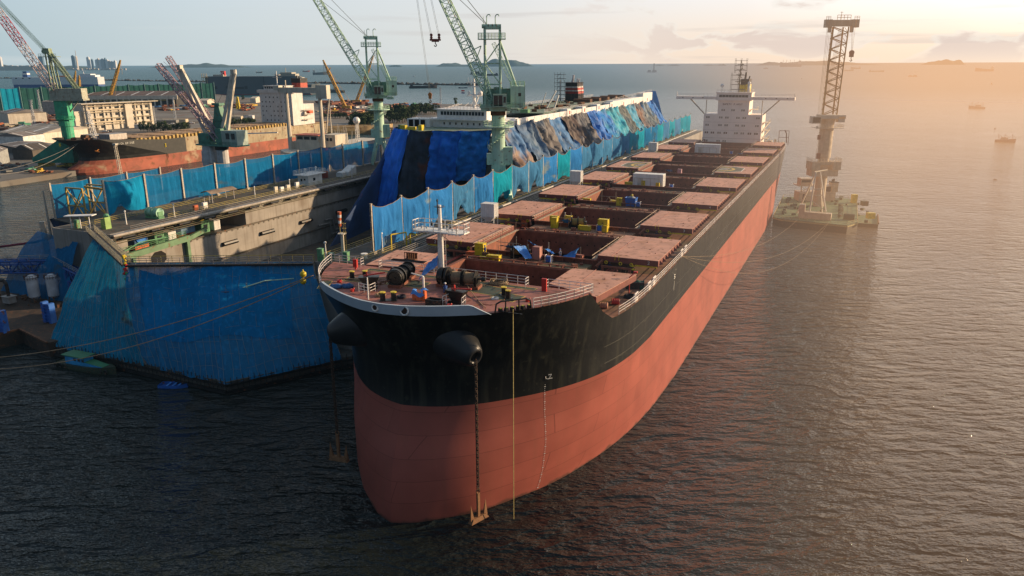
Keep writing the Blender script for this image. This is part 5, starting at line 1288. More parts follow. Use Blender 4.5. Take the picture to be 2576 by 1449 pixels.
for i in range(7):
    z=35.2+i*1.8; x0,x1=(-86.5,-73.2) if i<5 else (-86.5,-81.9)
    for y in(277,280): mb.tube((x0,y,z+1),(x1,y,z+1),.07,n=4)
    n_=9 if i<5 else 4
    for k2 in range(n_):
        x=x0+(x1-x0)*k2/(n_-1)
        mb.tube((x,277,z-.2),(x,277,z+2.1),.06,n=4)
    mb.box(x0,x1,277,278,z+.92,z+.98)
    mb.tube((x0+1,277,z),(x0+3,277,z+1.8),.05,n=4)
cb(mb,'scaffolding',dark,f1)
mb=MB();mb.tube((-84.4,279,35.2),(-84.4,279,44.5),.3,n=8);mb.tube((-76,235,35.2),(-74,235,40.5),.3,.15,n=6);mb.beam((-66,215,35.2),(-62,215,42),.45);mb.beam((-62.4,214,35.2),(-60.6,214,40.5),.5);mb.beam((-72,200,35.2),(-66,200,38),.3);mb.v=[(x-QX,y-QY,z) for x,y,z in mb.v];mb.build_each('derrick_post',white,cs)
mb=MB()
for _ in range(60):
    x=R.uniform(-84,-58);y=R.uniform(195,325);s0=R.uniform(.4,1.3);mb.cbox((x,y,35.2+s0*.4),(s0*1.5,s0*2,s0*.8),R.random()*3)
for i in range(5): y=268+i*13;mb.box(-70-4,-66,y,y+3,35.2,36.6)
mb.v=[(x-QX,y-QY,z) for x,y,z in mb.v];mb.build_each('deck_machinery',rusty,cs)
mb=MB()
for (x,y,w_,h_) in((-84,138.8,1.8,1.3),(-80.5,137.6,2.2,1.0),(-77,138,1.2,1.6)): mb.box(x,x+w_,y,y+1.5,32.66,32.66+h_)
cb(mb,'deck_box_yellow',yel)
mb=MB();mb.box(-86,-84.2,141,143,32.7,33.9);mb.box(-66,-63,190,192,35.2,36.4);cb(mb,'deck_box_green',greenm)
# ---- bow tarpaulins: hung sheets ----
T_=[(-86.2,175,33),(-86.4,150,33.1),(-86.2,139.5,33.3),(-77,132.8,33.3),(-70,134.4,33.1),(-62,137.3,33.1),(-53.7,140.4,33.2)]
B__=[(-91,150,4),(-84,101,4),(-88,123,4),(-82.5,131,4),(-76.7,141,4),(-71.4,150,4),(-64,156,4)]
US=[0,1,2,3,4,5,6]
def cat(P,u):
    i=min(int(u),len(P)-2);t=u-i
    p0=Vector(P[max(0,i-1)]);p1=Vector(P[i]);p2=Vector(P[i+1]);p3=Vector(P[min(len(P)-1,i+2)])
    return .5*((2*p1)+(p2-p0)*t+(2*p0-5*p1+4*p2-p3)*t*t+(3*p1-p0-3*p2+p3)*t**3)
tarpdk=mat('tarp_dark_patched',(.017,.022,.036),.75,var=.5,scale=.15,c2=(.012,.035,.085),c2s=.10,c2t=.5,bump=.5,rust=.0)
tarprust=mat('tarp_dark_rusty',(.03,.045,.075),.75,var=.6,scale=.3,c2=(.14,.045,.03),c2s=.14,c2t=.56,bump=.5)
tarpn=mat('tarp_navy_blue',(.012,.045,.14),.7,var=.5,scale=.12,c2=(.12,.035,.025),c2s=.12,c2t=.6,bump=.5)
tarpbr=mat('tarp_royal_blue',(.012,.19,.85),.55,var=.3,scale=.25,c2=(.01,.14,.66),c2s=.15,c2t=.55,bump=.5)
def sheet(u0,u1,v1,m,label,off=0,seed=0,nu=26,nv=34,twist=0):
    rr=random.Random(seed);ph=[rr.uniform(0,6) for _ in range(4)]
    c=(cat(T_,(u0+u1)/2)+cat(B__,(u0+u1)/2))/2;e=tK('tarpaulin',label,'tarpaulin',c.x,c.y,c.z,group='tarpaulins hung over the docked vessel')
    mb=MB()
    def fn(u,v):
        uu=u0+(u1-u0)*u+twist*v;vv=v*v1
        p=cat(T_,uu).lerp(cat(B__,uu),vv); bul=1.6*sin(pi*min(1,vv*1.1))
        nx=-.15+.12*(uu-3);f=wr(u*(u1-u0)*1.1,v*1.4,seed*7.7,1.5)+.08*sin(u*11+ph[1]+v*4)
        return (p.x-c.x+nx*(off),p.y-c.y-bul-f-off,p.z-c.z+(.25*sin(u*9+ph[3]) if v==1 else 0)+(.25*(1-cos(u*2*pi))*-.5 if v==0 else 0))
    mb.grid(fn,nu,nv);mb.build('tarp_sheet',m,e,smooth=True)
    return e
sheet(0,2.05,1,tarpn,'dark navy tarpaulin with rust-red patches down the left flank of the wrapped bow',0,1,44,34)
sheet(2.0,3.05,1,tarpbr,'bright blue tarpaulin strip, the left and longest bright one on the wrapped bow',.35,2,24,twist=-.05)
sheet(3.0,4.05,1,tarprust,'nearly black tarpaulin strip with rust smears between the blue strips',.2,3,16)
sheet(4.0,5.02,.62,tarpbr,'wide royal blue tarpaulin hanging to mid height in the middle of the wrapped bow',.4,4,16)
sheet(5.0,6.0,.55,mat('tarp_sky_crumpled',(.02,.24,.8),.5,var=.3,scale=.4,bump=.8),'creased lighter blue tarpaulin at the right corner of the wrapped bow, behind the crane',.45,5,18)
sheet(4.0,6.0,1,tarpdk,'plain dark tarpaulin under the shorter blue sheets of the wrapped bow',-.9,6,20)
# ---- side tarpaulins slanting to the dock wall ----
sidecol=[('dusty blue',(.05,.14,.30),(.22,.14,.10)),('slate grey-blue',(.06,.12,.22),(.06,.12,.2)),('brown-stained grey',(.11,.10,.10),(.06,.09,.14)),('faded blue',(.05,.15,.32),(.10,.10,.10)),('dark brown-grey',(.08,.055,.05),(.09,.10,.14)),('charcoal',(.07,.075,.095),(.12,.09,.07)),('vivid royal blue',(.012,.14,.50),(.01,.1,.38)),('vivid blue',(.015,.17,.52),(.02,.22,.40)),('turquoise',(.02,.30,.42),(.12,.12,.13)),('olive-grey',(.09,.105,.10),(.09,.12,.14)),('turquoise and blue',(.03,.26,.42),(.08,.15,.22)),('rust-stained grey',(.09,.10,.12),(.16,.07,.04)),('pale grey',(.10,.13,.15),(.04,.14,.3)),('bright blue',(.02,.17,.52),(.02,.14,.45))]
sy=[143+i*13.4 for i in range(15)]
for i,(nm,c_,c2_) in enumerate(sidecol):
    y0,y1=sy[i],sy[i+1];e=tK('tarpaulin','%s tarpaulin slanting off the docked vessel, %s from its bow'%(nm,ORD[i]),'tarpaulin',-52,(y0+y1)/2,27,group='slanting side tarpaulins')
    m=mat('side_tarp_%d'%i,c_,.65,var=.4,scale=.25,c2=c2_,c2s=.11,c2t=.5,streak=.2,sc=tuple(x*.5 for x in c_),bump=.8)
    rr=random.Random(200+i);ph=[rr.uniform(0,6) for _ in range(5)];yc=(y0+y1)/2
    mb=MB()
    def fn(u,v):
        y=y0+(y1-y0)*u*1.07-yc-3.5*v+1.0; x=-53.6+12.6*v+.0; z=33.4-14.6*v-1.1*sin(pi*v)-.9*4*u*(1-u)*v*.5
        f=wr(u*1.1,v*1.2,i*5.3,1.5)+.3*sin(pi*u)
        return (x+52+f,y,z-27+f*.8+(.3*sin(u*8+ph[3]) if v==0 else 0))
    mb.grid(fn,24,26);mb.build('tarp_sheet',m,e,smooth=True)
e=tK('tarpaulin','tall bright blue tarpaulin draped over the far end of the docked vessel','tarpaulin',-52,332,30)
mb=MB();mb.grid(lambda u,v:(-5+4*u*(1-v)+9*v*u+.2*sin(u*20),2+1.5*v+.3*sin(v*9+u*5),8.2-16*v),10,12);mb.grid(lambda u,v:(-6+5*u,0+.2*sin(u*15),8.3-1.5*v),8,3);mb.build('tarp_sheet',mat('tarp_end',(.015,.18,.5),.5,bump=.6),e,smooth=True)

# ================= dockside lattice cranes =================
cable=mat('cable_grey',(.12,.14,.13),.6)
hookm=mat('hook_red_brown',(.22,.06,.045),.6,rust=.4)
def yawcam(p): return -atan2(p.x,p.y)      # local x runs across the line of sight
def wallcrane(x,y,label,tip,hang):
    p=KW(x,y,18.04);c=thing('level_luffing_crane',label,'crane',p,yawcam(p))
    mb=MB()
    for sx in(-1,1):
        for sy in(-1,1): mb.beam((sx*2.9,sy*3.0,.9),(sx*.9,sy*.9,8.5),1.1)
    for sx in(-1,1): mb.beam((sx*2.9,-3.6,1.1),(sx*2.9,3.6,1.1),1.0,1.4);mb.box(sx*2.9-.4,sx*2.9+.4,-4,-2,0,.7);mb.box(sx*2.9-.4,sx*2.9+.4,2,4,0,.7)
    mb.box(-1.8,1.8,-1.8,1.8,6.8,9.2);mb.build('portal',craneg,c)
    mb=MB();mb.tube((0,0,8.5),(0,0,21.5),1.75,1.65,n=24);col_=mb.build('column',craneg,c,smooth=False)
    mb=MB();mb.tube((0,0,18.6),(0,0,18.85),3.9,n=24);mb.rail([(3.8*cos(a*pi/8),3.8*sin(a*pi/8),18.85) for a in range(17)],1.1,1.4,.05,2);mb.build('ring_platform',craneg,col_)
    mb=MB()
    for i in range(26):
        a=i*.28;z=9+i*.4;mb.cbox((2.3*cos(a),2.3*sin(a)-.0,z),(1.0,.6,.1),a)
        if i%2==0: mb.tube((2.8*cos(a),2.8*sin(a),z),(2.8*cos(a),2.8*sin(a),z+1.1),.04,n=4)
    for i in range(25):
        a=i*.28;b=a+.28;mb.tube((2.8*cos(a),2.8*sin(a),10.1+i*.4),(2.8*cos(b),2.8*sin(b),10.5+i*.4),.04,n=4)
    mb.build('spiral_stair',craneg,col_)
    mb=MB();mb.box(1.4,3.6,-1.1,1.1,9.2,13.6);mb.box(-3,-1.4,-1,1,9.2,12.0);mb.build_each('switch_house',craneg,c)
    mb=MB();mb.tube((0,0,21.5),(0,0,22.6),1.9,n=20);mb.build('slew_ring',rusty,c)
    mb=MB();mb.box(-4.3,3.2,-2.6,2.6,22.6,24.2);mb.box(3.0,5.4,-2.4,2.4,22.2,23.0);mb.box(-4.6,6.4,-2.9,2.9,23.4,23.55);mb.build('slew_platform',craneg,c)
    mb=MB();mb.box(3.1,6.7,-2.7,2.7,23.56,28.6);mh=mb.build('machinery_house',craneg,c)
    mb=MB();mb.box(-2.6,3.1,-1.0,2.7,23.56,28.0);mb.box(-3.8,-2.6,-.4,1.8,23.56,27.2);mb.box(-1,1.2,-1.4,-1,26,28.4);mb.build('winch_housing',mat('crane_mid_green',(.16,.30,.22),.55,rust=.25),c)
    mb=MB();mb.box(5.0,5.7,-2.74,-2.7,26.2,27);mb.build('window',glass,mh)
    mb=MB();mb.rail([(3.2,-2.6,28.6),(6.6,-2.6,28.6),(6.6,2.6,28.6),(3.2,2.6,28.6),(3.2,-2.6,28.6)],1.1,1,.05,3);mb.rail([(-4.5,-2.8,23.55),(6.3,-2.8,23.55),(6.3,2.8,23.55)],1.1,1.4,.05,3);mb.rail([(-4.5,-2.8,23.55),(-4.5,2.8,23.55)],1.1,1.4,.05,3);mb.build('railing',craneg,c)
    mb=MB();mb.box(-1.3,2.2,-4.9,-2.5,23.7,23.9);mb.box(-1.2,2.1,-4.8,-2.6,26.5,26.8);mb.box(1.1,2.1,-4.8,-2.6,23.9,26.5);mb.box(-1.2,1.1,-2.8,-2.6,23.9,26.5)
    for xx in(-1.2,0,): mb.box(xx,xx+.12,-4.8,-4.68,23.9,26.5)
    cb_=mb.build('operator_cab',mat('cab_pale_green',(.38,.5,.38),.5),c)
    mb=MB();mb.box(-1.1,1.05,-4.72,-4.66,24.3,26.4);mb.box(-1.2,-1.14,-4.6,-2.8,24.2,26.4);mb.box(1.35,1.9,-4.86,-4.8,24.8,26.2);mb.build('window',glass,cb_)
    # A-frame tower
    mb=MB()
    for xx in(-3.1,.6):
        for yy in(-1.5,1.5): mb.tube((xx,yy,24),(xx+.0,yy*.85,39.6),.32,n=8)
    for yy in(-1.4,1.4): mb.tube((.5,yy*.8,39.4),(4.6,yy,28.4),.28,n=8);mb.tube((-3.1,yy,34),(.6,yy,29),.13,n=5);mb.tube((-3.1,yy,34),(.6,yy,39),.13,n=5);mb.tube((-3.1,yy,34),(.6,yy,34),.16,n=5);mb.tube((-3.1,yy,29),(.6,yy,29),.16,n=5)
    for z in(29,34,39.4):
        for xx in(-3.1,.6): mb.tube((xx,-1.4,z),(xx,1.4,z),.16,n=5)
    mb.truss((-1,0,38.8),(4,0,28.4),.9,.5,.9,.5,12,.07);to=mb.build('tower',craneg,c)
    mb=MB();mb.box(-4.8,2.0,-2.2,2.2,39.6,39.8);mb.rail([(-4.7,-2.1,39.8),(1.9,-2.1,39.8),(1.9,2.1,39.8),(-4.7,2.1,39.8),(-4.7,-2.1,39.8)],1.3,.8,.05,3)
    mb.box(-3.4,-2.8,-1.6,1.6,39.8,42.6);mb.box(.3,.9,-1.6,1.6,39.8,42.6);mb.box(-3.4,.9,-1.6,-1.2,42.0,42.6);mb.box(-3.4,.9,1.2,1.6,42.0,42.6);mb.tube((-3.8,-.9,42.7),(.9,-.9,42.7),.45,n=12);mb.tube((-3.8,.9,42.7),(.9,.9,42.7),.45,n=12);mb.build('tower_head',craneg,to)
    mb=MB()
    for xx in(-2.6,-.5): mb.path([(xx,0,42.6),(xx,0,45.0),(xx+.3,0,45.4),(xx+.8,0,45.4),(xx+.9,0,45.0)],.13,6)
    mb.path([(-3.4,0,43),(-3.4,0,45)],.06,4);mb.build('gooseneck_pipe',craneg,to)
    mb=MB()
    for xx in(-2.2,-1.2,-.3): 
        for yy in(-.9,.9): mb.ring((xx,yy,42.6),(1,0,0),.55,.1,14,5)
    mb.build('rope_sheave',dark,to)
    # jib
    foot=Vector((-1.6,-.6,25.2));tp=Vector(tip)
    d=tp-foot;a1=foot+d*.16;a2=foot+d*.9
    mb=MB();mb.truss(foot,a1,4.2,1.0,3.4,2.6,4,.16,(.1,1,0),.08);mb.truss(a1,a2,3.4,2.6,2.2,2.0,18,.15,(.1,1,0),.075);mb.truss(a2,tp,2.2,2.0,.8,.8,3,.13,(.1,1,0),.07)
    nrm=d.cross(Vector((0,1,0))).normalized()
    g=foot+d*.28;mb.path([g+Vector((0,0,1)),g+Vector((2.6,0,2.2)),g+Vector((1.6,0,-.4))],.12,5);mb.beam(foot-Vector((1.5,0,1)),foot+Vector((.4,0,.2)),1.0)
    mb.path([foot+d*t+Vector((.2,.5,.9)) for t in(.05,.9)],.12,4)
    jb=mb.build('jib',craneg,c)
    mb=MB()
    for yy in(-.9,-.5,.5,.9): mb.tube((-2.6,yy,43.2),tp+Vector((0,yy*.4,.4)),.06,n=4);
    for yy in(-.7,.7): mb.tube((-2.6,yy,43.0),foot+d*.72+Vector((0,yy,1)),.05,n=4);
    mb.build('stay_cable',cable,c)
    return c,tp,jb
def hookblock(c,tp,dx,dz,label,n=2,sc=1,cat_='hook'):
    M=c.matrix_basis if False else None
    w_=Matrix.Translation(c.location)@Matrix.Rotation(c.rotation_euler[2],4,'Z')@Vector((tp.x+dx,tp.y,dz))
    top=Matrix.Translation(c.location)@Matrix.Rotation(c.rotation_euler[2],4,'Z')@tp
    h=thing('hook_block',label,cat_,w_,c.rotation_euler[2])
    H_=top.z-w_.z
    mb=MB()
    if n==2:
        for xx in(-.95,.95):
            for e in(-.14,.14): mb.tube((xx*sc+e,0,1.6),(xx*sc*1.1+e-dx*.9,0,H_),.035,n=4)
    else:
        for e in(-.12,.12): mb.tube((e,0,1),(e*3-dx,0,H_),.035,n=4)
    mb.build('hoist_cable',cable,h)
    mb=MB()
    if n==2:
        for xx in(-.95,.95): mb.tube((xx,-.25,1.1),(xx,.25,1.1),.32,n=12);mb.tube((xx,-.25,.6),(xx,.25,.6),.3,n=12);mb.box(xx-.2,xx+.2,-.25,.25,0,.7)
        mb.box(-1.3,1.3,-.25,.25,-.1,.25);mb.prism([(-.9,-.2),(.9,-.2),(.9,.2),(-.9,.2)],-.35,-.1)
    else: mb.tube((0,-.25,.5),(0,.25,.5),.45,n=12);mb.box(-.35,.35,-.22,.22,-.4,.5)
    mb.build('sheave_block',hookm if n==2 else mat('hook_amber',(.45,.2,.04),.5),h)
    mb=MB();mb.path([(0,0,-.3),(0,0,-.75),(.22,0,-.95),(.25,0,-1.2),(0,0,-1.4),(-.25,0,-1.2),(-.25,0,-1.05)],.1,6);mb.build('hook',dark,h)
    return h
cR,tR,_=wallcrane(-38.3,112.5,'pale green lattice-jib crane on the near dock wall, in front of the wrapped bow',(-19.5,0,63.5),None)
cL,tL,_=wallcrane(-109.3,165.5,'pale green lattice-jib crane on the far dock wall, behind the net row',(-24.5,0,65.5),None)

# hooks of the two wall cranes
def hookat(c,tp,px,py,label,n,dx0=0):
    Y=c.location.y; 
    X,Z=onY(px,py,Y)
    h=thing('hook_block',label,'crane hook',(X,Y,Z),0)
    rz=c.rotation_euler[2];tw=Matrix.Translation(c.location)@Matrix.Rotation(rz,4,'Z')@tp
    top=tw-Vector((X,Y,Z)); mb=MB()
    xs=(-.95,.95) if n==2 else (0,)
    for xx in xs:
        for e in(-.14,.14): mb.tube((xx+e,0,.9),(top.x+(xx+e)*.8,top.y,top.z),.03,n=4)
    mb.build('hoist_cable',cable,h)
    mb=MB()
    if n==2:
        for xx in xs: mb.tube((xx,-.25,1.2),(xx,.25,1.2),.36,n=12);mb.tube((xx,-.25,.6),(xx,.25,.6),.33,n=12);mb.box(xx-.2,xx+.2,-.24,.24,0,.8)
        mb.box(-1.35,1.35,-.26,.26,-.15,.3);mb.box(-.9,.9,-.2,.2,-.42,-.15)
    else: mb.tube((0,-.25,.5),(0,.25,.5),.5,n=12);mb.box(-.38,.38,-.22,.22,-.5,.5)
    mb.build('sheave_block',hookm if n==2 else mat('hook_amber',(.42,.17,.04),.5),h)
    mb=MB();mb.path([(0,0,-.3),(0,0,-.85),(.25,0,-1.05),(.28,0,-1.3),(0,0,-1.5),(-.28,0,-1.3),(-.28,0,-1.15)],.12,6);mb.build('hook',dark,h)
hookat(cR,tR,1095,101,'dark red double hook block hanging high in the sky left of the near wall crane',2)
hookat(cR,tR+Vector((-1.2,0,-1.5)),1082,243,'amber single hook block on long thin cables above the trees',1)
# ================= the black-bowed ship at the far quay =================
a=tK('moored_cargo_ship','old cargo ship with black bow and red bulb moored behind the far dock wall','ship',-306,189,0)
sred=mat('old_hull_red',(.30,.085,.05),.75,var=.35,scale=.15,rust=.6,c2=(.36,.27,.17),c2s=.1,c2t=.6);sblk=mat('old_hull_black',(.012,.013,.012),.6,c2=(.03,.03,.02),c2s=.2,c2t=.6)
HSa=[0,2,4,6,8,10,12,13.5,14.6,15]
def dya(h,z):
    k=itp([0,3,7,10,14,17.5],[1.6,1.9,1.7,1.15,.62,.38],z); off=itp([0,1.5,3.5,5,7,10,14,17.5],[1,0,.6,6,8,7.5,4.5,-2],z)
    return off+ k*14*(h/15)**2.1 + (k*9*(h/15)**9)
YA=[46,60,80,100,130,160,178,190]
def acol(i,z):
    if i<len(HSa): return HSa[i],dya(HSa[i],z)
    y=YA[i-len(HSa)]; return (15 if y<160 else 15-((y-160)/30)**2*6*(1.4-z/14)),y
ZA=[-2,0,1.3,3,5,6.4,8,10,12,14.2]
def atop(y): return 17.4 if y<22 else (17.4-3.2*min(1,(y-22)/14)**.8)
mb=MB()
for sd in(1,-1):
    b0_=len(mb.v);NJ_=len(ZA)+2;n_i=len(HSa)+len(YA)
    for i in range(n_i):
        for j in range(NJ_):
            if j<len(ZA): z=ZA[j]
            else:
                _,yq=acol(i,14.2); z=14.2+(atop(yq)-14.2)*(j-len(ZA)+1)/2
            h,y=acol(i,z);mb.v.append((sd*h,y,z))
    for i in range(n_i-1):
        for j in range(NJ_-1):
            q=[b0_+i*NJ_+j,b0_+(i+1)*NJ_+j,b0_+(i+1)*NJ_+j+1,b0_+i*NJ_+j+1];ym_=mb.v[q[1]][1]
            mb.f.append(tuple(q if sd>0 else q[::-1])); mb.m.append(0 if j<5 else (1 if ym_<62 else 2))
mb.build('hull',[sred,sblk,mat('old_hull_tan',(.36,.30,.20),.8,var=.3,scale=.2,rust=.5,streak=.4)],a,smooth=False)
mb=MB();mb.prism([(0,1),(10,8),(14,20),(14.5,23),(-14.5,23),(-14,20),(-10,8)],16.2,16.4);mb.prism([(14.8,23),(14.9,188),(-14.9,188),(-14.8,23)],13.6,13.9);mb.build('deck',rusty,a)
tanh=mat('container_lid_tan',(.36,.23,.12),.75,var=.4,scale=.4,rust=.7)
for k in range(8):
    mb=MB();y0=34+k*14.6;mb.box(-13.5,13.5,y0,y0+12.6,13.9,15.4)
    for i in range(6): mb.box(-12.5+i*4.4,-8.6+i*4.4,y0+.5,y0+12,15.4,15.7)
    mb.build('hatch_cover',tanh,a)
mb=MB()
for i in range(46):
    y=26+i*2.6; mb.box(13.6,14.9,y,y+1.2,13.9,15.6+.3*(i%3))
mb.build('cell_guide',mat('guide_yellow',(.45,.31,.10),.75,rust=.6),a)
mb=MB();mb.box(6.5,14,14,24,16.4,19.2);mb.box(-12,-2,18,26,16.4,18);mb.build('breakwater_house',steel,a)
mb=MB();mb.truss((2,15,16.4),(0,15,30),3.2,1.2,1.0,.8,8,.16);mb.tube((0,15,30),(0,15,33),.12);mb.beam((-1.6,15,31.5),(1.6,15,31.5),.15);mb.prism([(-2,14),(2.4,14),(2.4,16),(-2,16)],24,24.2);mb.build('lattice_foremast',white,a)
mb=MB()
for _ in range(18):
    x,y,s0=R.uniform(-9,9),R.uniform(6,22),R.uniform(.5,1.4);mb.cbox((x,y,16.4+s0*.5),(s0,s0,s0),R.random())
mb.tube((-3,12,17.5),(1,12,17.5),1.2,n=12);mb.build_each('mooring_gear',rusty,a)
def hx(y,z): 
    lo,hi=0,15
    for _ in range(20):
        m_=(lo+hi)/2
        if dya(m_,z)<y: lo=m_
        else: hi=m_
    return lo
# name and marks on the bow
mb=MB();y0=17.5
s_name='ARICA BRIDGE';yy=16.0
for ch in s_name:
    h=hx(yy,14.4)+.12;h2=hx(yy+.6,14.4)+.12;ax=Vector((h2-h,.6,0)).normalized();glyph(mb,ch,h,yy,13.9,.62,.85,.16,ax,(.12,0,1)); yy+=ax.y*.92
mb.build('ship_name',mat('name_white',(.5,.5,.46),.6),a)
mb=MB();h=hx(10,12)+.1;mb.beam((h,9.5,11.2),(h+.6,11,12.6),.5,.5);mb.beam((h-.3,9,11.6),(h+1,10.4,10.9),.4,.4);mb.build('anchor',mat('anchor_orange',(.4,.16,.03),.7,rust=.4),a)
mb=MB();mb.cbox((-.2,-2.6,15.2),(.5,.5,1.6));mb.sphere((15.1,46,10.5),.5,6,5);mb.sphere((15.1,46,11.6),.45,6,5);mb.build('yellow_float',yel,a)
# superstructure
s2=MB();s2.box(-10,16,149,160,13.9,34.3);s2.box(-6,15,156,172,13.9,27);so2=s2.build('superstructure',mat('old_white',(.62,.60,.58),.6,streak=.5,sc=(.35,.24,.15),scale=.4,var=.12),a)
mb=MB();mb.box(-11.5,17.5,148.4,152,34.3,36.2);mb.box(-6,11,149,158,36.2,38.6);mb.box(-6.4,11.4,148.6,158.4,38.6,38.9);mb.build('bridge',mat('old_white',(.62,.60,.58)),so2)
for i in range(9):
    mb=MB();mb.box(-5.2+i*1.8,-5.2+i*1.8+1.3,148.94,148.98,37.0,38.2);mb.build('window',glass,so2)
for r_ in range(6):
    for c2_ in range(8):
        if (r_*7+c2_*3)%5==0: continue
        mb=MB();x=-8.6+c2_*3.1+(r_%2)*.3;z=16.6+r_*2.9;mb.box(x,x+.7,148.94,148.99,z,z+.9);mb.build('porthole',glass,so2)
mb=MB();mb.prism([(8,160),(15,160),(15,167),(8,167)],34,42.5);f_=mb.build('funnel',mat('funnel_orange_red',(.45,.07,.04),.6,rust=.3),a)
mb=MB();mb.prism([(7.8,159.8),(15.2,159.8),(15.2,167.2),(7.8,167.2)],40.5,43.4);mb.tube((10,163,43),(10,163,45),.5);mb.tube((12,163,43),(12,163,44.6),.5);mb.build('funnel_top',black,f_)
mb=MB();mb.tube((2,153,38.9),(2,153,48),.4,.25,n=8);mb.box(-.5,4.5,152,154,45.4,45.6);mb.beam((-1.5,153,44),(5.5,153,44),.2);mb.sphere((-7,153,37.5),.8,8,6);mb.tube((-7,153,36),(-7,153,37),.2);mb.build('radar_mast',white,a)
mb=MB()
for z in(17,20,23): mb.box(15,18,158,166,z,z+.2);mb.rail([(18,158,z),(18,166,z)],1.1,1.5,.06,2)
mb.build('side_gallery',cream,so2)
mb=MB();mb.sphere((19,161,22),1.5,10,6,.7);mb.cbox((19,162.6,22),(2.4,3.5,1.8));mb.build('lifeboat',mat('lifeboat_orange',(.6,.09,.03),.5),a)
# ---- cream ship with portal masts ----
b=tK('portal_mast_ship','cream ship with a tall white portal mast and red-edged wheelhouse roof behind the far nets','ship',-190,228,0)
mb=MB();mb.prism([(-13,-6),(-4,-14),(4,-14),(13,-6),(13,60),(-13,60)],0,13.5);mb.build('hull',cream,b)
mb=MB();mb.box(-10.5,5.5,0,9,13.5,17);mb.box(-8.5,4.6,.4,8,17,19.9);mb.box(6,13,2,12,13.5,20.5);w1_=mb.build('wheelhouse',cream,b)
mb=MB();mb.box(-9.4,5.2,-.4,8.6,19.9,20.2);mb.build('roof',mat('roof_red_edge',(.4,.1,.06),.7),w1_)
for i in range(3): mb=MB();mb.box(-7.6+i*4,-4.4+i*4,.3,.38,18,19.4);mb.build('window',glass,w1_)
for i in range(2): mb=MB();mb.box(8+i*2,9.2+i*2,1.9,1.98,17.6,19);mb.build('window',glass,w1_)
mb=MB()
for x in(-10,9): mb.tube((x,-2,10),(x,-2,41.5),1.05,.85,n=10)
mb.box(-14,13,-3,-1,39.4,41.8);mb.box(-16,-13,-3.4,-.6,40.4,42.6);mb.box(8,14,-3.4,-.6,37,43);mb.tube((-10,-2,41.5),(-10,-2,45),.3);mb.build('portal_mast',cream,b)
mb=MB();mb.tube((-1,14,20),(2,14,37),.4,.2);mb.tube((2,14,20),(2,14,39),.3,.15);mb.beam((-14,-2,40),(-19,4,20),.12)
for _ in range(16): x=R.uniform(-10,10);y=R.uniform(10,30);mb.tube((x,y,14),(x+R.uniform(-1,1),y,20+R.random()*4),.18,n=4)
mb.build_each('derrick',cream,b)
mb=MB();mb.truss((17,14,13),(17,14,25),1.6,1.6,1,1,6,.12);mb.sphere((17,14,26.4),1.7,12,8);mb.build('radome_tower',white,b)
mb=MB();mb.sphere((11.5,-4,14.4),1.3,8,6,.7);mb.build('lifeboat',mat('lifeboat_red',(.5,.05,.03),.5),b)
mb=MB();mb.beam((-62,-2,18.5),(-17,-2,21),.5);mb.build('white_spar',white,b)
# ---- quay crane, green and white, between the docks ----
c=tK('twin_jib_quay_crane','white-columned crane with a pink-grey lattice jib and two white box booms behind the far nets','crane',-157,139,10)
mb=MB();mb.tube((0,0,0),(0,0,13.6),2.0,n=16);mb.tube((-5.5,0,0),(-5.5,0,13),3.0,n=16);mb.add([(-7.6,-2.5,9),(-2.4,-2.5,9),(-2.4,2.5,9),(-7.6,2.5,9),(-6.2,-2.5,17),(-3.6,-2.5,17),(-3.6,2.5,17),(-6.2,2.5,17)],[(0,1,5,4),(1,2,6,5),(2,3,7,6),(3,0,4,7),(4,5,6,7)]);mb.build('column',mat('column_white',(.5,.5,.5),.6,streak=.4),c)
mb=MB();mb.tube((0,0,13.6),(0,0,15),2.3,n=16);mb.build('slew_ring',dark,c)
mb=MB();mb.prism([(-9,-3),(9.5,-3),(10,3),(-9,3)],15,15.5);mb.rail([(-9,-3,15.5),(9.5,-3,15.5)],1.1,1.5,.05,3);mb.build('slew_platform',mat('craneteal',(.10,.26,.20),.6,rust=.2),c)
mb=MB();mb.box(-7.6,-2.4,-2.9,2,15.5,19.2);mb.box(.5,3,-2.9,2,15.5,21);mb.box(-3,2.5,0,2.5,18,24);mb.add([(-2,-.5,23.5),(2,-.5,23.5),(.9,-.5,28.8),(-.9,-.5,28.8),(-2,1.5,23.5),(2,1.5,23.5),(.9,1.5,28.8),(-.9,1.5,28.8)],[(0,1,2,3),(7,6,5,4),(0,3,7,4),(1,5,6,2)]);mb.box(-1.6,1.8,-1,1.5,28.6,29.4);mb.build('machinery_house',mat('craneteal2',(.08,.22,.16),.6,rust=.3),c)
mb=MB();mb.box(3,9.8,-2.8,2.6,15.5,20.4);q=mb.build('cab',mat('cab_grey_green',(.36,.44,.38),.6,streak=.3),c)
for x in(5,7.4): mb=MB();mb.box(x,x+1.6,-2.86,-2.8,17.6,19.6);mb.build('window',glass,q)
pink=mat('jib_pink_grey',(.38,.27,.31),.6,rust=.3,scale=1)
mb=MB();mb.truss((1,-1.6,17),(-23.4,-1.6,42),2.4,1.8,1.8,1.3,18,.2,(0,1,0),.1);mb.truss((-1.5,1.8,17.5),(-22.0,1.8,44.6),1.6,1.4,1.6,1.2,18,.16,(0,1,0),.08);mb.build('lattice_jib',pink,c)
mb=MB()
for (p,q_) in(((-3,0,19),(-14.6,0,40.5)),((-6.5,0,18.5),(-15.4,0,40)),): mb.beam(p,q_,.9,1.3)
mb.cbox((-15.2,0,41),(1.6,1.4,1.8));mb.build('white_boom',mat('boom_cream',(.60,.55,.46),.55,streak=.3),c)
mb=MB()
for (p,q_) in(((3,0,19),(9,0,39.2)),((1.4,0,21),(8,0,38.6))): mb.beam(p,q_,.8,1.2)
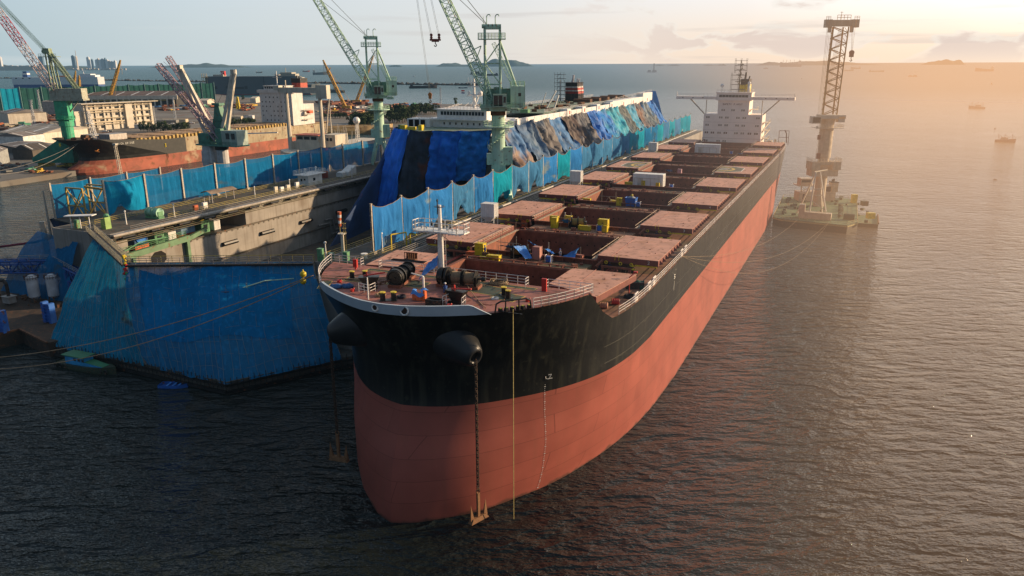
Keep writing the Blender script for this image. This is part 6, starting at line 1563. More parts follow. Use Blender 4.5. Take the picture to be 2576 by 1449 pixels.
mb.cbox((8.7,0,39.6),(1.5,1.4,1.6));mb.build('white_boom',mat('boom_cream',(.60,.55,.46)),c)
mb=MB()
for p,q_ in(((-15,0,41),(0,0,29)),((8.6,0,39.4),(0,0,29)),((-22.5,0,43),(0,0,29)),((-15.2,0,40),(-15.4,0,30)),((8.8,0,39),(6,0,20))): mb.tube(p,q_,.06,n=4)
mb.build('stay_cable',cable,c)
t=tK('light_mast','tall thin cream light mast rising in front of the black ship','light mast',-196,128,2)
X0,_=onY(303,441,KW(-150,128).y)
mb=MB();mb.truss((0,0,0),(-2,0,27),1.1,1.1,.7,.7,16,.1);mb.box(-2.8,-1.2,-.5,.5,26.6,27.2);mb.build('mast_body',cream,t);t.location=(onY(310,440,t.location.y)[0],t.location.y,-2)
# ---- green harbour crane with red and white jib ----
c=thing('harbour_crane','emerald-green harbour crane with red and white lattice jib at the left edge','crane',(-224.8,396,2.5),0)
mb=MB();mb.tube((0,0,13),(0,0,26),2.9,n=20);mb.tube((0,0,20),(0,0,22.5),3.5,n=20);mb.prism([(-3.4,-2.4),(3.0,-2.4),(3.0,2.4),(-3.4,2.4)],22.5,32.5);mb.build('column',emer,c)
mb=MB();mb.add([(-3,-3,14),(3,-3,14),(3,3,14),(-3,3,14),(-18,-4,2),(3,-4,2),(3,4,2),(-18,4,2),(-18,-4,4.5),(3,-4,3.5),(3,4,3.5),(-18,4,4.5)],[(0,1,9,8),(1,2,10,9),(2,3,11,10),(3,0,8,11),(8,9,5,4),(9,10,6,5),(11,8,4,7)]);mb.build('portal',mat('portal_green',(.03,.22,.15),.6,rust=.2),c)
mb=MB()
for x in(-15,-12,-3,0): mb.box(x-1.2,x+1.2,-3,3,0,2)
mb.build('bogie',mat('bogie_yellow',(.35,.27,.04),.7,rust=.5),c)
mb=MB();mb.tube((0,0,23.5),(0,0,23.8),4.6,n=18);mb.rail([(4.4*cos(i*pi/8),4.4*sin(i*pi/8),23.8) for i in range(17)],1.2,1.5,.07,2);mb.build('ring_platform',emer,c)
mb=MB();mb.box(-5,12,-3,3,32.5,33.4);mb.box(-1,11.5,-2.8,2.8,33.4,38.4);mb.box(-5,-1,-2,2,33.4,37);mb.beam((5,0,32.5),(-1,0,27),.6);mb.beam((8,0,32.5),(1,0,25),.6);mb.build('machinery_house',mat('house_sage',(.36,.37,.30),.65,streak=.4,rust=.3),c)
mb=MB()
for xx,xt in((-3.5,-4.2),(-.2,-2.2)):
    for yy in(-1.5,1.5): mb.beam((xx,yy,34),(xt,yy*.8,56),.55)
for yy in(-1.5,1.5): mb.truss((-2.5,yy,55),(8,yy,38.4),.8,.8,.8,.8,10,.14)
for z in(40,46,51): mb.beam((-4,0,z),(-.5,0,z),.3)
mb.box(-7.4,1.5,-2,2,53.4,53.7);mb.rail([(-7.2,-2,53.7),(1.4,-2,53.7)],1.2,1.2,.07,2);mb.cbox((-3.6,0,56.3),(3,3,2.4));mb.tube((-4.8,-1.4,56),(-4.8,1.4,56),1.0,n=12);mb.build('tower',mat('tower_sage',(.24,.32,.22),.65,rust=.5),c)
foot=Vector((-1,0,33.5));tipc=Vector((-36,0,95))
def jseg(t0,t1,m,w0_,w1_):
    mb=MB();mb.truss(foot+(tipc-foot)*t0,foot+(tipc-foot)*t1,w0_,w0_*.9,w1_,w1_*.9,max(2,int((t1-t0)*26)),.2,(0,1,0),.11);mb.build('jib_section',m,c)
jw=mat('jib_pinkish_white',(.52,.42,.41),.6,rust=.3);jr=mat('jib_red',(.35,.04,.06),.6)
jseg(0,.07,jw,1.2,3.4);jseg(.07,.42,jw,3.4,3.4);jseg(.42,.62,jr,3.4,3.4);jseg(.62,.82,jw,3.4,2.6);jseg(.82,1,jr,2.6,1)
mb=MB()
for yy in(-1.4,-.7,0,.7,1.4): mb.tube((-4.4,yy,57),tipc+Vector((0,yy,.5)),.07,n=4);mb.tube((-4.6,yy,56),foot+(tipc-foot)*.8+Vector((1,yy,1)),.06,n=4)
mb.build('stay_cable',mat('cable_green',(.05,.12,.10),.6),c)
# ---- office block and sheds ----
def shed(name,label,cat,pts,h,roof,wallm,rh=0,z=2.5):
    pts=[Vector((p[0],p[1],0)) for p in pts];c0=sum(pts,Vector())/len(pts);e=thing(name,label,cat,(c0.x,c0.y,z))
    P=[(p.x-c0.x,p.y-c0.y) for p in pts]
    mb=MB();mb.prism(P,0,h);mb.build('wall',wallm,e)
    Q=[(x*1.03,y*1.03) for x,y in P];mb=MB()
    if rh:
        m1=((Q[0][0]+Q[3][0])/2,(Q[0][1]+Q[3][1])/2);m2=((Q[1][0]+Q[2][0])/2,(Q[1][1]+Q[2][1])/2)
        mb.add([(*Q[0],h),(*Q[1],h),(*Q[2],h),(*Q[3],h),(*m1,h+rh),(*m2,h+rh)],[(0,1,5,4),(2,3,4,5),(0,4,3),(1,2,5),(3,2,1,0)])
    else: mb.prism(Q,h+.01,h+.5)
    ro=mb.build('roof',roof,e)
    if rh:
        A=Vector((*Q[0],h));B=Vector((*Q[1],h));C=Vector((*m2,h+rh));D=Vector((*m1,h+rh));up_=Vector((0,0,.12));nn_=max(5,int((B-A).length/6))
        for i in range(nn_):
            t=(i+.4)/nn_;w_=.25/nn_;l0,l1=(.15,.85) if i%3==0 else (0,1)
            if i%3: w_*=.25
            q=[A.lerp(B,t).lerp(D.lerp(C,t),l0)+up_,A.lerp(B,t+w_).lerp(D.lerp(C,t+w_),l0)+up_,A.lerp(B,t+w_).lerp(D.lerp(C,t+w_),l1)+up_,A.lerp(B,t).lerp(D.lerp(C,t),l1)+up_]
            m2b=MB();m2b.add(q,[(0,1,2,3)]);m2b.build('skylight' if i%3==0 else 'roof_rib',white if i%3==0 else rusty,ro)
    return e,P
fa=Vector((*at(*c00(875,1318),2.5),0));fb_=Vector((*at(*c00(1555,1268),2.5),0));dv=(fb_-fa).normalized();nv=Vector((-dv.y,dv.x,0))
e,P=shed('office_block','long four-storey cream office block with balconies behind the black ship','building',[fa,fb_,fb_+nv*14,fa+nv*14],20,mat('eave_cream',(.6,.52,.4),.7),cream)
rz_=atan2(dv.y,dv.x);Lf=(fb_-fa).length
def fpt(u,d,z): p=fa+dv*u-nv*d; return Vector((p.x-e.location.x,p.y-e.location.y,z))
for fl_ in range(4):
    z=1.2+fl_*4.7
    for i in range(12):
        if i in(7,) or (fl_==0 and i in(3,4,5,6)): continue
        u=3+i*(Lf-5)/12; mb=MB();mb.cbox(fpt(u+1.4,.06,z+1.2),(2.6 if i%3 else 1.4,.1,2.0),rz_);mb.build('window',glass,e)
    mb=MB();mb.cbox(fpt(Lf*.28,.9,z+3.2),(Lf*.52,1.8,.35),rz_);mb.cbox(fpt(Lf*.83,.9,z+3.2),(Lf*.30,1.8,.35),rz_)
    mb.cbox(fpt(Lf*.28,1.7,z+.4),(Lf*.52,.12,1.0),rz_) if fl_ in(1,3) else None
    mb.build('balcony',mat('balcony_cream',(.55,.46,.32),.7),e)
mb=MB()
for i in range(9): mb.cbox(fpt(2+i*(Lf-4)/8,.5,10),(1.0,1.0,19.8),rz_)
mb.cbox(fpt(Lf*.62,1.0,9.6),(6,2.2,19.2),rz_);mb.cbox(fpt(-3.5,-7,7.5),(7,9,15),rz_+.1);mb.build('pier',cream,e)
mb=MB();mb.cbox(fpt(Lf*.5,1.6,20.6),(Lf*1.12,5,.45),rz_);mb.build('eave',mat('eave_cream',(.6,.52,.4)),e)
wa=Vector((*at(*c00(850,1080),2.5),0));wb=Vector((*at(*c00(1780,1075),2.5),0));dv=(wb-wa).normalized();nv=Vector((-dv.y,dv.x,0))
e,P=shed('warehouse','long brown-roofed open workshop in front of the green net wall','warehouse',[wa,wb,wb+nv*70,wa+nv*70],13,roofb,mat('shop_dark',(.05,.045,.04),.9),5)
def fpt(u,d,z): p=wa+dv*u-nv*d; return Vector((p.x-e.location.x,p.y-e.location.y,z))
Lw=(wb-wa).length;rz_=atan2(dv.y,dv.x)
mb=MB();mb.cbox(fpt(Lw/2,.6,11.4),(Lw*1.04,1.2,4.4),rz_);mb.build('fascia',cream,e)
mb=MB()
for i in range(15): mb.cbox(fpt(3+i*(Lw-6)/14,.8,4.6),(1.6,1.2,9.2),rz_)
mb.build_each('column',cream,e)
for i in range(3):
    mb=MB();mb.cbox(fpt(Lw*(.2+.3*i),1.0,8.2),(Lw*.2,.8,.9),rz_);mb.build('crane_beam',mat('beam_yellow',(.4,.3,.08),.6),e)
def pxs(*pp,z=2.5): return [Vector((*at(*f(*p),z),0)) for f,p in pp]
for i,(A,Bq,dep,h,rm,wm_,rh,lab) in enumerate((
  ((0,1230),(95,1250),30,9,roofg,cream,3,'cream shed with grey roof cut by the left edge of the picture'),
  ((100,1160),(330,1190),14,4,roofg,mat('shed_dark',(.1,.085,.07),.8),2,'low open shed with white roof edge in front of the bright blue net'),
  ((440,1150),(580,1150),16,13,roofg,mat('flat_grey',(.28,.27,.26),.8),1,'grey three-storey flats behind the green crane column'),
  ((0,1440),(450,1449),40,7,mat('roof_pale',(.34,.31,.27),.7,scale=.05),cream,3,'wide pale-roofed workshop at the far left behind the quay'),
  ((250,1360),(630,1400),26,6,mat('roof_pale2',(.30,.27,.22),.7,scale=.05),mat('shed_dark',(.1,.085,.07)),2,'long low tan-roofed workshop left of the green crane'),
  ((2000,1060),(2090,1060),20,6,cream,cream,2,'small cream hut by the right end of the green net wall'),
  ((2520,1035),(2576,1035),20,6,cream,cream,2,'small cream hut on the shore in front of the grey ship'))):
    p,q=pxs((c00,A),(c00,Bq));dv=(q-p).normalized();nv=Vector((-dv.y,dv.x,0));shed('yard_shed',lab,'shed',[p,q,q+nv*dep,p+nv*dep],h,rm,wm_,rh)
for i,(A,Bq,dep,h,rm,wm_,rh,lab) in enumerate((((0,240),(275,300),22,4,roofg,mat('shed_dark',(.1,.085,.07)),1,'open grey-roofed shed on the quay edge, left of the green crane'),((0,400),(100,350),14,7,roofg,mat('metal_grey',(.3,.31,.3),.6),3,'round-roofed grey metal hut at the left edge on the quay'),((250,210),(460,180),20,7,roofg,mat('wall_white',(.6,.6,.58),.6),2,'white-walled workshop with grey roof behind the quay'),((340,330),(560,300),14,5,mat('tentdark',(.07,.065,.06),.8),mat('shed_dark',(.1,.085,.07)),3,'dark arched shelter beside the green crane base'))):
    p,q=pxs((c01,A),(c01,Bq));dv=(q-p).normalized();nv=Vector((-dv.y,dv.x,0));shed('quay_shed',lab,'shed',[p,q,q+nv*dep,p+nv*dep],h,rm,wm_,rh)
# green net wall of the far dock
n1=Vector((*at(*c00(-20,1115),2.5),0));n2=Vector((*at(*c00(2190,1012),2.5),0))
ng=netmat('net_green',(.025,.09,.08),(.015,.06,.055),.0,.4);nb=netmat('net_cyan',(.01,.25,.38),(.01,.2,.33),.0,.3)
e=thing('net_wall','long wall of dark green and blue nets along the far dock behind the workshops','net wall',(*((n1+n2)/2).xy,2.5))
xs_=[-20,35,235,450,640,815,985,1160,1320,1480,1620,1770,1900,2045,2170]
for i in range(len(xs_)-1):
    def wp(x): 
        t=(x+20)/2190; xx=c00(x,0)[0]; A=at(xx,c00(0,1115-103*t)[1],2.5); return Vector((A[0],A[1],0))
    p,q=wp(xs_[i]),wp(xs_[i+1]); d0=p.y/FP*.639/1.0; 
    hh=[(1115-103*((x+20)/2190) - (905-60*((x+20)/2190)))*.25*pt.y/FP*1.02 for x,pt in((xs_[i],p),(xs_[i+1],q))]
    mb=MB();o=e.location
    mb.grid(lambda u,v:(p.x+(q.x-p.x)*u-o.x,p.y+(q.y-p.y)*u-o.y-.8*sin(u*20),(hh[0]+(hh[1]-hh[0])*u-1.2*sin(pi*u))*(1-v)),12,3)
    mb.build('net_sheet',nb if i in(1,) else ng,e)
    mb=MB();mb.box(q.x-o.x-.6,q.x-o.x+.6,q.y-o.y-1.4,q.y-o.y-.6,0,hh[1]+1);mb.build('net_post',mat('post_mix',(.1,.2,.2),.6),e)
# ---- yard clutter: stacks, cabins, vehicles ----
def yardbox(f,px,py,w,d,h,m,name,label,group,cat,rz=0,z=2.5,parts=None):
    p=at(*f(px,py),z);e=thing(name,label,cat,(p[0],p[1],z),rz,group)
    mb=MB();mb.box(-w/2,w/2,-d/2,d/2,0,h);mb.build('body',m,e);return e
yc_=[mat('y_orange',(.42,.13,.05),.7),mat('y_cream',(.5,.42,.3),.7),mat('y_blue',(.06,.18,.4),.7),mat('y_rust',(.16,.06,.035),.9),mat('y_white',(.6,.58,.55),.6),mat('y_yellow',(.55,.35,.04),.7),mat('y_green',(.1,.3,.2),.7),mat('y_grey',(.2,.2,.19),.8)]
rr=random.Random(5)
def stack(f,px,py,w,d,h,m,n=5):
    p=at(*f(px,py),2.5);e=thing('material_stack','small heap of steel plates and blocks lying on the open yard','steel stack',(p[0],p[1],2.5),rr.random()*3,'steel stacks on the yard')
    mb=MB()
    for _ in range(n): mb.cbox((rr.uniform(-w/2,w/2),rr.uniform(-d/2,d/2),rr.uniform(.3,h)),(rr.uniform(w*.3,w*.9),rr.uniform(d*.3,d*.8),rr.uniform(.3,h*.8)),rr.random())
    mb.build('plates',m,e)
for _ in range(70): stack(c10,rr.uniform(660,1230),rr.uniform(1085,1165),rr.uniform(4,11),rr.uniform(4,12),rr.uniform(1,3.2),rr.choice(yc_[:2]+yc_[3:6]+[yc_[3]]*3))
for _ in range(45): stack(c10,rr.uniform(1330,1820),rr.uniform(1075,1115),rr.uniform(5,14),rr.uniform(4,12),rr.uniform(1.5,5),rr.choice(yc_+[yc_[3]]*5))
for _ in range(26): stack(c10,rr.uniform(620,1150),rr.uniform(1030,1075),rr.uniform(8,22),rr.uniform(4,14),rr.uniform(1.5,4.5),rr.choice([yc_[3]]*6+[yc_[5],yc_[0]]))
for _ in range(46): stack(c00,rr.uniform(1560,2560),rr.uniform(1050,1115),rr.uniform(4,12),rr.uniform(4,10),rr.uniform(1,3),rr.choice(yc_+[yc_[3]]*4))
for _ in range(24): stack(c00,rr.uniform(70,580),rr.uniform(1165,1240),rr.uniform(8,18),rr.uniform(3,7),rr.uniform(1,2.4),rr.choice([yc_[3]]*6+[yc_[0]]))
for _ in range(44): stack(c00,rr.uniform(0,640),rr.uniform(1250,1345),rr.uniform(3,9),rr.uniform(3,7),rr.uniform(1,3),rr.choice(yc_+[yc_[3]]*3))
for _ in range(36): stack(c01,rr.uniform(0,640),rr.uniform(395,470) if _%2 else rr.uniform(180,260),rr.uniform(1.5,4),rr.uniform(1.5,4),rr.uniform(.8,2),rr.choice([yc_[3],yc_[3],yc_[5],yc_[7],yc_[6]]))
for i,(px,py,w,m) in enumerate(((2330,1205,20,1),(2420,1195,16,1),(2500,1195,10,4),(1640,1245,26,7),(1760,1235,22,1),(1420,1290,8,4))):
    yardbox(c00,px,py,w,6,3.2,yc_[m],'site_cabin','%s long site cabin on the yard, %s of six from the right end'%(('cream','white','grey')[(0 if m==1 else 1 if m==4 else 2)],ORD[5-i] if 0 else ORD[i]),'site cabins on the yard','cabin')
def car(f,px,py,m,rz=.2):
    p=at(*f(px,py),2.5);e=thing('parked_car','small parked car on the yard road near the office block','car',(p[0],p[1],2.5),rz,'cars parked on the yard')
    mb=MB();mb.prism([(-2.2,-.9),(2.2,-.9),(2.2,.9),(-2.2,.9)],.35,.95);mb.add([(-1.6,-.85,.95),(1.2,-.85,.95),(1.2,.85,.95),(-1.6,.85,.95),(-1.2,-.7,1.5),(.6,-.7,1.5),(.6,.7,1.5),(-1.2,.7,1.5)],[(0,1,5,4),(1,2,6,5),(2,3,7,6),(3,0,4,7),(4,5,6,7)]);mb.build('body',m,e)
    for x in(-1.4,1.4): mb=MB();mb.tube((x,-.92,.35),(x,.92,.35),.34,n=8);mb.build('wheel',black,e)
for px,py,m in((1740,1255,4),(1850,1240,7),(1930,1245,4),(1680,1262,7),(1580,1262,4),(735,1350,4),(750,1340,7),(1100,1325,7),(1060,1330,4)): car(c00,px,py,yc_[m])
# lattice light towers
def ltower(f,px,py,ptop,lab):
    p=at(*f(px,py),2.5);zt=onY(*f(px,ptop),p[1])[1]-2.5;e=thing('light_tower',lab,'light tower',(p[0],p[1],2.5))
    mb=MB();mb.truss((0,0,0),(0,0,zt),zt*.09,zt*.09,zt*.03,zt*.03,12,zt*.006,(1,0,0),zt*.004);w_=zt*.06;mb.box(-w_,w_,-.5,.5,zt,zt*1.015);mb.box(-w_,w_,-.5,.5,zt*.95,zt*.96);mb.box(-w_*.8,w_*.8,-.5,.5,zt*.9,zt*.91);mb.build('lattice_mast',mat('tower_blue_grey',(.35,.38,.42),.6),e)
for f,px,py,pt,lab in((c00,360,1330,1010,'lattice floodlight tower, tallest of the two left of the green crane'),(c00,420,1170,905,'lattice floodlight tower behind the bright blue net panel'),(c00,1765,1205,980,'pale lattice floodlight tower right of the office block'),(c00,1565,1260,1070,'blue-grey floodlight tower touching the right end of the office block'),(c10,1860,1110,885,'floodlight tower on the shore between the two wall cranes, right one'),(c10,1755,1110,925,'floodlight tower on the shore just left of its taller twin')): ltower(f,px,py,pt,lab)
# yellow crawler cranes
def crawler(f,px,py,tx,ty,lab,base_=True):
    p=at(*f(px,py),2.5);k_=p[1]/FP*.25; e=thing('crawler_crane',lab,'crane',(p[0],p[1],2.5)); X,Z=onY(*f(tx,ty),p[1]);tp=Vector((X-p[0],0,Z-2.5));ym=mat('crawler_yellow',(.5,.29,.04),.6,rust=.4)
    mb=MB();mb.truss((0,0,2.5),tp*.78,4,2.4,3.2,2.4,18,.45,(0,1,0),.25);mb.truss(tp*.78,tp,2.6,2,1,1,6,.35,(0,1,0),.2);mb.beam(tp*.78,tp*.78+Vector((3,0,4)),.8);mb.build('lattice_boom',ym,e)
    mb=MB();mb.box(-4,6,-3,3,1.6,5);mb.build('machine_body',ym,e)
    mb=MB();mb.box(-5,5,-4,-2.6,0,1.5);mb.box(-5,5,2.6,4,0,1.5);mb.build('track',dark,e)
    mb=MB();mb.tube(tp,(8,0,5),.12,n=4);mb.tube(tp,tp-Vector((0,0,tp.z*.3)),.12,n=4);mb.build('cable',ym,e)
crawler(c10,905,1110,675,605,'yellow lattice crawler crane leaning left, left of the far wall crane')
crawler(c10,1010,1045,1180,560,'yellow lattice crawler crane leaning right, crossing the far wall crane jib')
crawler(c00,1085,1075,1212,605,'yellow lattice crane rising above the workshop roof')
crawler(c00,740,930,760,712,'yellow lattice crane behind the white car carrier, left one')
crawler(c00,800,960,795,760,'shorter yellow lattice crane beside its twin near the white car carrier')
# ---- trees ----
leafm=[mat('leaf_dark',(.028,.05,.016),.8,var=.5,scale=.4),mat('leaf_mid',(.05,.08,.022),.8,var=.5,scale=.4)]
bark=mat('bark',(.09,.06,.04),.9)
def treeproto(h,w,seed,m):
    rr=random.Random(seed);mb=MB();mb.tube((0,0,0),(.2,0,h*.55),.35,.18,n=6)
    for i in range(5): a_=i*1.3;mb.tube((0,0,h*(.25+.1*i)),(w*.35*cos(a_),w*.35*sin(a_),h*(.45+.1*i)),.12,.05,n=4)
    tm=mb; mb=MB()
    cl=[(rr.gauss(0,w*.22),rr.gauss(0,w*.22),h*rr.uniform(.28,.95)) for _ in range(16)]
    for (cx,cy,cz) in cl:
        rad=w*.22*(1.25-abs(cz/h-.5))
        for _ in range(34):
            a_=rr.random()*6.28;t=rr.uniform(-1,1);r_=rad*rr.random()**.4;s_q=math.sqrt(1-t*t)
            p=Vector((cx+r_*s_q*cos(a_),cy+r_*s_q*sin(a_),cz+r_*t*1.5));q=rr.uniform(.35,.8)
            u=Vector((rr.gauss(0,1),rr.gauss(0,1),rr.gauss(0,1))).normalized()*q;v=u.cross(Vector((rr.gauss(0,1),rr.gauss(0,1),rr.gauss(0,1)))).normalized()*q*.7
            mb.add([p-u,p+v,p+u,p-v],[(0,1,2,3)])
    return tm,mb
_pm=[]
for i in range(4):
    tm,cm=treeproto(13,6.5,i+3,None);o1=tm.build('trunk',bark);o2=cm.build('crown',leafm[i%2]);_pm.append((o1.data,o2.data));bpy.data.objects.remove(o1);bpy.data.objects.remove(o2)
def tree(f,px,py,hpx,label,group):
    p=at(*f(px,py),2.6);hh=hpx*.25*p[1]/FP*1.3; e=thing('casuarina_tree',label,'tree',(p[0],p[1],2.4),rr.random()*6,group);k_=hh/13;e.scale=(k_*rr.uniform(.95,1.3),)*2+(k_,)
    t_,c_=_pm[rr.randrange(4)]
    for nm,d_ in(('trunk',t_),('crown',c_)): o=bpy.data.objects.new(nm,d_);COL.objects.link(o);o.parent=e
for i in range(16): tree(c10,960+i*17+rr.uniform(-5,5),1275+rr.uniform(-18,16),rr.uniform(85,135),'feathery dark green tree in the clump left of the far wall crane column','trees left of the far wall crane')
for i in range(16): tree(c10,1345+i*17+rr.uniform(-5,5),1250-i*2.2+rr.uniform(-15,8),rr.uniform(90,140),'feathery green tree in the clump right of the far wall crane column','trees right of the far wall crane')
for i in range(12): tree(c10,1625+i*19,1150+rr.uniform(-12,10),rr.uniform(55,90),'green tree behind the white wheelhouse of the docked vessel','trees behind the docked vessel')
for i in range(18): tree(c00,1425+i*27+rr.uniform(-8,8),1325+rr.uniform(-8,8),rr.uniform(50,85),'dark bushy tree in the row in front of the office block','trees in front of the office block')
for i in range(9): tree(c00,2330+i*30,1275+rr.uniform(-8,5),rr.uniform(50,70),'dark bushy tree in the row beside the white booms','trees by the white booms')
for i in range(13): tree(c10,670+i*19,1188+rr.uniform(-5,5),rr.uniform(30,45),'low round tree in the hedge row behind the white bridge tower','trees behind the bridge tower')
for px,py,h_ in((490,1305,26),(525,1305,28),(590,1312,30),(400,1300,26)): tree(c00,px,py,h_,'small palm-like tree on the yard near the green crane','small trees near the green crane')
tree(c00,2445,1010,40,'lone leafy tree on the shore in front of the grey ship','lone trees');tree(c10,2010,1062,60,'lone tall tree on the far shore beside the near wall crane','lone trees')
mb=MB();p=at(*c00(2400,1100),2.5)
t=thing('yellow_tower','small yellow tower rig standing on the open yard','tower',(p[0],p[1],2.5));mb.truss((0,0,0),(0,0,14),4,4,1,1,5,.5);mb.build('rig_frame',yel,t)
# covered pontoons right of the black ship
t=tK('landing_stage','long low rusty landing stage below the trees','stage',-150,330,0);pA=Vector((*at(905+0,352,1),0));
t.location=(*at(930,352,.5),0);t.rotation_euler=(0,0,radians(38));mb=MB();mb.box(-25,30,-2.5,2.5,-1,1.6);mb.box(6,20,-1.5,1.5,1.6,2.6);mb.build('stage_hull',rusty,t)
t=thing('rusty_barge','brown empty barge moored below the trees','barge',(*at(890,330,2),0),radians(22));mb=MB();boathull(mb,62,15,6,1,tr=.9);boatdeck(mb,60,14,6,1,.9,drop=.8);mb.build('hull',tan,t)
# ================= far shipping =================
greyh=mat('hull_slate',(.085,.11,.13),.6,var=.15,scale=.02);farwhite=mat('far_white',(.62,.63,.66),.6)
Yc=1950;x0_,x1_=[onY(*c00(x,880),Yc)[0] for x in(172,1062)];k_=Yc/FP*.25
t=thing('car_carrier','white and blue car carrier anchored beyond the green net wall','ship',((x0_+x1_)/2,Yc,0));Lc=x1_-x0_
mb=MB();mb.prism([(-Lc/2,-15),(Lc*.46,-15),(Lc/2,0),(Lc*.46,15),(-Lc/2,15)],7,24.5);mb.build('hull',farwhite,t)
mb=MB();mb.prism([(-Lc/2+2,-15.2),(Lc*.46,-15.2),(Lc*.49,0),(Lc*.46,15.2),(-Lc/2+2,15.2)],0,6.9);mb.build('boot_topping',mat('boot_blue',(.02,.08,.25),.6),t)
mb=MB();mb.box(Lc*.23,Lc*.43,-12,12,24.5,29);mb.box(Lc*.26,Lc*.38,-12,12,29,31.5);mb.tube((Lc*.28,0,31),(Lc*.27,0,42),.8,.4);mb.beam((Lc*.25,0,38),(Lc*.30,0,38),.8);mb.build('wheelhouse',farwhite,t)
mb=MB();mb.box(-Lc*.40,-Lc*.345,-6,6,24.5,30);mb.box(-Lc*.395,-Lc*.35,-5,5,32,38);f1_=mb.build('funnel',mat('boot_blue',(.02,.08,.25)),t)
mb=MB();mb.box(-Lc*.40,-Lc*.345,-6.1,6.1,30,34);mb.build('funnel_band',farwhite,f1_)
mb=MB();mb.box(-Lc*.02,Lc*.08,-8,8,24.5,27.5);mb.build('deck_house_red',mat('y_orange',(.4,.05,.05)),t)
for i in range(3): mb=MB();mb.box(-Lc*.46+i*Lc*.075,-Lc*.44+i*Lc*.075,-15.1,-15.02,20.5,23);mb.build('opening',dark,t)
Yg=1420;x0_=onY(*c00(2095,900),Yg)[0];x1_=onY(*c10(650,850),Yg)[0];Lc=x1_-x0_;kk=Yg/FP*.25
t=thing('grey_car_carrier','huge slate-grey car carrier at anchor, its red funnel marked with a white K','ship',((x0_+x1_)/2,Yg,0))
zz=lambda py:onY(*c00(2200,py),Yg)[1]
mb=MB();mb.add([(-Lc/2+5,-15,0),(Lc*.42,-15,0),(Lc*.46,0,0),(Lc*.42,15,0),(-Lc/2+5,15,0),(-Lc/2+2,-15,18),(Lc*.44,-15,18),(Lc*.5,0,20),(Lc*.44,15,18),(-Lc/2+2,15,18)],[(0,1,6,5),(1,2,7,6),(2,3,8,7),(3,4,9,8),(4,0,5,9),(5,6,7,8,9)]);mb.prism([(-Lc/2+2,-15),(Lc*.31,-15),(Lc*.34,0),(Lc*.31,15),(-Lc/2+2,15)],18,32);mb.build('hull',greyh,t)
mb=MB();mb.box(-Lc/2+4,Lc*.43,-15.15,15.15,0,1.5);mb.build('boot_line',mat('boot_red',(.2,.04,.05),.6),t)
mb=MB();mb.box(Lc*.12,Lc*.30,-13,13,32,36);mb.box(Lc*.17,Lc*.27,-14,14,36,38.5);mb.tube((Lc*.2,0,38),(Lc*.2,0,46),.6);mb.box(-Lc*.43,-Lc*.34,-8,8,32,35);mb.box(Lc*.28,Lc*.35,-10,10,24,30);mb.build('wheelhouse',mat('house_buff',(.38,.36,.31),.7),t)
mb=MB();mb.box(-Lc*.37,-Lc*.335,-3.4,3.4,33,41);fn_=mb.build('funnel',redp,t);xk=-Lc*.37+.8
mb=MB();text(mb,'K',xk,-3.5,34.2,4.6,5.6,1.1,(1,0,0),(0,0,1));mb.build('letter_mark',farwhite,fn_)
mb=MB()
for i,(a_,w_,h_) in enumerate(((-.42,6,5),(-.31,4,5),(-.24,17,3.5),(-.15,5,5),(.0,14,3),(.12,6,4))): mb.box(Lc*a_,Lc*a_+w_,-15.12,-15.02,10.5,10.5+h_)
mb.box(Lc*.02,Lc*.025,-15.1,-15.02,2,32);mb.box(Lc*.14,Lc*.145,-15.1,-15.02,2,32);mb.build('side_door',mat('door_dark',(.03,.04,.05),.6),t)
mb=MB()
for i in range(4): mb.tube((-Lc/2-3+i*3,-16,20),(-Lc/2-3+i*3,-16,37),.5,n=5)
mb.box(-Lc/2-4,-Lc/2+8,-16.5,-15.5,30,31);mb.build('stern_scaffold',mat('scaf_tan',(.45,.36,.2),.7),t)
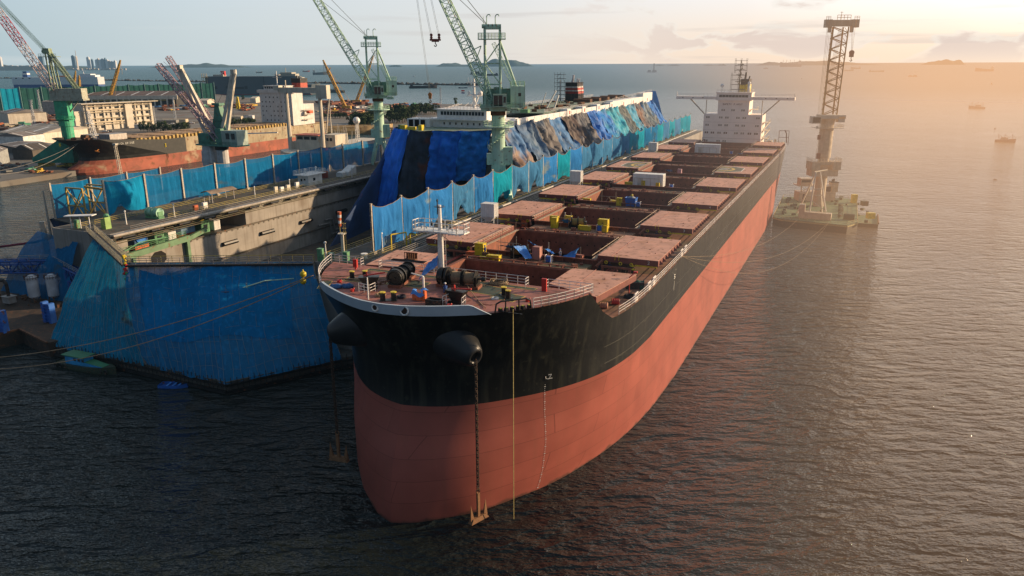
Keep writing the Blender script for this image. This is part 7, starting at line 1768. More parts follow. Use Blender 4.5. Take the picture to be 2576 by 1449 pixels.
def vessel(f,px,py,wpx,kind,label,flip=1,m=None):
    x,y=f(px,py);p=at(x,y,0);L_=wpx*.25*math.hypot(p[0],p[1])/FP; e=thing({'cargo':'cargo_ship','tug':'tugboat','barge':'barge','fish':'fishing_boat','rig':'drilling_barge','sail':'small_boat','pair':'ferry_boat','bulk':'bulk_ship'}.get(kind,'boat'),label,'ship' if kind in('cargo','bulk') else 'boat',(p[0],p[1],0),-atan2(p[0],p[1])+(0 if flip>0 else pi))
    hm=m or mat('hull_far_dark',(.035,.03,.035),.6); D=L_*(.13 if kind in('cargo','tug','fish','bulk') else .07)
    mb=MB();boathull(mb,L_,L_*.18,D,D*.9,tr=.8,z0=-.3);boatdeck(mb,L_,L_*.18,D,D*.9,.8,drop=D*.15);mb.build('hull',hm,e)
    hw_=mat('far_house',(.5,.47,.44),.6)
    if kind in('cargo','bulk'):
        mb=MB();mb.box(-L_*.48,-L_*.34,-L_*.07,L_*.07,D,D+L_*.12);mb.box(-L_*.47,-L_*.36,-L_*.06,L_*.06,D+L_*.12,D+L_*.16);mb.tube((-L_*.4,0,D),(-L_*.4,0,D+L_*.24),L_*.006,n=4);mb.build('deckhouse',hw_,e)
        mb=MB();mb.box(-L_*.3,L_*.38,-L_*.06,L_*.06,D*.85,D*1.08);mb.build('hatch',m or mat('hull_far_rust',(.16,.06,.04),.7),e)
        mb=MB()
        for t_ in((-.15,.03,.2,.36) if kind=='bulk' else (.42,)): mb.tube((L_*t_,0,D),(L_*t_,0,D+L_*(.2 if kind=='bulk' else .1)),L_*.009,n=5);mb.tube((L_*t_,0,D+L_*.06),(L_*(t_+.1),0,D+L_*.1),L_*.006,n=4)
        mb.build('derrick',hw_,e)
    elif kind=='tug':
        mb=MB();mb.box(-L_*.1,L_*.2,-L_*.07,L_*.07,D,D+L_*.12);mb.box(-L_*.02,L_*.14,-L_*.05,L_*.05,D+L_*.12,D+L_*.2);mb.tube((L_*.02,0,D),(L_*.02,0,D+L_*.34),L_*.01,n=4);mb.build('deckhouse',hw_,e)
        mb=MB();mb.tube((-L_*.14,0,D),(-L_*.14,0,D+L_*.2),L_*.03,n=8);mb.build('funnel',hm,e)
    elif kind=='barge':
        mb=MB();mb.box(-L_*.42,L_*.4,-L_*.07,L_*.07,D*.8,D*1.25);mb.build('cargo',mat('hull_far_dark2',(.02,.022,.03),.7),e)
        mb=MB();mb.box(-L_*.46,-L_*.36,-L_*.05,L_*.05,D,D+L_*.06);mb.tube((-L_*.4,0,D),(-L_*.4,0,D+L_*.12),L_*.005,n=4);mb.build('deckhouse',mat('hull_far_dark2',(.02,.022,.03)),e)
    elif kind=='rig':
        mb=MB();mb.truss((L_*.2,0,D),(L_*.2,0,L_*.86),L_*.12,L_*.12,L_*.07,L_*.07,8,L_*.02);mb.box(-L_*.4,-L_*.1,-L_*.07,L_*.07,D,D+L_*.16);mb.box(L_*.05,L_*.45,-L_*.07,L_*.07,D,D+L_*.16);mb.build('derrick_tower',hm,e)
    elif kind=='crane':
        mb=MB();mb.truss((L_*.2,0,D),(-L_*.15,0,L_*.7),L_*.06,L_*.06,L_*.03,L_*.03,8,L_*.01);mb.box(0,L_*.4,-L_*.07,L_*.07,D,D+L_*.2);mb.box(-L_*.4,-L_*.3,-L_*.05,L_*.05,D,D+L_*.12);mb.build('crane_boom',hm,e)
    elif kind=='fish':
        mb=MB();mb.box(-L_*.25,L_*.12,-L_*.07,L_*.07,D,D+L_*.13);mb.box(-L_*.2,L_*.1,-L_*.085,L_*.085,D+L_*.13,D+L_*.15);mb.build('deckhouse',mat('fish_house',(.45,.3,.25),.7),e)
        mb=MB()
        for t_ in(-.36,-.05,.3): mb.tube((L_*t_,0,D),(L_*t_,0,D+L_*.34),L_*.011,n=5);mb.tube((L_*t_,0,D+L_*.3),(L_*(t_+.2),0,D+L_*.14),L_*.006,n=4)
        for t_ in(-.3,-.2,.2,.35): mb.tube((L_*t_,-L_*.06,D),(L_*t_,-L_*.06,D+L_*.22),L_*.008,n=4)
        mb.tube((L_*.45,0,D),(L_*1.2,0,D+L_*.6),L_*.004,n=4);mb.build('rigging',hm,e)
    elif kind=='pair':
        mb=MB();mb.box(-L_*.42,-L_*.05,-L_*.06,L_*.06,D,D+L_*.14);mb.box(L_*.1,L_*.42,-L_*.06,L_*.06,D,D+L_*.12);mb.build('deckhouse',hm,e)
    elif kind=='sail':
        mb=MB();mb.box(-L_*.2,L_*.2,-L_*.08,L_*.08,D,D+L_*.5);mb.tube((0,0,D),(0,0,D+L_*1.1),L_*.05,n=5);mb.build('mast',hm,e)
    return e
redh=mat('hull_far_red',(.24,.05,.035),.6);orh=mat('hull_far_orange',(.24,.07,.03),.7)
vessel(c10,808,932,160,'tug','grey tug steaming with a white wake in front of the yard',-1,mat('hull_tug_grey',(.1,.11,.12),.6))
vessel(c10,1682,888,270,'barge','long dark loaded barge between the two wall cranes')
vessel(c10,2082,888,88,'barge','short dark blue barge left of the near wall crane',1,mat('hull_far_blue',(.03,.06,.13),.6))
vessel(c10,505,724,65,'cargo','small red coaster on the horizon left of the far wall crane',1,redh)
vessel(c10,652,752,148,'cargo','grey and white coaster crossing below the thin crane cables',1,mat('hull_far_grey',(.12,.13,.14),.6))
vessel(c10,32,734,58,'cargo','tiny dark freighter above the grey car carrier',1)
vessel(c10,2205,750,105,'crane','dark dredger with a raised boom behind the near wall crane jib',1)
vessel(c10,2340,762,190,'barge','low dark barge just right of the dredger',-1)
vessel(c10,1587,770,26,'tug','tiny white motor boat on the open sea right of the far wall crane',1,farwhite)
vessel(c20,1406,728,95,'rig','dark drilling barge with one tall tower on the open sea',1)
vessel(c20,2552,692,42,'tug','small dark tug near the bridge mast scaffolding',1)
vessel(c30,226,672,186,'bulk','dark bulk ship with four derricks below the long island',-1)
vessel(c30,540,632,72,'bulk','pale hazy bulk ship nearly hidden by the floating crane jib',-1)
vessel(c30,812,716,78,'cargo','small coaster nearer the floating crane, lower of two',1)
vessel(c30,881,694,82,'cargo','small coaster just above and right of its twin near the floating crane',-1)
vessel(c30,1090,724,125,'barge','flat dark barge right of the floating crane')
vessel(c30,1456,773,74,'pair','orange ferry trailing a short wake',-1,orh)
vessel(c30,2175,718,134,'cargo','reddish coaster with a low waist near the right edge',-1,orh)
vessel(c30,2418,616,45,'cargo','tiny freighter on the horizon at the far right')
vessel(c30,2100,1095,122,'fish','red and white fishing boat with a long outrigger pole, upper of two',-1,redh)
vessel(c30,2384,1432,148,'fish','red fishing boat with many masts near the right edge, lower of two',1,redh)
vessel(c30,2248,850,22,'sail','tiny boat with an upright sail-like mast on the right',1,orh)
vessel(c30,2283,1298,16,'sail','tiny orange marker float above the lower fishing boat',1,orh)
vessel(c30,338,796,12,'sail','tiny dark marker float below the bulk ship with derricks')
vessel(cr(0,0,s_),2503,452,26,'pair','small reddish motor boat at the right edge below the fishing boats',1,redh)
# city on the far headland
citym=[mat('city_white',(.55,.56,.57),.7),mat('city_blue',(.09,.16,.22),.5),mat('city_grey',(.3,.33,.36),.7),mat('city_buff',(.45,.40,.36),.7)]
def hirise(px,pt,w,mi,lab,i):
    Y=8600;X,_=onY(*c00(px,600),Y);zt=onY(*c00(px,pt),Y)[1];e=thing('high_rise',lab,'tower block',(X,Y,0));W_=w*.25*Y/FP
    mb=MB();mb.prism([(-W_/2,-15),(W_/2,-15),(W_/2,15),(-W_/2,15)],0,zt);mb.box(-W_*.25,W_*.2,-8,8,zt,zt+7)
    if pt<570 and w<14: mb.tube((0,0,zt-40),(0,0,zt-10),W_*1.2,n=10);mb.tube((0,0,zt),(0,0,zt+60),3,n=5)
    mb.build('tower_body',citym[mi],e)
cl_=[(5,575,16,0,'white'),(415,573,42,1,'broad blue-grey'),(737,562,22,1,'slim dark blue'),(770,568,7,3,'needle-like buff'),(888,577,24,0,'bright white'),(925,598,10,1,'small blue'),(968,604,18,0,'low white'),(988,592,12,3,'buff'),(1006,606,20,0,'stepped white'),(1030,595,24,2,'grey'),(1058,587,10,1,'thin blue'),(1075,605,26,0,'white slab-shaped'),(1100,617,24,3,'low buff'),(1124,622,20,2,'low grey'),(1155,613,18,0,'last white')]
for i,(px,pt,w,mi,nm) in enumerate(cl_): hirise(px,pt,w,mi,'%s high-rise in the far city skyline, %s from the left'%(nm,ORD[i]),i)
mb=MB();e=thing('waterfront_town','low pale waterfront town along the foot of the far hills','town',(0,8500,0));rr=random.Random(3)
for i in range(90): x=onY(*c00(rr.uniform(-20,480),640),8500)[0];w_=rr.uniform(15,50);mb.box(x,x+w_,-10,10,0,rr.uniform(12,55))
for i in range(40): x=onY(*c00(rr.uniform(650,1260),640),8500)[0];w_=rr.uniform(10,30);mb.box(x,x+w_,-10,10,0,rr.uniform(6,22))
tag(mb.build('town_blocks',citym[3],e),kind='stuff')

# ================= floating crane on its barge =================
bg=thing('floating_crane_barge','green-decked barge carrying a tall white lattice-boomed crane, right of the ship stern','crane barge',(107,265,0),0)
bp=[(86.8,251.5),(88.5,247.5),(91,246.2),(105.5,237.2),(110.8,241.8),(128.5,283.5),(127,287),(112,293),(103.5,290.8)]
loc=lambda P:[(x-107,y-265) for x,y in P]
mb=MB();mb.prism(loc(bp),-1,2.7);mb.build('hull',mat('barge_dark',(.03,.028,.022),.7,rust=.4),bg)
mb=MB();ins=[(x+(107-x)*.012,y+(265-y)*.012) for x,y in bp];mb.prism(loc(ins),2.7,2.75);mb.build('deck',mat('barge_green',(.13,.19,.10),.8,var=.25,rust=.5,scale=.25),bg)
mb=MB();q=[(x-107,y-265,2.4) for x,y in bp];
for a_,b_ in zip(q,q[1:]+q[:1]): mb.beam(a_,b_,.35,.4)
mb.rail([(x-107,y-265,2.75) for x,y in ins+ins[:1]],1,2.5,.04,2);mb.build('fender_rail',mat('rail_olive',(.35,.30,.12),.6,rust=.3),bg)
cw=mat('crane_white',(.50,.41,.30),.5,streak=.5,sc=(.3,.2,.12),scale=.6)
cxr,cyr=109.8-107,272-265
mb=MB();mb.tube((cxr,cyr,2.7),(cxr,cyr,20),1.9,n=24);mb.tube((cxr,cyr,20),(cxr,cyr,30),2.25,n=24);mb.tube((cxr,cyr,30),(cxr,cyr,34.5),2.1,2.6,n=24);co_=mb.build('column',cw,bg,smooth=False)
mb=MB();mb.box(cxr-5.2,cxr-2.2,cyr-3.5,cyr+2,15.9,18.7);mb.box(cxr+2.2,cxr+5.0,cyr-3.5,cyr+2,15.9,18.7);mb.box(cxr-5.2,cxr+5,cyr-3.0,cyr-2.3,17.6,18.7);mb.box(cxr-4.8,cxr+4.4,cyr-3,cyr+2,13.6,15.8);mb.build('machinery_ring',cw,co_)
mb=MB();mb.rail([(cxr-5.2,cyr-3.5,18.7),(cxr+5,cyr-3.5,18.7),(cxr+5,cyr+2,18.7)],1.2,1,.05,3);mb.rail([(cxr-5.2,cyr-3.5,18.7),(cxr-5.2,cyr+2,18.7)],1.2,1,.05,3);mb.rail([(cxr-4.4,cyr-3,30.2),(cxr+4.6,cyr-3,30.2),(cxr+4.6,cyr+3,30.2)],1.1,1,.05,2)
mb.box(cxr-4.4,cxr+4.6,cyr-3,cyr+3,30.1,30.25);mb.tube((cxr-4.6,cyr-3,30.1),(cxr-4.6,cyr-3,30.9),.4,n=8);mb.build_each('gallery',cream,co_)
mb=MB();mb.box(cxr-6.6,cxr-3.4,cyr-3,cyr-.5,31.8,34.2);cabn=mb.build('operator_cab',cream,bg)
mb=MB();mb.box(cxr-6.3,cxr-3.7,cyr-3.06,cyr-3,32.1,33.9);mb.build('window',glass,cabn)
mb=MB();mb.box(cxr-3.4,cxr+4.8,cyr-3.2,cyr+2,33.4,34.6);mb.box(cxr+2.4,cxr+4.6,cyr-3.2,cyr-.6,32.2,34);mb.build('slew_table',cream,bg)
mb=MB();z0,z1=34.5,63.6;yb_,yt_=cyr-.5,cyr+5
def jp(x,z,dy=0): t=(z-z0)/(z1-z0);return (x,yb_+(yt_-yb_)*t+dy,z)
gold=mat('boom_tan',(.40,.22,.07),.55,rust=.3,scale=.5)
xl0,xr0,xl1,xr1=cxr-2.1,cxr+2.7,cxr+.5,cxr+5.7
mb.beam(jp(xl0,z0),jp(xl1,z1),.42);mb.beam(jp(xr0,z0),jp(xr1,z1),.42);mb.beam(jp(xl0+.6,z0,2.4),jp(xl1+.6,z1,2.4),.32);mb.beam(jp(xr0-.4,z0,2.4),jp(xr1-.9,z1,2.4),.5)
n=16
for i in range(n):
    za=z0+(z1-z0)*i/n;zb=z0+(z1-z0)*(i+1)/n;ta,tb=i/n,(i+1)/n
    A=xl0+(xl1-xl0)*ta;B=xr0+(xr1-xr0)*tb;A2=xl0+(xl1-xl0)*tb;B2=xr0+(xr1-xr0)*ta
    if i%2==0: mb.tube(jp(A,za),jp(B,zb),.17,n=5);mb.tube(jp(A+.5,za,2.4),jp(B-.6,zb,2.4),.12,n=5)
    else: mb.tube(jp(B2,za),jp(A2,zb),.17,n=5);mb.tube(jp(B2-.6,za,2.4),jp(A2+.5,zb,2.4),.12,n=5)
    mb.tube(jp(A,za),jp(A+.5,zb,2.4),.1,n=4);mb.tube(jp(B2,za),jp(B-.4,zb,2.4),.1,n=4)
mb.build('lattice_boom',gold,bg)
cx_=cxr;cxr=cxr+2.4
mb=MB();yy=yt_;mb.beam((cxr-3.2,yy,64.8),(cxr+4.6,yy,64.8),1.7,2.1)
for x in(-4.5,-3.3,4.6,5.9): mb.box(cxr+x-.5,cxr+x+.5,yy-1,yy+1,63.4,66.0)
for x in(-3.2,4.4): mb.box(cxr+x-.35,cxr+x+.35,yy-.8,yy+.8,61.8,64)
mb.rail([(cxr-1.2,yy-.8,65.9),(cxr+3.4,yy-.8,65.9)],1.5,1.1,.08,2);mb.rail([(cxr-5,yy-1,66),(cxr-3.5,yy-1,66)],1.0,.7,.06,2);mb.rail([(cxr+4.6,yy-1,66),(cxr+6.3,yy-1,66)],1.0,.7,.06,2);mb.tube((cxr+.4,yy,66),(cxr+.4,yy,68.6),.09);mb.beam((cxr-.1,yy,68.3),(cxr+.9,yy,68.3),.09)
mb.build('boom_head',cw,bg)
mb=MB()
for dx in(-4.3,-3.9,-3.4,-2.9): mb.tube((cxr+dx,yy-.5,63.4),(cx_+dx-.5,cyr-3,34),.045,n=4)
for dx in(-.9,-.5,-.1,.3): mb.tube((cxr+dx+1.0,yy,63.4),(cx_+dx-.4,cyr+2,40),.05,n=4)
for dx in(4.2,4.7,5.3): mb.tube((cxr+dx,yy-.5,63.4),(cxr+4.9+(dx-4.7)*.3,yy-1,55.4),.045,n=4)
hx_=cxr;cxr=cx_;mb.tube((cxr-4.0,cyr-3.2,33),(cxr-3.7,cyr-3.2,28),.05,n=4);mb.tube((cxr-3.6,cyr-3.2,33),(cxr-3.5,cyr-3.2,28),.05,n=4);mb.tube((cxr-3.7,cyr-3.2,26.5),(cxr-4.2,cyr-3.2,20),.05,n=4)
mb.build('hoist_cable',mat('cable_gold',(.4,.28,.15),.6),bg)
cxr=hx_;mb=MB();mb.cbox((cxr+4.9,yy-1,54.6),(1.3,.8,1.8));mb.tube((cxr+4.9,yy-1.5,55.2),(cxr+4.9,yy-.5,55.2),.75,n=12);hb_=mb.build('hook_block',hookm,bg)
mb=MB();mb.path([(cxr+4.9,yy-1,53.7),(cxr+4.9,yy-1,53),(cxr+5.3,yy-1,52.6),(cxr+4.9,yy-1,52.3),(cxr+4.5,yy-1,52.6)],.13,6);mb.build('hook',dark,hb_)
cxr=cx_;mb=MB();mb.cbox((cxr-3.7,cyr-3.2,27.2),(.9,.6,1.6));mb.box(cxr-4,cxr-2.8,cyr-4,cyr-3.3,19.9,21.8);mb.build('small_hook_block',hookm,bg)
mb=MB()
A0=(100.8-107,253-265,17.0)
for (x,y,z) in((98.2,250,4.8),(103.4,249.6,4.8),(97.2,258,2.7),(105.2,257,2.7)): mb.beam((x-107,y-265,z),(101-107+(.9 if x>101 else -.5),254-265,17.2),.42)
mb.beam((98.5-107,250-265,8.5),(103-107,249.8-265,5.2),.2);mb.beam((97.8-107,254-265,9.5),(104-107,254-265,9.5),.2);mb.beam((99.4-107,251.4-265,12),(102.6-107,251.4-265,12),.2)
mb.beam((100-107,254-265,17.3),(105.4-107,257-265,17.6),.35);mb.build('a_frame',cream,bg)
mb=MB();mb.add([(94.9-107,249.2-265,2.75),(103.2-107,244.6-265,2.75),(104.4-107,247-265,2.75),(96.2-107,251.8-265,2.75),(94.9-107,249.2-265,4.9),(103.2-107,244.6-265,4.9),(104.4-107,247-265,4.9),(96.2-107,251.8-265,4.9)],[(0,1,5,4),(1,2,6,5),(2,3,7,6),(3,0,4,7),(4,5,6,7)]);mb.add([(94.4-107,249.5-265,2.75),(96.0-107,248.6-265,2.75),(97.2-107,251.2-265,2.75),(95.6-107,252.1-265,2.75),(94.4-107,249.5-265,7.2),(96.0-107,248.6-265,7.2),(97.2-107,251.2-265,7.2),(95.6-107,252.1-265,7.2)],[(0,1,5,4),(1,2,6,5),(2,3,7,6),(3,0,4,7),(4,5,6,7)])
mb.build('boom_rest',cw,bg)
mb=MB();mb.box(-.8,12.5,16.5,22,2.75,6.0);mb.box(-1.4,11.8,16.3,22.5,8.2,8.5);mb.box(-.5,3.6,17,21,8.5,11.0);mb.box(11,13.4,17,20,6,9.6)
for x in(-.4,2.6,8,11): mb.box(x,x+.3,16.6,16.9,6,8.2)
mb.beam((-.4,16.6,6.1),(2.8,16.6,8.1),.15);mb.beam((2.8,16.6,6.1),(-.4,16.6,8.1),.15);dhk=mb.build('deckhouse',cw,bg)
mb=MB();mb.box(-.2,3.3,16.94,17,9.6,10.5);mb.box(.4,1.6,16.44,16.5,3.4,5.4);mb.box(8.6,10.6,16.6,17,6.2,8);mb.build('window',dark,dhk)
mb=MB();mb.tube((12.2,18.5,9.6),(12.2,18.5,10.8),.3);mb.tube((11.6,18.5,9.6),(11.6,18.5,10.5),.25);mb.box(10.9,13.5,16.9,20.1,9.4,9.7);mb.build('funnel_top',dark,dhk)
mb=MB();mb.box(17,18.8,12,13.6,2.75,5.8);mb.box(9.6,12,-17.4,-15.6,2.75,4.6);mb.build('yellow_winch_house',yel,bg)
rr=random.Random(8);mb=MB()
for _ in range(80):
    u,v=rr.random(),rr.random();x=-15+u*24+v*12;y=-16+u*(-10)+v*40;
    if abs(x-cxr)<5 and abs(y-cyr)<6: continue
    s0=rr.uniform(.3,1.1); 
    if rr.random()<.6: x=(-17+v*15) if rr.random()<.5 else (2+v*16); y=(-14+v*38) if x<0 or True else y
    mb.cbox((max(-16,min(19,x)),y,2.75+s0*.4),(s0*1.2,s0,s0*.8),rr.random())
mb.tube((-7.5,-12,3.6),(-5.2,-13.2,3.6),.9,n=10);mb.tube((1.5,-17.5,3.6),(4.5,-19,3.6),1.0,n=10);mb.box(18.2,20.2,6,8.2,2.75,4.4)
mb.build_each('deck_gear',mat('gear_dark_green',(.04,.06,.035),.7,rust=.6),bg)
b2=thing('small_pontoon','small flat green pontoon alongside the crane barge','pontoon',(118.5,252.5,0),0)
mb=MB();P=[(113.4-118.5,248.4-252.5),(119.4-118.5,245.8-252.5),(125.9-118.5,260.5-252.5),(119.5-118.5,263.5-252.5)];mb.prism(P,-.5,1.2);mb.build('hull',mat('barge_dark',(.03,.028,.022)),b2)
mb=MB();mb.prism([(x*.94,y*.94) for x,y in P],1.2,1.24);mb.build('deck',mat('barge_green',(.13,.19,.10)),b2)
mb=MB();mb.tube((*P[1],1.6),(*P[2],1.6),.25);mb.tube((*P[0],1.6),(*P[3],1.6),.25);mb.build('side_pipe',rusty,b2)
# ================= anchors on their chains =================
def anchor(x,y,z,zt,label,rz):
    e=tK('anchor',label,'anchor',x,y,z,rz)
    mb=MB();mb.beam((0,0,.4),(0,0,3.6),.28,.34);mb.ring((0,0,3.8),(0,1,0),.25,.08,10,5);mb.build('shank',mat('anchor_rust',(.20,.10,.045),.8,rust=.6,scale=3),e)
    mb=MB();mb.add([(-1.35,-.35,0),(1.35,-.35,0),(1.35,.35,0),(-1.35,.35,0),(-1.0,-.25,.55),(1.0,-.25,.55),(1.0,.25,.55),(-1.0,.25,.55)],[(0,1,5,4),(1,2,6,5),(2,3,7,6),(3,0,4,7),(4,5,6,7),(3,2,1,0)]);mb.build('crown',mat('anchor_rust',(.20,.10,.045)),e)
    for sx in(-1,1):
        mb=MB();mb.add([(sx*.75,-.15,.4),(sx*1.3,-.15,.3),(sx*1.3,.15,.3),(sx*.75,.15,.4),(sx*1.15,0,2.4)],[(0,1,4),(1,2,4),(2,3,4),(3,0,4),(0,1,2,3)]);mb.build('fluke',mat('anchor_rust',(.20,.10,.045)),e)
    ch=MB();chainlinks(ch,(0,0,4.0),(0,0,zt-z),.42,.15,.065);ch.build('chain',mat('chain_brown',(.05,.032,.022),.7,rust=.6,scale=3),e)
    return e
anchor(9.75,hull_y(8.6,21)-2.35,.75,20.7,'rusty anchor on a heavy chain hanging under the right-hand bow bolster, just above the water',1.2)
anchor(-9.75,hull_y(8.6,21)-2.35,4.2,20.7,'rusty anchor hanging by its chain below the left-hand bow bolster, higher than its mate',.1)
# ================= ropes =================
def rope(name,label,p,q,sag,r,m,n=24,cat='rope'):
    p=Vector(p);q=Vector(q);c=p.copy();e=thing(name,label,cat,c)
    mb=MB();pts=[(p.lerp(q,i/n)-Vector((0,0,4*sag*(i/n)*(1-i/n))))-c for i in range(n+1)];mb.path(pts,r,5);mb.build('rope_line',m,e);return e
rope('hanging_rope','yellow rope hanging straight down the bow from the pipe fairlead to the water',KW(13.1,hull_y(13.1,26)-.35,26.3),KW(13.1,hull_y(13.1,26)-.35,.2),0,.045,ropey)
L0=KW(-15.2,8.6,26.6);fl_=Vector((*at(-260,905,1.0),1.0));fl2=Vector((*at(-260,918,1.0),1.0))
rope('mooring_rope','tan mooring rope from the left bow across the net curtain, upper of two',KW(-15.4,8.0,26.5),fl_,3.6,.06,mat('rope_moor',(.34,.23,.14),.9),40)
rope('mooring_rope','tan mooring rope from the left bow across the net curtain, lower of two',KW(-15.6,8.6,26.4),fl2,5.2,.06,mat('rope_moor',(.34,.23,.14)),40)
q1=KW(20.7,58,21.2)
for i,(tx,ty,sg,lab) in enumerate(((577,1100,3.5,'pale yellow rope sagging from the ship side to the barge bow corner'),(1090,1135,5.5,'upper of two long yellow ropes from the ship side to the crane barge'),(1095,1140,8.5,'lower of two long yellow ropes from the ship side to the crane barge'),)):
    ap=at(*fb(tx,ty),2.9);rope('mooring_rope',lab,q1,(ap[0],ap[1],2.9),sg,.028,ropec,30)
for i,(px,py,X2,Y2) in enumerate(((0,430,-2,-6),(0,436,3,3))):
    pa=KW(-300,193,16.5);z_=9;p2=at(*c01(-60,450-i*-28),6);rope('mooring_rope','pale mooring rope from the black ship bow to the left quay, %s of two'%('upper' if i==0 else 'lower'),pa,(p2[0],p2[1],6),2+i*2,.09,mat('rope_grey',(.3,.28,.25),.9),24)
for i in range(2):
    fl=tK('yellow_float','yellow float hanging on the mooring ropes at the left bow, %s one'%('upper' if i==0 else 'lower'),'float',-17.4-.1*i,8.9,26.3-.95*i);mb=MB();mb.sphere((0,0,0),.42,12,8);mb.tube((0,0,.35),(0,0,.6),.08);mb.build('float_ball',yel,fl,smooth=True)
# ================= loose things on the deck of the big ship =================
def kdeck(name,label,cat,x,y,z=21.0,rz=0,group=None):
    if z==21.0 and abs(x)<9.9 and y>36.5 and y<240: z=22.14
    return tK(name,label,cat,x,y,z,rz,group)
def crate(x,y,w,d,h,m,label,rz=0,name='equipment_box',ribs=0,z=21.0):
    e=kdeck(name,label,'box',x,y,z,rz);mb=MB();mb.box(-w/2,w/2,-d/2,d/2,.06,h)
    mb.build('box_body',m,e);mb=MB()
    for sx in(-1,1):
        for sy in(-1,1): mb.box(sx*w/2-.05,sx*w/2+.05,sy*d/2-.05,sy*d/2+.05,0,h+.05)
    mb.box(-w/2-.04,w/2+.04,-d/2-.04,-d/2+.04,h-.05,h+.05)
    for i in range(ribs): mb.box(-w/2+w*(i+.5)/ribs-.04,-w/2+w*(i+.5)/ribs+.04,-d/2-.05,-d/2,.1,h)
    mb.build('frame',m,e);return e
def shipcontainer(x,y,w,d,h,label):
    e=kdeck('white_container',label,'container',x,y);mb=MB();mb.box(-w/2,w/2,-d/2,d/2,.1,h);b_=mb.build('body',white,e)
    mb=MB()
    for i in range(int(d/.25)): mb.box(w/2,w/2+.05,-d/2+i*.25,-d/2+i*.25+.12,.2,h-.1)
    mb.build('corrugated_side',white,e);mb=MB();mb.box(-w/2+1.2,-w/2+2.4,-d/2-.03,-d/2,.2,2.1);mb.build('door',mat('door_cream',(.55,.52,.46),.6),e)
    mb=MB();mb.rail([(-w/2+.5,-d/2-.6,0),(w/2-.8,-d/2-.6,0)],2.2,2,.04,1);mb.build('scaffold_tube',scafm,e)
shipcontainer(-1.9,124.2,7.6,2.9,3.2,'large plain white container standing across the deck between middle hatches')
shipcontainer(-1.8,203.5,8.2,2.9,3.2,'plain white container nearest the bridge')
crate(-5.3,66.8,1.1,.9,2.0,yel,'tall yellow box left of the cable reels, the nearer of two standing close',name='yellow_box')
crate(-6.5,69.8,1.5,1.0,1.7,yel,'wide yellow crate behind the left cable reel',name='yellow_box')
crate(-4.2,71.4,1.2,.9,1.6,yel,'yellow crate next to the worker by the second hatch',name='yellow_box')
crate(3.9,68.0,1.8,1.1,2.2,yel,'biggest yellow locker, open topped, right of the cable reels',name='yellow_box')
crate(4.6,66.9,.8,.7,1.2,yel,'low yellow crate at the foot of the biggest yellow locker',name='yellow_box')
crate(-.9,94.5,1.0,.9,1.7,yel,'upright yellow box left of the blue skip',name='yellow_box')
crate(-3.0,123.1,.9,.8,1.5,yel,'yellow box in front of the large white container',name='yellow_box')
crate(.9,121.9,.8,.7,1.3,yel,'small yellow box at the right corner of the large white container',name='yellow_box')
crate(-4.6,38.6,2.1,1.0,1.2,yel,'low yellow crate with three posts near the foremast',name='yellow_box',ribs=3)
crate(-6.3,38.4,1.6,.9,.8,yel,'small yellow box just behind the foremast',name='yellow_box')
crate(-8.7,42.2,1.4,1.2,2.0,yel,'yellow tank frame beside the orange baskets left of the foremast',name='yellow_box')
crate(-11.5,94.5,2.0,.8,.7,yel,'low yellow grate on the left deck by the third hatch',name='yellow_box',ribs=4)
crate(-9.0,96.3,1.9,.8,.8,yel,'second low yellow grate behind the first by the third hatch',name='yellow_box',ribs=4)
crate(-2.6,96.2,1.6,1.0,.8,yel,'flat yellow machine under the green sheet near the third hatch',name='yellow_box')
crate(-6.9,124.0,2.2,.8,.8,yel,'long yellow rack left of the large white container',name='yellow_box',ribs=5)
crate(-12.7,70.2,1.3,1.1,1.7,orange,'bright orange box at the corner of the second left hatch cover',name='orange_box')
crate(-10.4,42.5,1.6,1.2,1.5,orange,'pair of stacked orange wire baskets left of the foremast',name='orange_basket',ribs=5)
crate(.9,43.0,1.2,1.1,2.1,mat('pink_box',(.42,.2,.16),.7),'pinkish square housing on a post beside the blue tarpaulins',name='pink_housing')
crate(7.2,45.2,1.1,.8,.9,mat('rust_pink',(.3,.1,.07),.7),'small red-brown valve box under the second right hatch cover',name='valve_box')
crate(.8,147.5,1.0,.9,1.6,mat('striped_pink',(.5,.3,.32),.6),'pink and white striped booth beyond the large white container',name='striped_booth')
for i,(x,y) in enumerate(((3.3,41.9),(3.4,67.3),(3.4,94.4),(4.4,121.6),(6.2,203))):
    e=kdeck('welding_set','blue and white welding machine in a white frame, %s from the bow'%ORD[i],'machine',x,y);mb=MB();mb.box(-.35,.35,-.3,.3,.15,1.05);mb.build('casing',bluep,e)
    mb=MB()
    for sx in(-.5,.5): mb.path([(sx,-.35,0),(sx,-.35,1.2),(sx,.35,1.2),(sx,.35,0)],.05,5)
    mb.build('frame',whr,e)
e=kdeck('waste_skip','blue waste skip heaped full beside the third hatch','skip',1.6,95.2);mb=MB();mb.add([(-.9,-.8,0),(.9,-.8,0),(.9,.8,0),(-.9,.8,0),(-1.2,-1,1.9),(1.2,-1,1.9),(1.2,1,1.9),(-1.2,1,1.9)],[(0,1,5,4),(1,2,6,5),(2,3,7,6),(3,0,4,7)]);mb.build('skip_body',bluep,e)
mb=MB();mb.grid(lambda u,v:(-1.1+2.2*u,-.9+1.8*v,1.6+.6*sin(pi*u)*sin(pi*v)),6,6);mb.build('rubbish',mat('rubbish_grey',(.3,.32,.36),.8,scale=4),e);mb=MB();mb.sphere((.2,-.3,2.4),.28,8,6);mb.build('yellow_drum',yel,e)
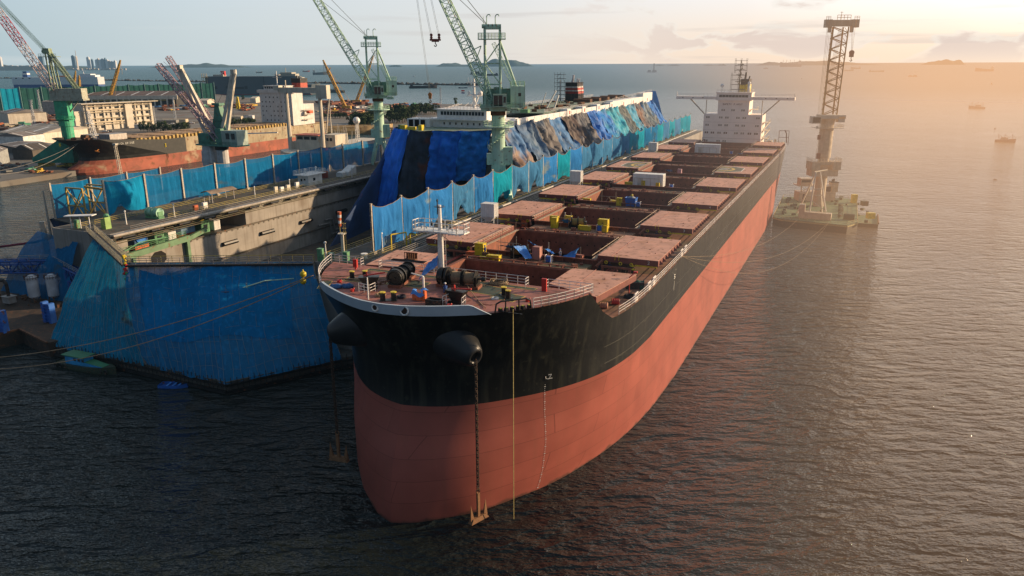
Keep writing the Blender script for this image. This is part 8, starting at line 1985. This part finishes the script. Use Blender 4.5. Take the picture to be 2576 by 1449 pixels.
def reel(x,y,rz,lab):
    e=kdeck('mooring_winch',lab,'winch',x,y,21,rz);mb=MB()
    for xx in(-1.2,0,1.2): mb.tube((xx-.08,0,1.05),(xx+.08,0,1.05),1.0,n=18)
    mb.box(-1.6,1.6,-.8,.8,0,.3)
    for xx in(-1.5,1.5): mb.box(xx-.1,xx+.1,-.5,.5,.3,1.2)
    mb.build('flange_frame',grease,e);mb=MB();mb.tube((-1.1,0,1.05),(-.1,0,1.05),.7,n=16);mb.tube((.1,0,1.05),(1.1,0,1.05),.7,n=16);mb.build('rope_drum',mat('drum_amber',(.3,.2,.06),.8),e)
reel(-1.4,69,.25,'black mooring winch with amber rope behind the first open hatch pair');reel(-2.2,43.5,.35,'black mooring winch partly under blue tarpaulin ahead of the second hatch')
crate(.6,67.0,2.2,.8,.9,yel,'sloping yellow ramp box right of the mooring winch',name='yellow_box')
def tarp(pts,lab,m=tarps,seed=0,name='tarpaulin_sheet'):
    P=[Vector(p)+Vector((0,0,.9 if p[1]>30 else 0)) for p in pts];c=sum(P,Vector())/4;e=kdeck(name,lab,'tarpaulin',c.x,c.y,c.z);rr=random.Random(seed);ph=rr.random()*6
    mb=MB();mb.grid(lambda u,v:tuple(P[0].lerp(P[1],u).lerp(P[3].lerp(P[2],u),v)-c-Vector((0,0,.35*sin(pi*u)*sin(pi*v)+.06*sin(u*16+ph)+.05*sin(v*13)))),12,8);mb.build('tarp_sheet',m,e,smooth=True)
    mb=MB();mb.tube(P[0]-c,(P[0].x-c.x,P[0].y-c.y,22-c.z if P[0].y>30 else 26-c.z),.03,n=4);mb.tube(P[1]-c,(P[1].x-c.x,P[1].y-c.y,22-c.z if P[0].y>30 else 26-c.z),.03,n=4);mb.build('tie_pole',scafm,e)
tarp([(-5.2,41.5,23.3),(-2.4,41.3,23.6),(-1.2,43.2,23.2),(-4.2,43.8,22.8)],'bright blue tarpaulin stretched over the winch, left of the pink housing',seed=1)
tarp([(-2.4,41.2,23.5),(-.2,40.8,21.8),(.6,41.8,21.7),(-1.2,43.2,23.2)],'bright blue tarpaulin flap running down toward the welding set',seed=2)
tarp([(-2.0,45.8,23.6),(-.2,45.4,22.9),(.2,46.6,21.9),(-.7,46.8,22.6)],'small blue tarpaulin hanging behind the pink housing',seed=3)
tarp([(1.4,44.9,22.6),(3.0,44.6,22.0),(3.0,45.6,21.8),(1.6,45.9,22.5)],'short pale blue tarpaulin just right of the pink housing',seed=4)
tarp([(4.8,43.9,21.9),(7.6,44.6,23.6),(6.8,45.4,23.0),(6.9,43.6,21.7)],'blue and white striped tarpaulin pulled up to a pole, right of the standing worker',seed=5)
tarp([(-4.6,68.2,22.6),(-3.0,68.1,22.9),(-2.7,69,22.2),(-4.2,69.3,21.9)],'small blue tarpaulin between the yellow boxes and the winch',seed=6)
tarp([(-3.2,147.3,22.5),(-1.6,147.0,22.6),(-1.2,148.0,22.0),(-2.8,148.4,22.2)],'small blue tarpaulin beyond the large white container',seed=7)
tarp([(9.2,196.3,22.6),(10.8,196.1,22.6),(10.8,197.6,22.4),(9.2,197.8,22.3)],'pale blue tarpaulin at the inner corner of the seventh right hatch cover',seed=9)
tarp([(-2.9,15.2,27.6),(-1.0,14.8,29.0),(-.6,14.0,28.0),(-2.6,12.6,26.3)],'blue sheet draped from the foremast foot down beside the windlass',seed=8)
for i,(x,y,lab) in enumerate(((-20.3,66.4,'white hopper tank on stilts ahead of the third left hatch cover'),(-20.3,117.2,'pale corrugated tank on stilts ahead of the fifth left hatch cover'),(-20.3,196.0,'pale tank on stilts ahead of the eighth left hatch cover'))):
    e=kdeck('hopper_tank',lab,'tank',x+1.2,y+.8);mb=MB();mb.box(-1.4,1.4,-1,1,2.3,4.9)
    for k2 in range(7): mb.box(-1.4+k2*.43,-1.25+k2*.43,-1.06,-1,2.3,4.9);mb.box(1.4,1.46,-1+k2*.3,-.88+k2*.3,2.3,4.9)
    mb.add([(-1.4,-1,2.3),(1.4,-1,2.3),(1.4,1,2.3),(-1.4,1,2.3),(-.3,-.3,1.2),(.3,-.3,1.2),(.3,.3,1.2),(-.3,.3,1.2)],[(0,1,5,4),(1,2,6,5),(2,3,7,6),(3,0,4,7)]);mb.build('tank_body',white,e)
    mb=MB()
    for sx in(-1.3,1.3):
        for sy in(-.9,.9): mb.tube((sx,sy,0),(sx,sy,2.6),.1,n=5)
    mb.build('leg',white,e)
for i,(x,y,rz,m,lab) in enumerate(((18.1,28.6,.4,redp,'red oil barrel lying by the right railing near the deck step'),(17.2,26.4,.2,mat('drum_pink',(.5,.25,.17),.6),'pink-ended barrel right under the forecastle step'),(-7.4,41.4,.1,rusty,'rusty barrel lying behind the foremast, nearer the yellow crate'),(-4.9,41.0,.3,rusty,'rusty barrel lying just right of the foremast'))):
    e=kdeck('oil_barrel',lab,'barrel',x,y,21.0,rz);mb=MB();mb.tube((-.5,0,.4),(.5,0,.4),.4,n=14)
    for xx in(-.45,-.15,.15,.45): mb.ring((xx,0,.4),(1,0,0),.4,.03,14,4)
    mb.build('barrel_body',m,e)
for i,(x,lab) in enumerate(((12.6,'pink pipe end at the corner of the second right hatch cover'),)):
    pass
e=kdeck('net_bale','bale wrapped in dark green netting beside the first right hatch cover','bale',18.4,37.2,21,.3);mb=MB();mb.grid(lambda u,v:((-1.3+2.6*u)*1.0,(.65*cos(pi*v))*(.9+.1*sin(u*9)),(1.25*sin(pi*v)**.5)*(.92+.08*sin(u*13))),14,10);mb.build('netting',mat('bale_green',(.015,.07,.05),.9,scale=3),e);
mb=MB();mb.box(-1.3,1.3,-.6,.6,0,1.0);mb.build('load',dark,e)
def coil(x,y,z,r,m,lab,n=5):
    e=kdeck('rope_coil',lab,'rope coil',x,y,z);mb=MB();rr=random.Random(int(x*10))
    for i in range(n*3): mb.ring((rr.gauss(0,.05*r),rr.gauss(0,.05*r),.06+.05*(i//3)),(rr.gauss(0,.08),rr.gauss(0,.08),1),r*(.55+.15*(i%3)),.045,18,4)
    mb.build('coiled_rope',m,e)
coil(6.8,16.0,25.96,1.35,ropec,'big loose coil of tan rope by the after forecastle railing',6);coil(-3.6,5.6,25.96,.7,ropec,'small tan rope coil behind the left white post',4);coil(19.0,32.6,21,1.0,mat('rope_dark',(.02,.022,.035),.9),'heap of dark blue hose by the right railing below the step',5);coil(-1.0,6.1,25.96,.6,mat('rope_dark',(.02,.022,.035)),'dark rope coil by the paired bollards at the bow tip',4)
coil(9.2,9.9,25.96,.45,white,'little pile of white rope on the green pad by the right bollards',3)
for i,(x,y) in enumerate(((-10.4,6.3),(-9.2,7.0))):
    e=kdeck('wrapped_bundle','blue tarpaulin bundle tied with cord on the left bow, %s one'%('left' if i==0 else 'right'),'bundle',x,y,25.96,.4);mb=MB();mb.sphere((0,0,.22),.6,12,8,.55);mb.v=[(a_*1.3+.05*sin(b_*9),b_*.8,c_+.04*sin(a_*11)) for a_,b_,c_ in mb.v];mb.build('bundle_body',mat('bundle_blue',(.01,.07,.22),.6,bump=.8,scale=1),e,smooth=True)
e=kdeck('covered_crate','rusty crate half covered by a crumpled blue sheet in the middle of the bow','crate',1.3,6.3,25.96,.1);mb=MB();mb.box(-.7,.7,-.5,.5,0,1.0);mb.box(.7,.95,-.6,-.4,0,1.3);mb.build('crate_body',orange,e);mb=MB();mb.grid(lambda u,v:(-.85+1.7*u+.06*sin(v*9),-.65+1.3*v,1.08+.18*sin(u*7+v*3)-(.45 if v<.08 or u<.06 else 0)),10,10);mb.build('crumpled_sheet',tarps,e)
e=kdeck('pipe_bundle','brown rack and a bundle of long pipes lying on the first left hatch cover','pipe bundle',-14.6,29.6,23.53,.1);mb=MB()
for i in range(5): mb.tube((-2.6,-.5+i*.16,.08),(3.0,-.7+i*.18,.08),.07,n=5)
mb.build('pipe',dark,e);mb=MB();mb.box(-.8,.9,.3,1.2,0,.15)
for i in range(6): mb.box(-.8+i*.32,-.7+i*.32,.3,.4,0,1.2)
mb.box(-.8,.95,.3,.45,1.1,1.2);mb.box(-.8,.95,1.1,1.2,0,1.0);mb.build('rack',rusty,e)
e=kdeck('pipe_scrap','jumble of white pipe bends on the left side of the first hatch','pipe scrap',-9.6,22.2,21);mb=MB();rr=random.Random(4)
for _ in range(9): x,y=rr.uniform(-1.8,1.8),rr.uniform(-1,1);mb.path([(x,y,.2),(x+rr.uniform(-1,1),y,.9),(x+rr.uniform(-1.4,1.4),y+.4,1.9+rr.random())],.15,6)
mb.build('pipe_bend',white,e)
mb=MB();rr=random.Random(21)
for p,q,sg in (((-4.2,9.6,27.2),(-15.2,8.2,26.2),.3),((-3.6,9.9,27.0),(-15.4,8.8,26.2),.4),((-9.9,10.9,26.4),(-15.3,9.4,26.2),.1),((4.0,12.6,26.6),(9.8,6.2,26.05),.5),((2.4,12.4,26.5),(6.5,9.2,26.0),.3)):
    P=Vector(p);Q=Vector(q);pts=[P.lerp(Q,i/12)-Vector((0,0,4*sg*(i/12)*(1-i/12)*.5)) for i in range(13)]
    rp_=MB();rp_.path(pts,.05,5);rp_.build('mooring_line',ropec,ship)
for i in range(9):
    x,y=rr.uniform(-12,12),rr.uniform(6,14.5)
    if hull_h(y,26)<abs(x)+1: continue
    a=rr.random()*6;pts=[]
    for k in range(14): pts.append((x,y,26.0));a+=rr.uniform(-.7,.7);x+=.42*cos(a);y=max(5.5,min(15.5,y+.42*sin(a)))
    rp_=MB();rp_.path(pts,.035,4);rp_.build('hose',mat('hose_black',(.02,.02,.02),.7) if i%3 else mat('hose_rust',(.2,.09,.05),.8),ship)
for k in range(8):
    for j in range(3):
        y=HY[k+1]-rr.uniform(3,7);x=rr.uniform(-8,6);a=rr.random()*6;pts=[]
        for q_ in range(14): pts.append((x,y,22.2));a+=rr.uniform(-.8,.8);x=max(-9.4,min(9.4,x+.6*cos(a)));y=max(HY[k]+HLn[k]+1.2,min(HY[k+1]-1.2,y+.5*sin(a)))
        rp_=MB();rp_.path(pts,.05,4);rp_.build('hose',mat('hose_black',(.02,.02,.02)),ship)
# ================= people =================
def person(label,x,y,z,rz,shirt,trous,hat,pose='stand'):
    if z==21 and abs(x)<9.9: z=22.14
    e=tK('person',label,'person',x,y,z,rz); s=1/1.125*1.12
    if pose=='stand': J=dict(p=(0,0,.92),c=(0,.0,1.25),n=(0,.0,1.47),h=(0,.02,1.62),lh=(-.12,0,.88),lk=(-.13,.03,.48),la=(-.14,-.02,.07),lt=(-.14,.16,.04),rh=(.12,0,.88),rk=(.14,.06,.48),ra=(.16,.03,.07),rt=(.17,.21,.04),ls=(-.2,0,1.4),le=(-.27,.03,1.12),lw=(-.24,.18,.9),rs=(.2,0,1.4),re=(.28,.02,1.13),rw=(.26,.2,.95))
    else: J=dict(p=(0,-.1,.5),c=(0,.08,.78),n=(0,.2,1.0),h=(0,.3,1.13),lh=(-.13,-.08,.48),lk=(-.2,.3,.5),la=(-.18,.12,.08),lt=(-.18,.3,.04),rh=(.13,-.08,.48),rk=(.2,.3,.46),ra=(.2,.08,.08),rt=(.2,.27,.04),ls=(-.2,.17,.94),le=(-.26,.36,.72),lw=(-.1,.55,.55),rs=(.2,.17,.94),re=(.26,.38,.7),rw=(.1,.56,.52))
    K_=list(J);vs=[Vector(J[k])*s for k in K_];ed=[('p','c'),('c','n'),('n','h'),('p','lh'),('lh','lk'),('lk','la'),('la','lt'),('p','rh'),('rh','rk'),('rk','ra'),('ra','rt'),('c','ls'),('ls','le'),('le','lw'),('c','rs'),('rs','re'),('re','rw')]
    rad=dict(p=.15,c=.17,n=.06,h=.1,lh=.1,lk=.07,la=.05,lt=.04,rh=.1,rk=.07,ra=.05,rt=.04,ls=.075,le=.05,lw=.035,rs=.075,re=.05,rw=.035)
    me=bpy.data.meshes.new('body');me.from_pydata(vs,[(K_.index(a),K_.index(b)) for a,b in ed],[]);o=bpy.data.objects.new('body',me);COL.objects.link(o);o.parent=e
    m=o.modifiers.new('skin','SKIN');o.modifiers.new('sub','SUBSURF').levels=1;o.modifiers['sub'].render_levels=1
    for i,k in enumerate(K_): d=me.skin_vertices[0].data[i];d.radius=(rad[k]*s,rad[k]*s*.85);d.use_root=(k=='p')
    me.materials.append(trous)
    hd=Vector(J['h'])*s
    mb=MB();mb.sphere(hd+Vector((0,.02,.04)),.105*s,12,9,1.2);mb.sphere(hd+Vector((0,.125,.03)),.02*s,5,4);mb.build('face',mat('skin',(.35,.19,.12),.6),e,smooth=True)
    mb=MB();mb.sphere(hd+Vector((0,.01,.11)),.13*s,12,6,.8);mb.tube(hd+Vector((0,.03,.1)),hd+Vector((0,.03,.12)),.16*s,n=12);mb.build('helmet',hat,e,smooth=False)
    mb=MB();c_=Vector(J['c'])*s;n_=Vector(J['n'])*s;p_=Vector(J['p'])*s
    mb.tube(p_,c_,.17*s,.2*s,n=10);mb.tube(c_,n_,.2*s,.11*s,n=10);mb.build('jacket',shirt,e,smooth=True)
wj=mat('shirt_white',(.5,.46,.42),.8);wb_=mat('overall_blue',(.02,.06,.2),.8);hw=mat('helmet_white',(.65,.65,.65),.4);hb2=mat('helmet_blue',(.03,.12,.45),.4);jr_=mat('vest_red',(.45,.06,.05),.7)
person('person in white shirt and blue trousers standing left of the striped blue tarpaulin',4.3,44.3,21,2.6,wj,wb_,hb2)
person('person in white standing between the two yellow crates by the second hatch',-5.6,73.3,21,3.0,wj,mat('trousers_grey',(.12,.1,.09),.8),hw)
person('person in blue overalls crouching under the second right hatch cover, left of a pair',10.6,45.2,21,2.8,jr_,wb_,hw,'crouch')
person('person in dark blue overalls crouching under the second right hatch cover, right of a pair',12.0,45.6,21,-2.6,wb_,wb_,hb2,'crouch')
person('person in blue overalls and white helmet crouching at the windlass chain on the bow',3.0,9.4,25.96,.6,wb_,wb_,hw,'crouch')
person('person in dark overalls beside the yellow tank frame left of the foremast',-7.7,41.8,21,2.2,wb_,wb_,hb2)
person('person in blue overalls by the third right hatch cover, nearer the inner corner',11.4,70.9,21,2.2,wb_,wb_,hw,'crouch')
person('person in blue overalls by the third right hatch cover, farther right',13.2,71.1,21,3.2,wb_,wb_,hb2,'crouch')
for mm in bpy.data.materials: mm.cycles.emission_sampling='NONE'
bpy.context.view_layer.update()
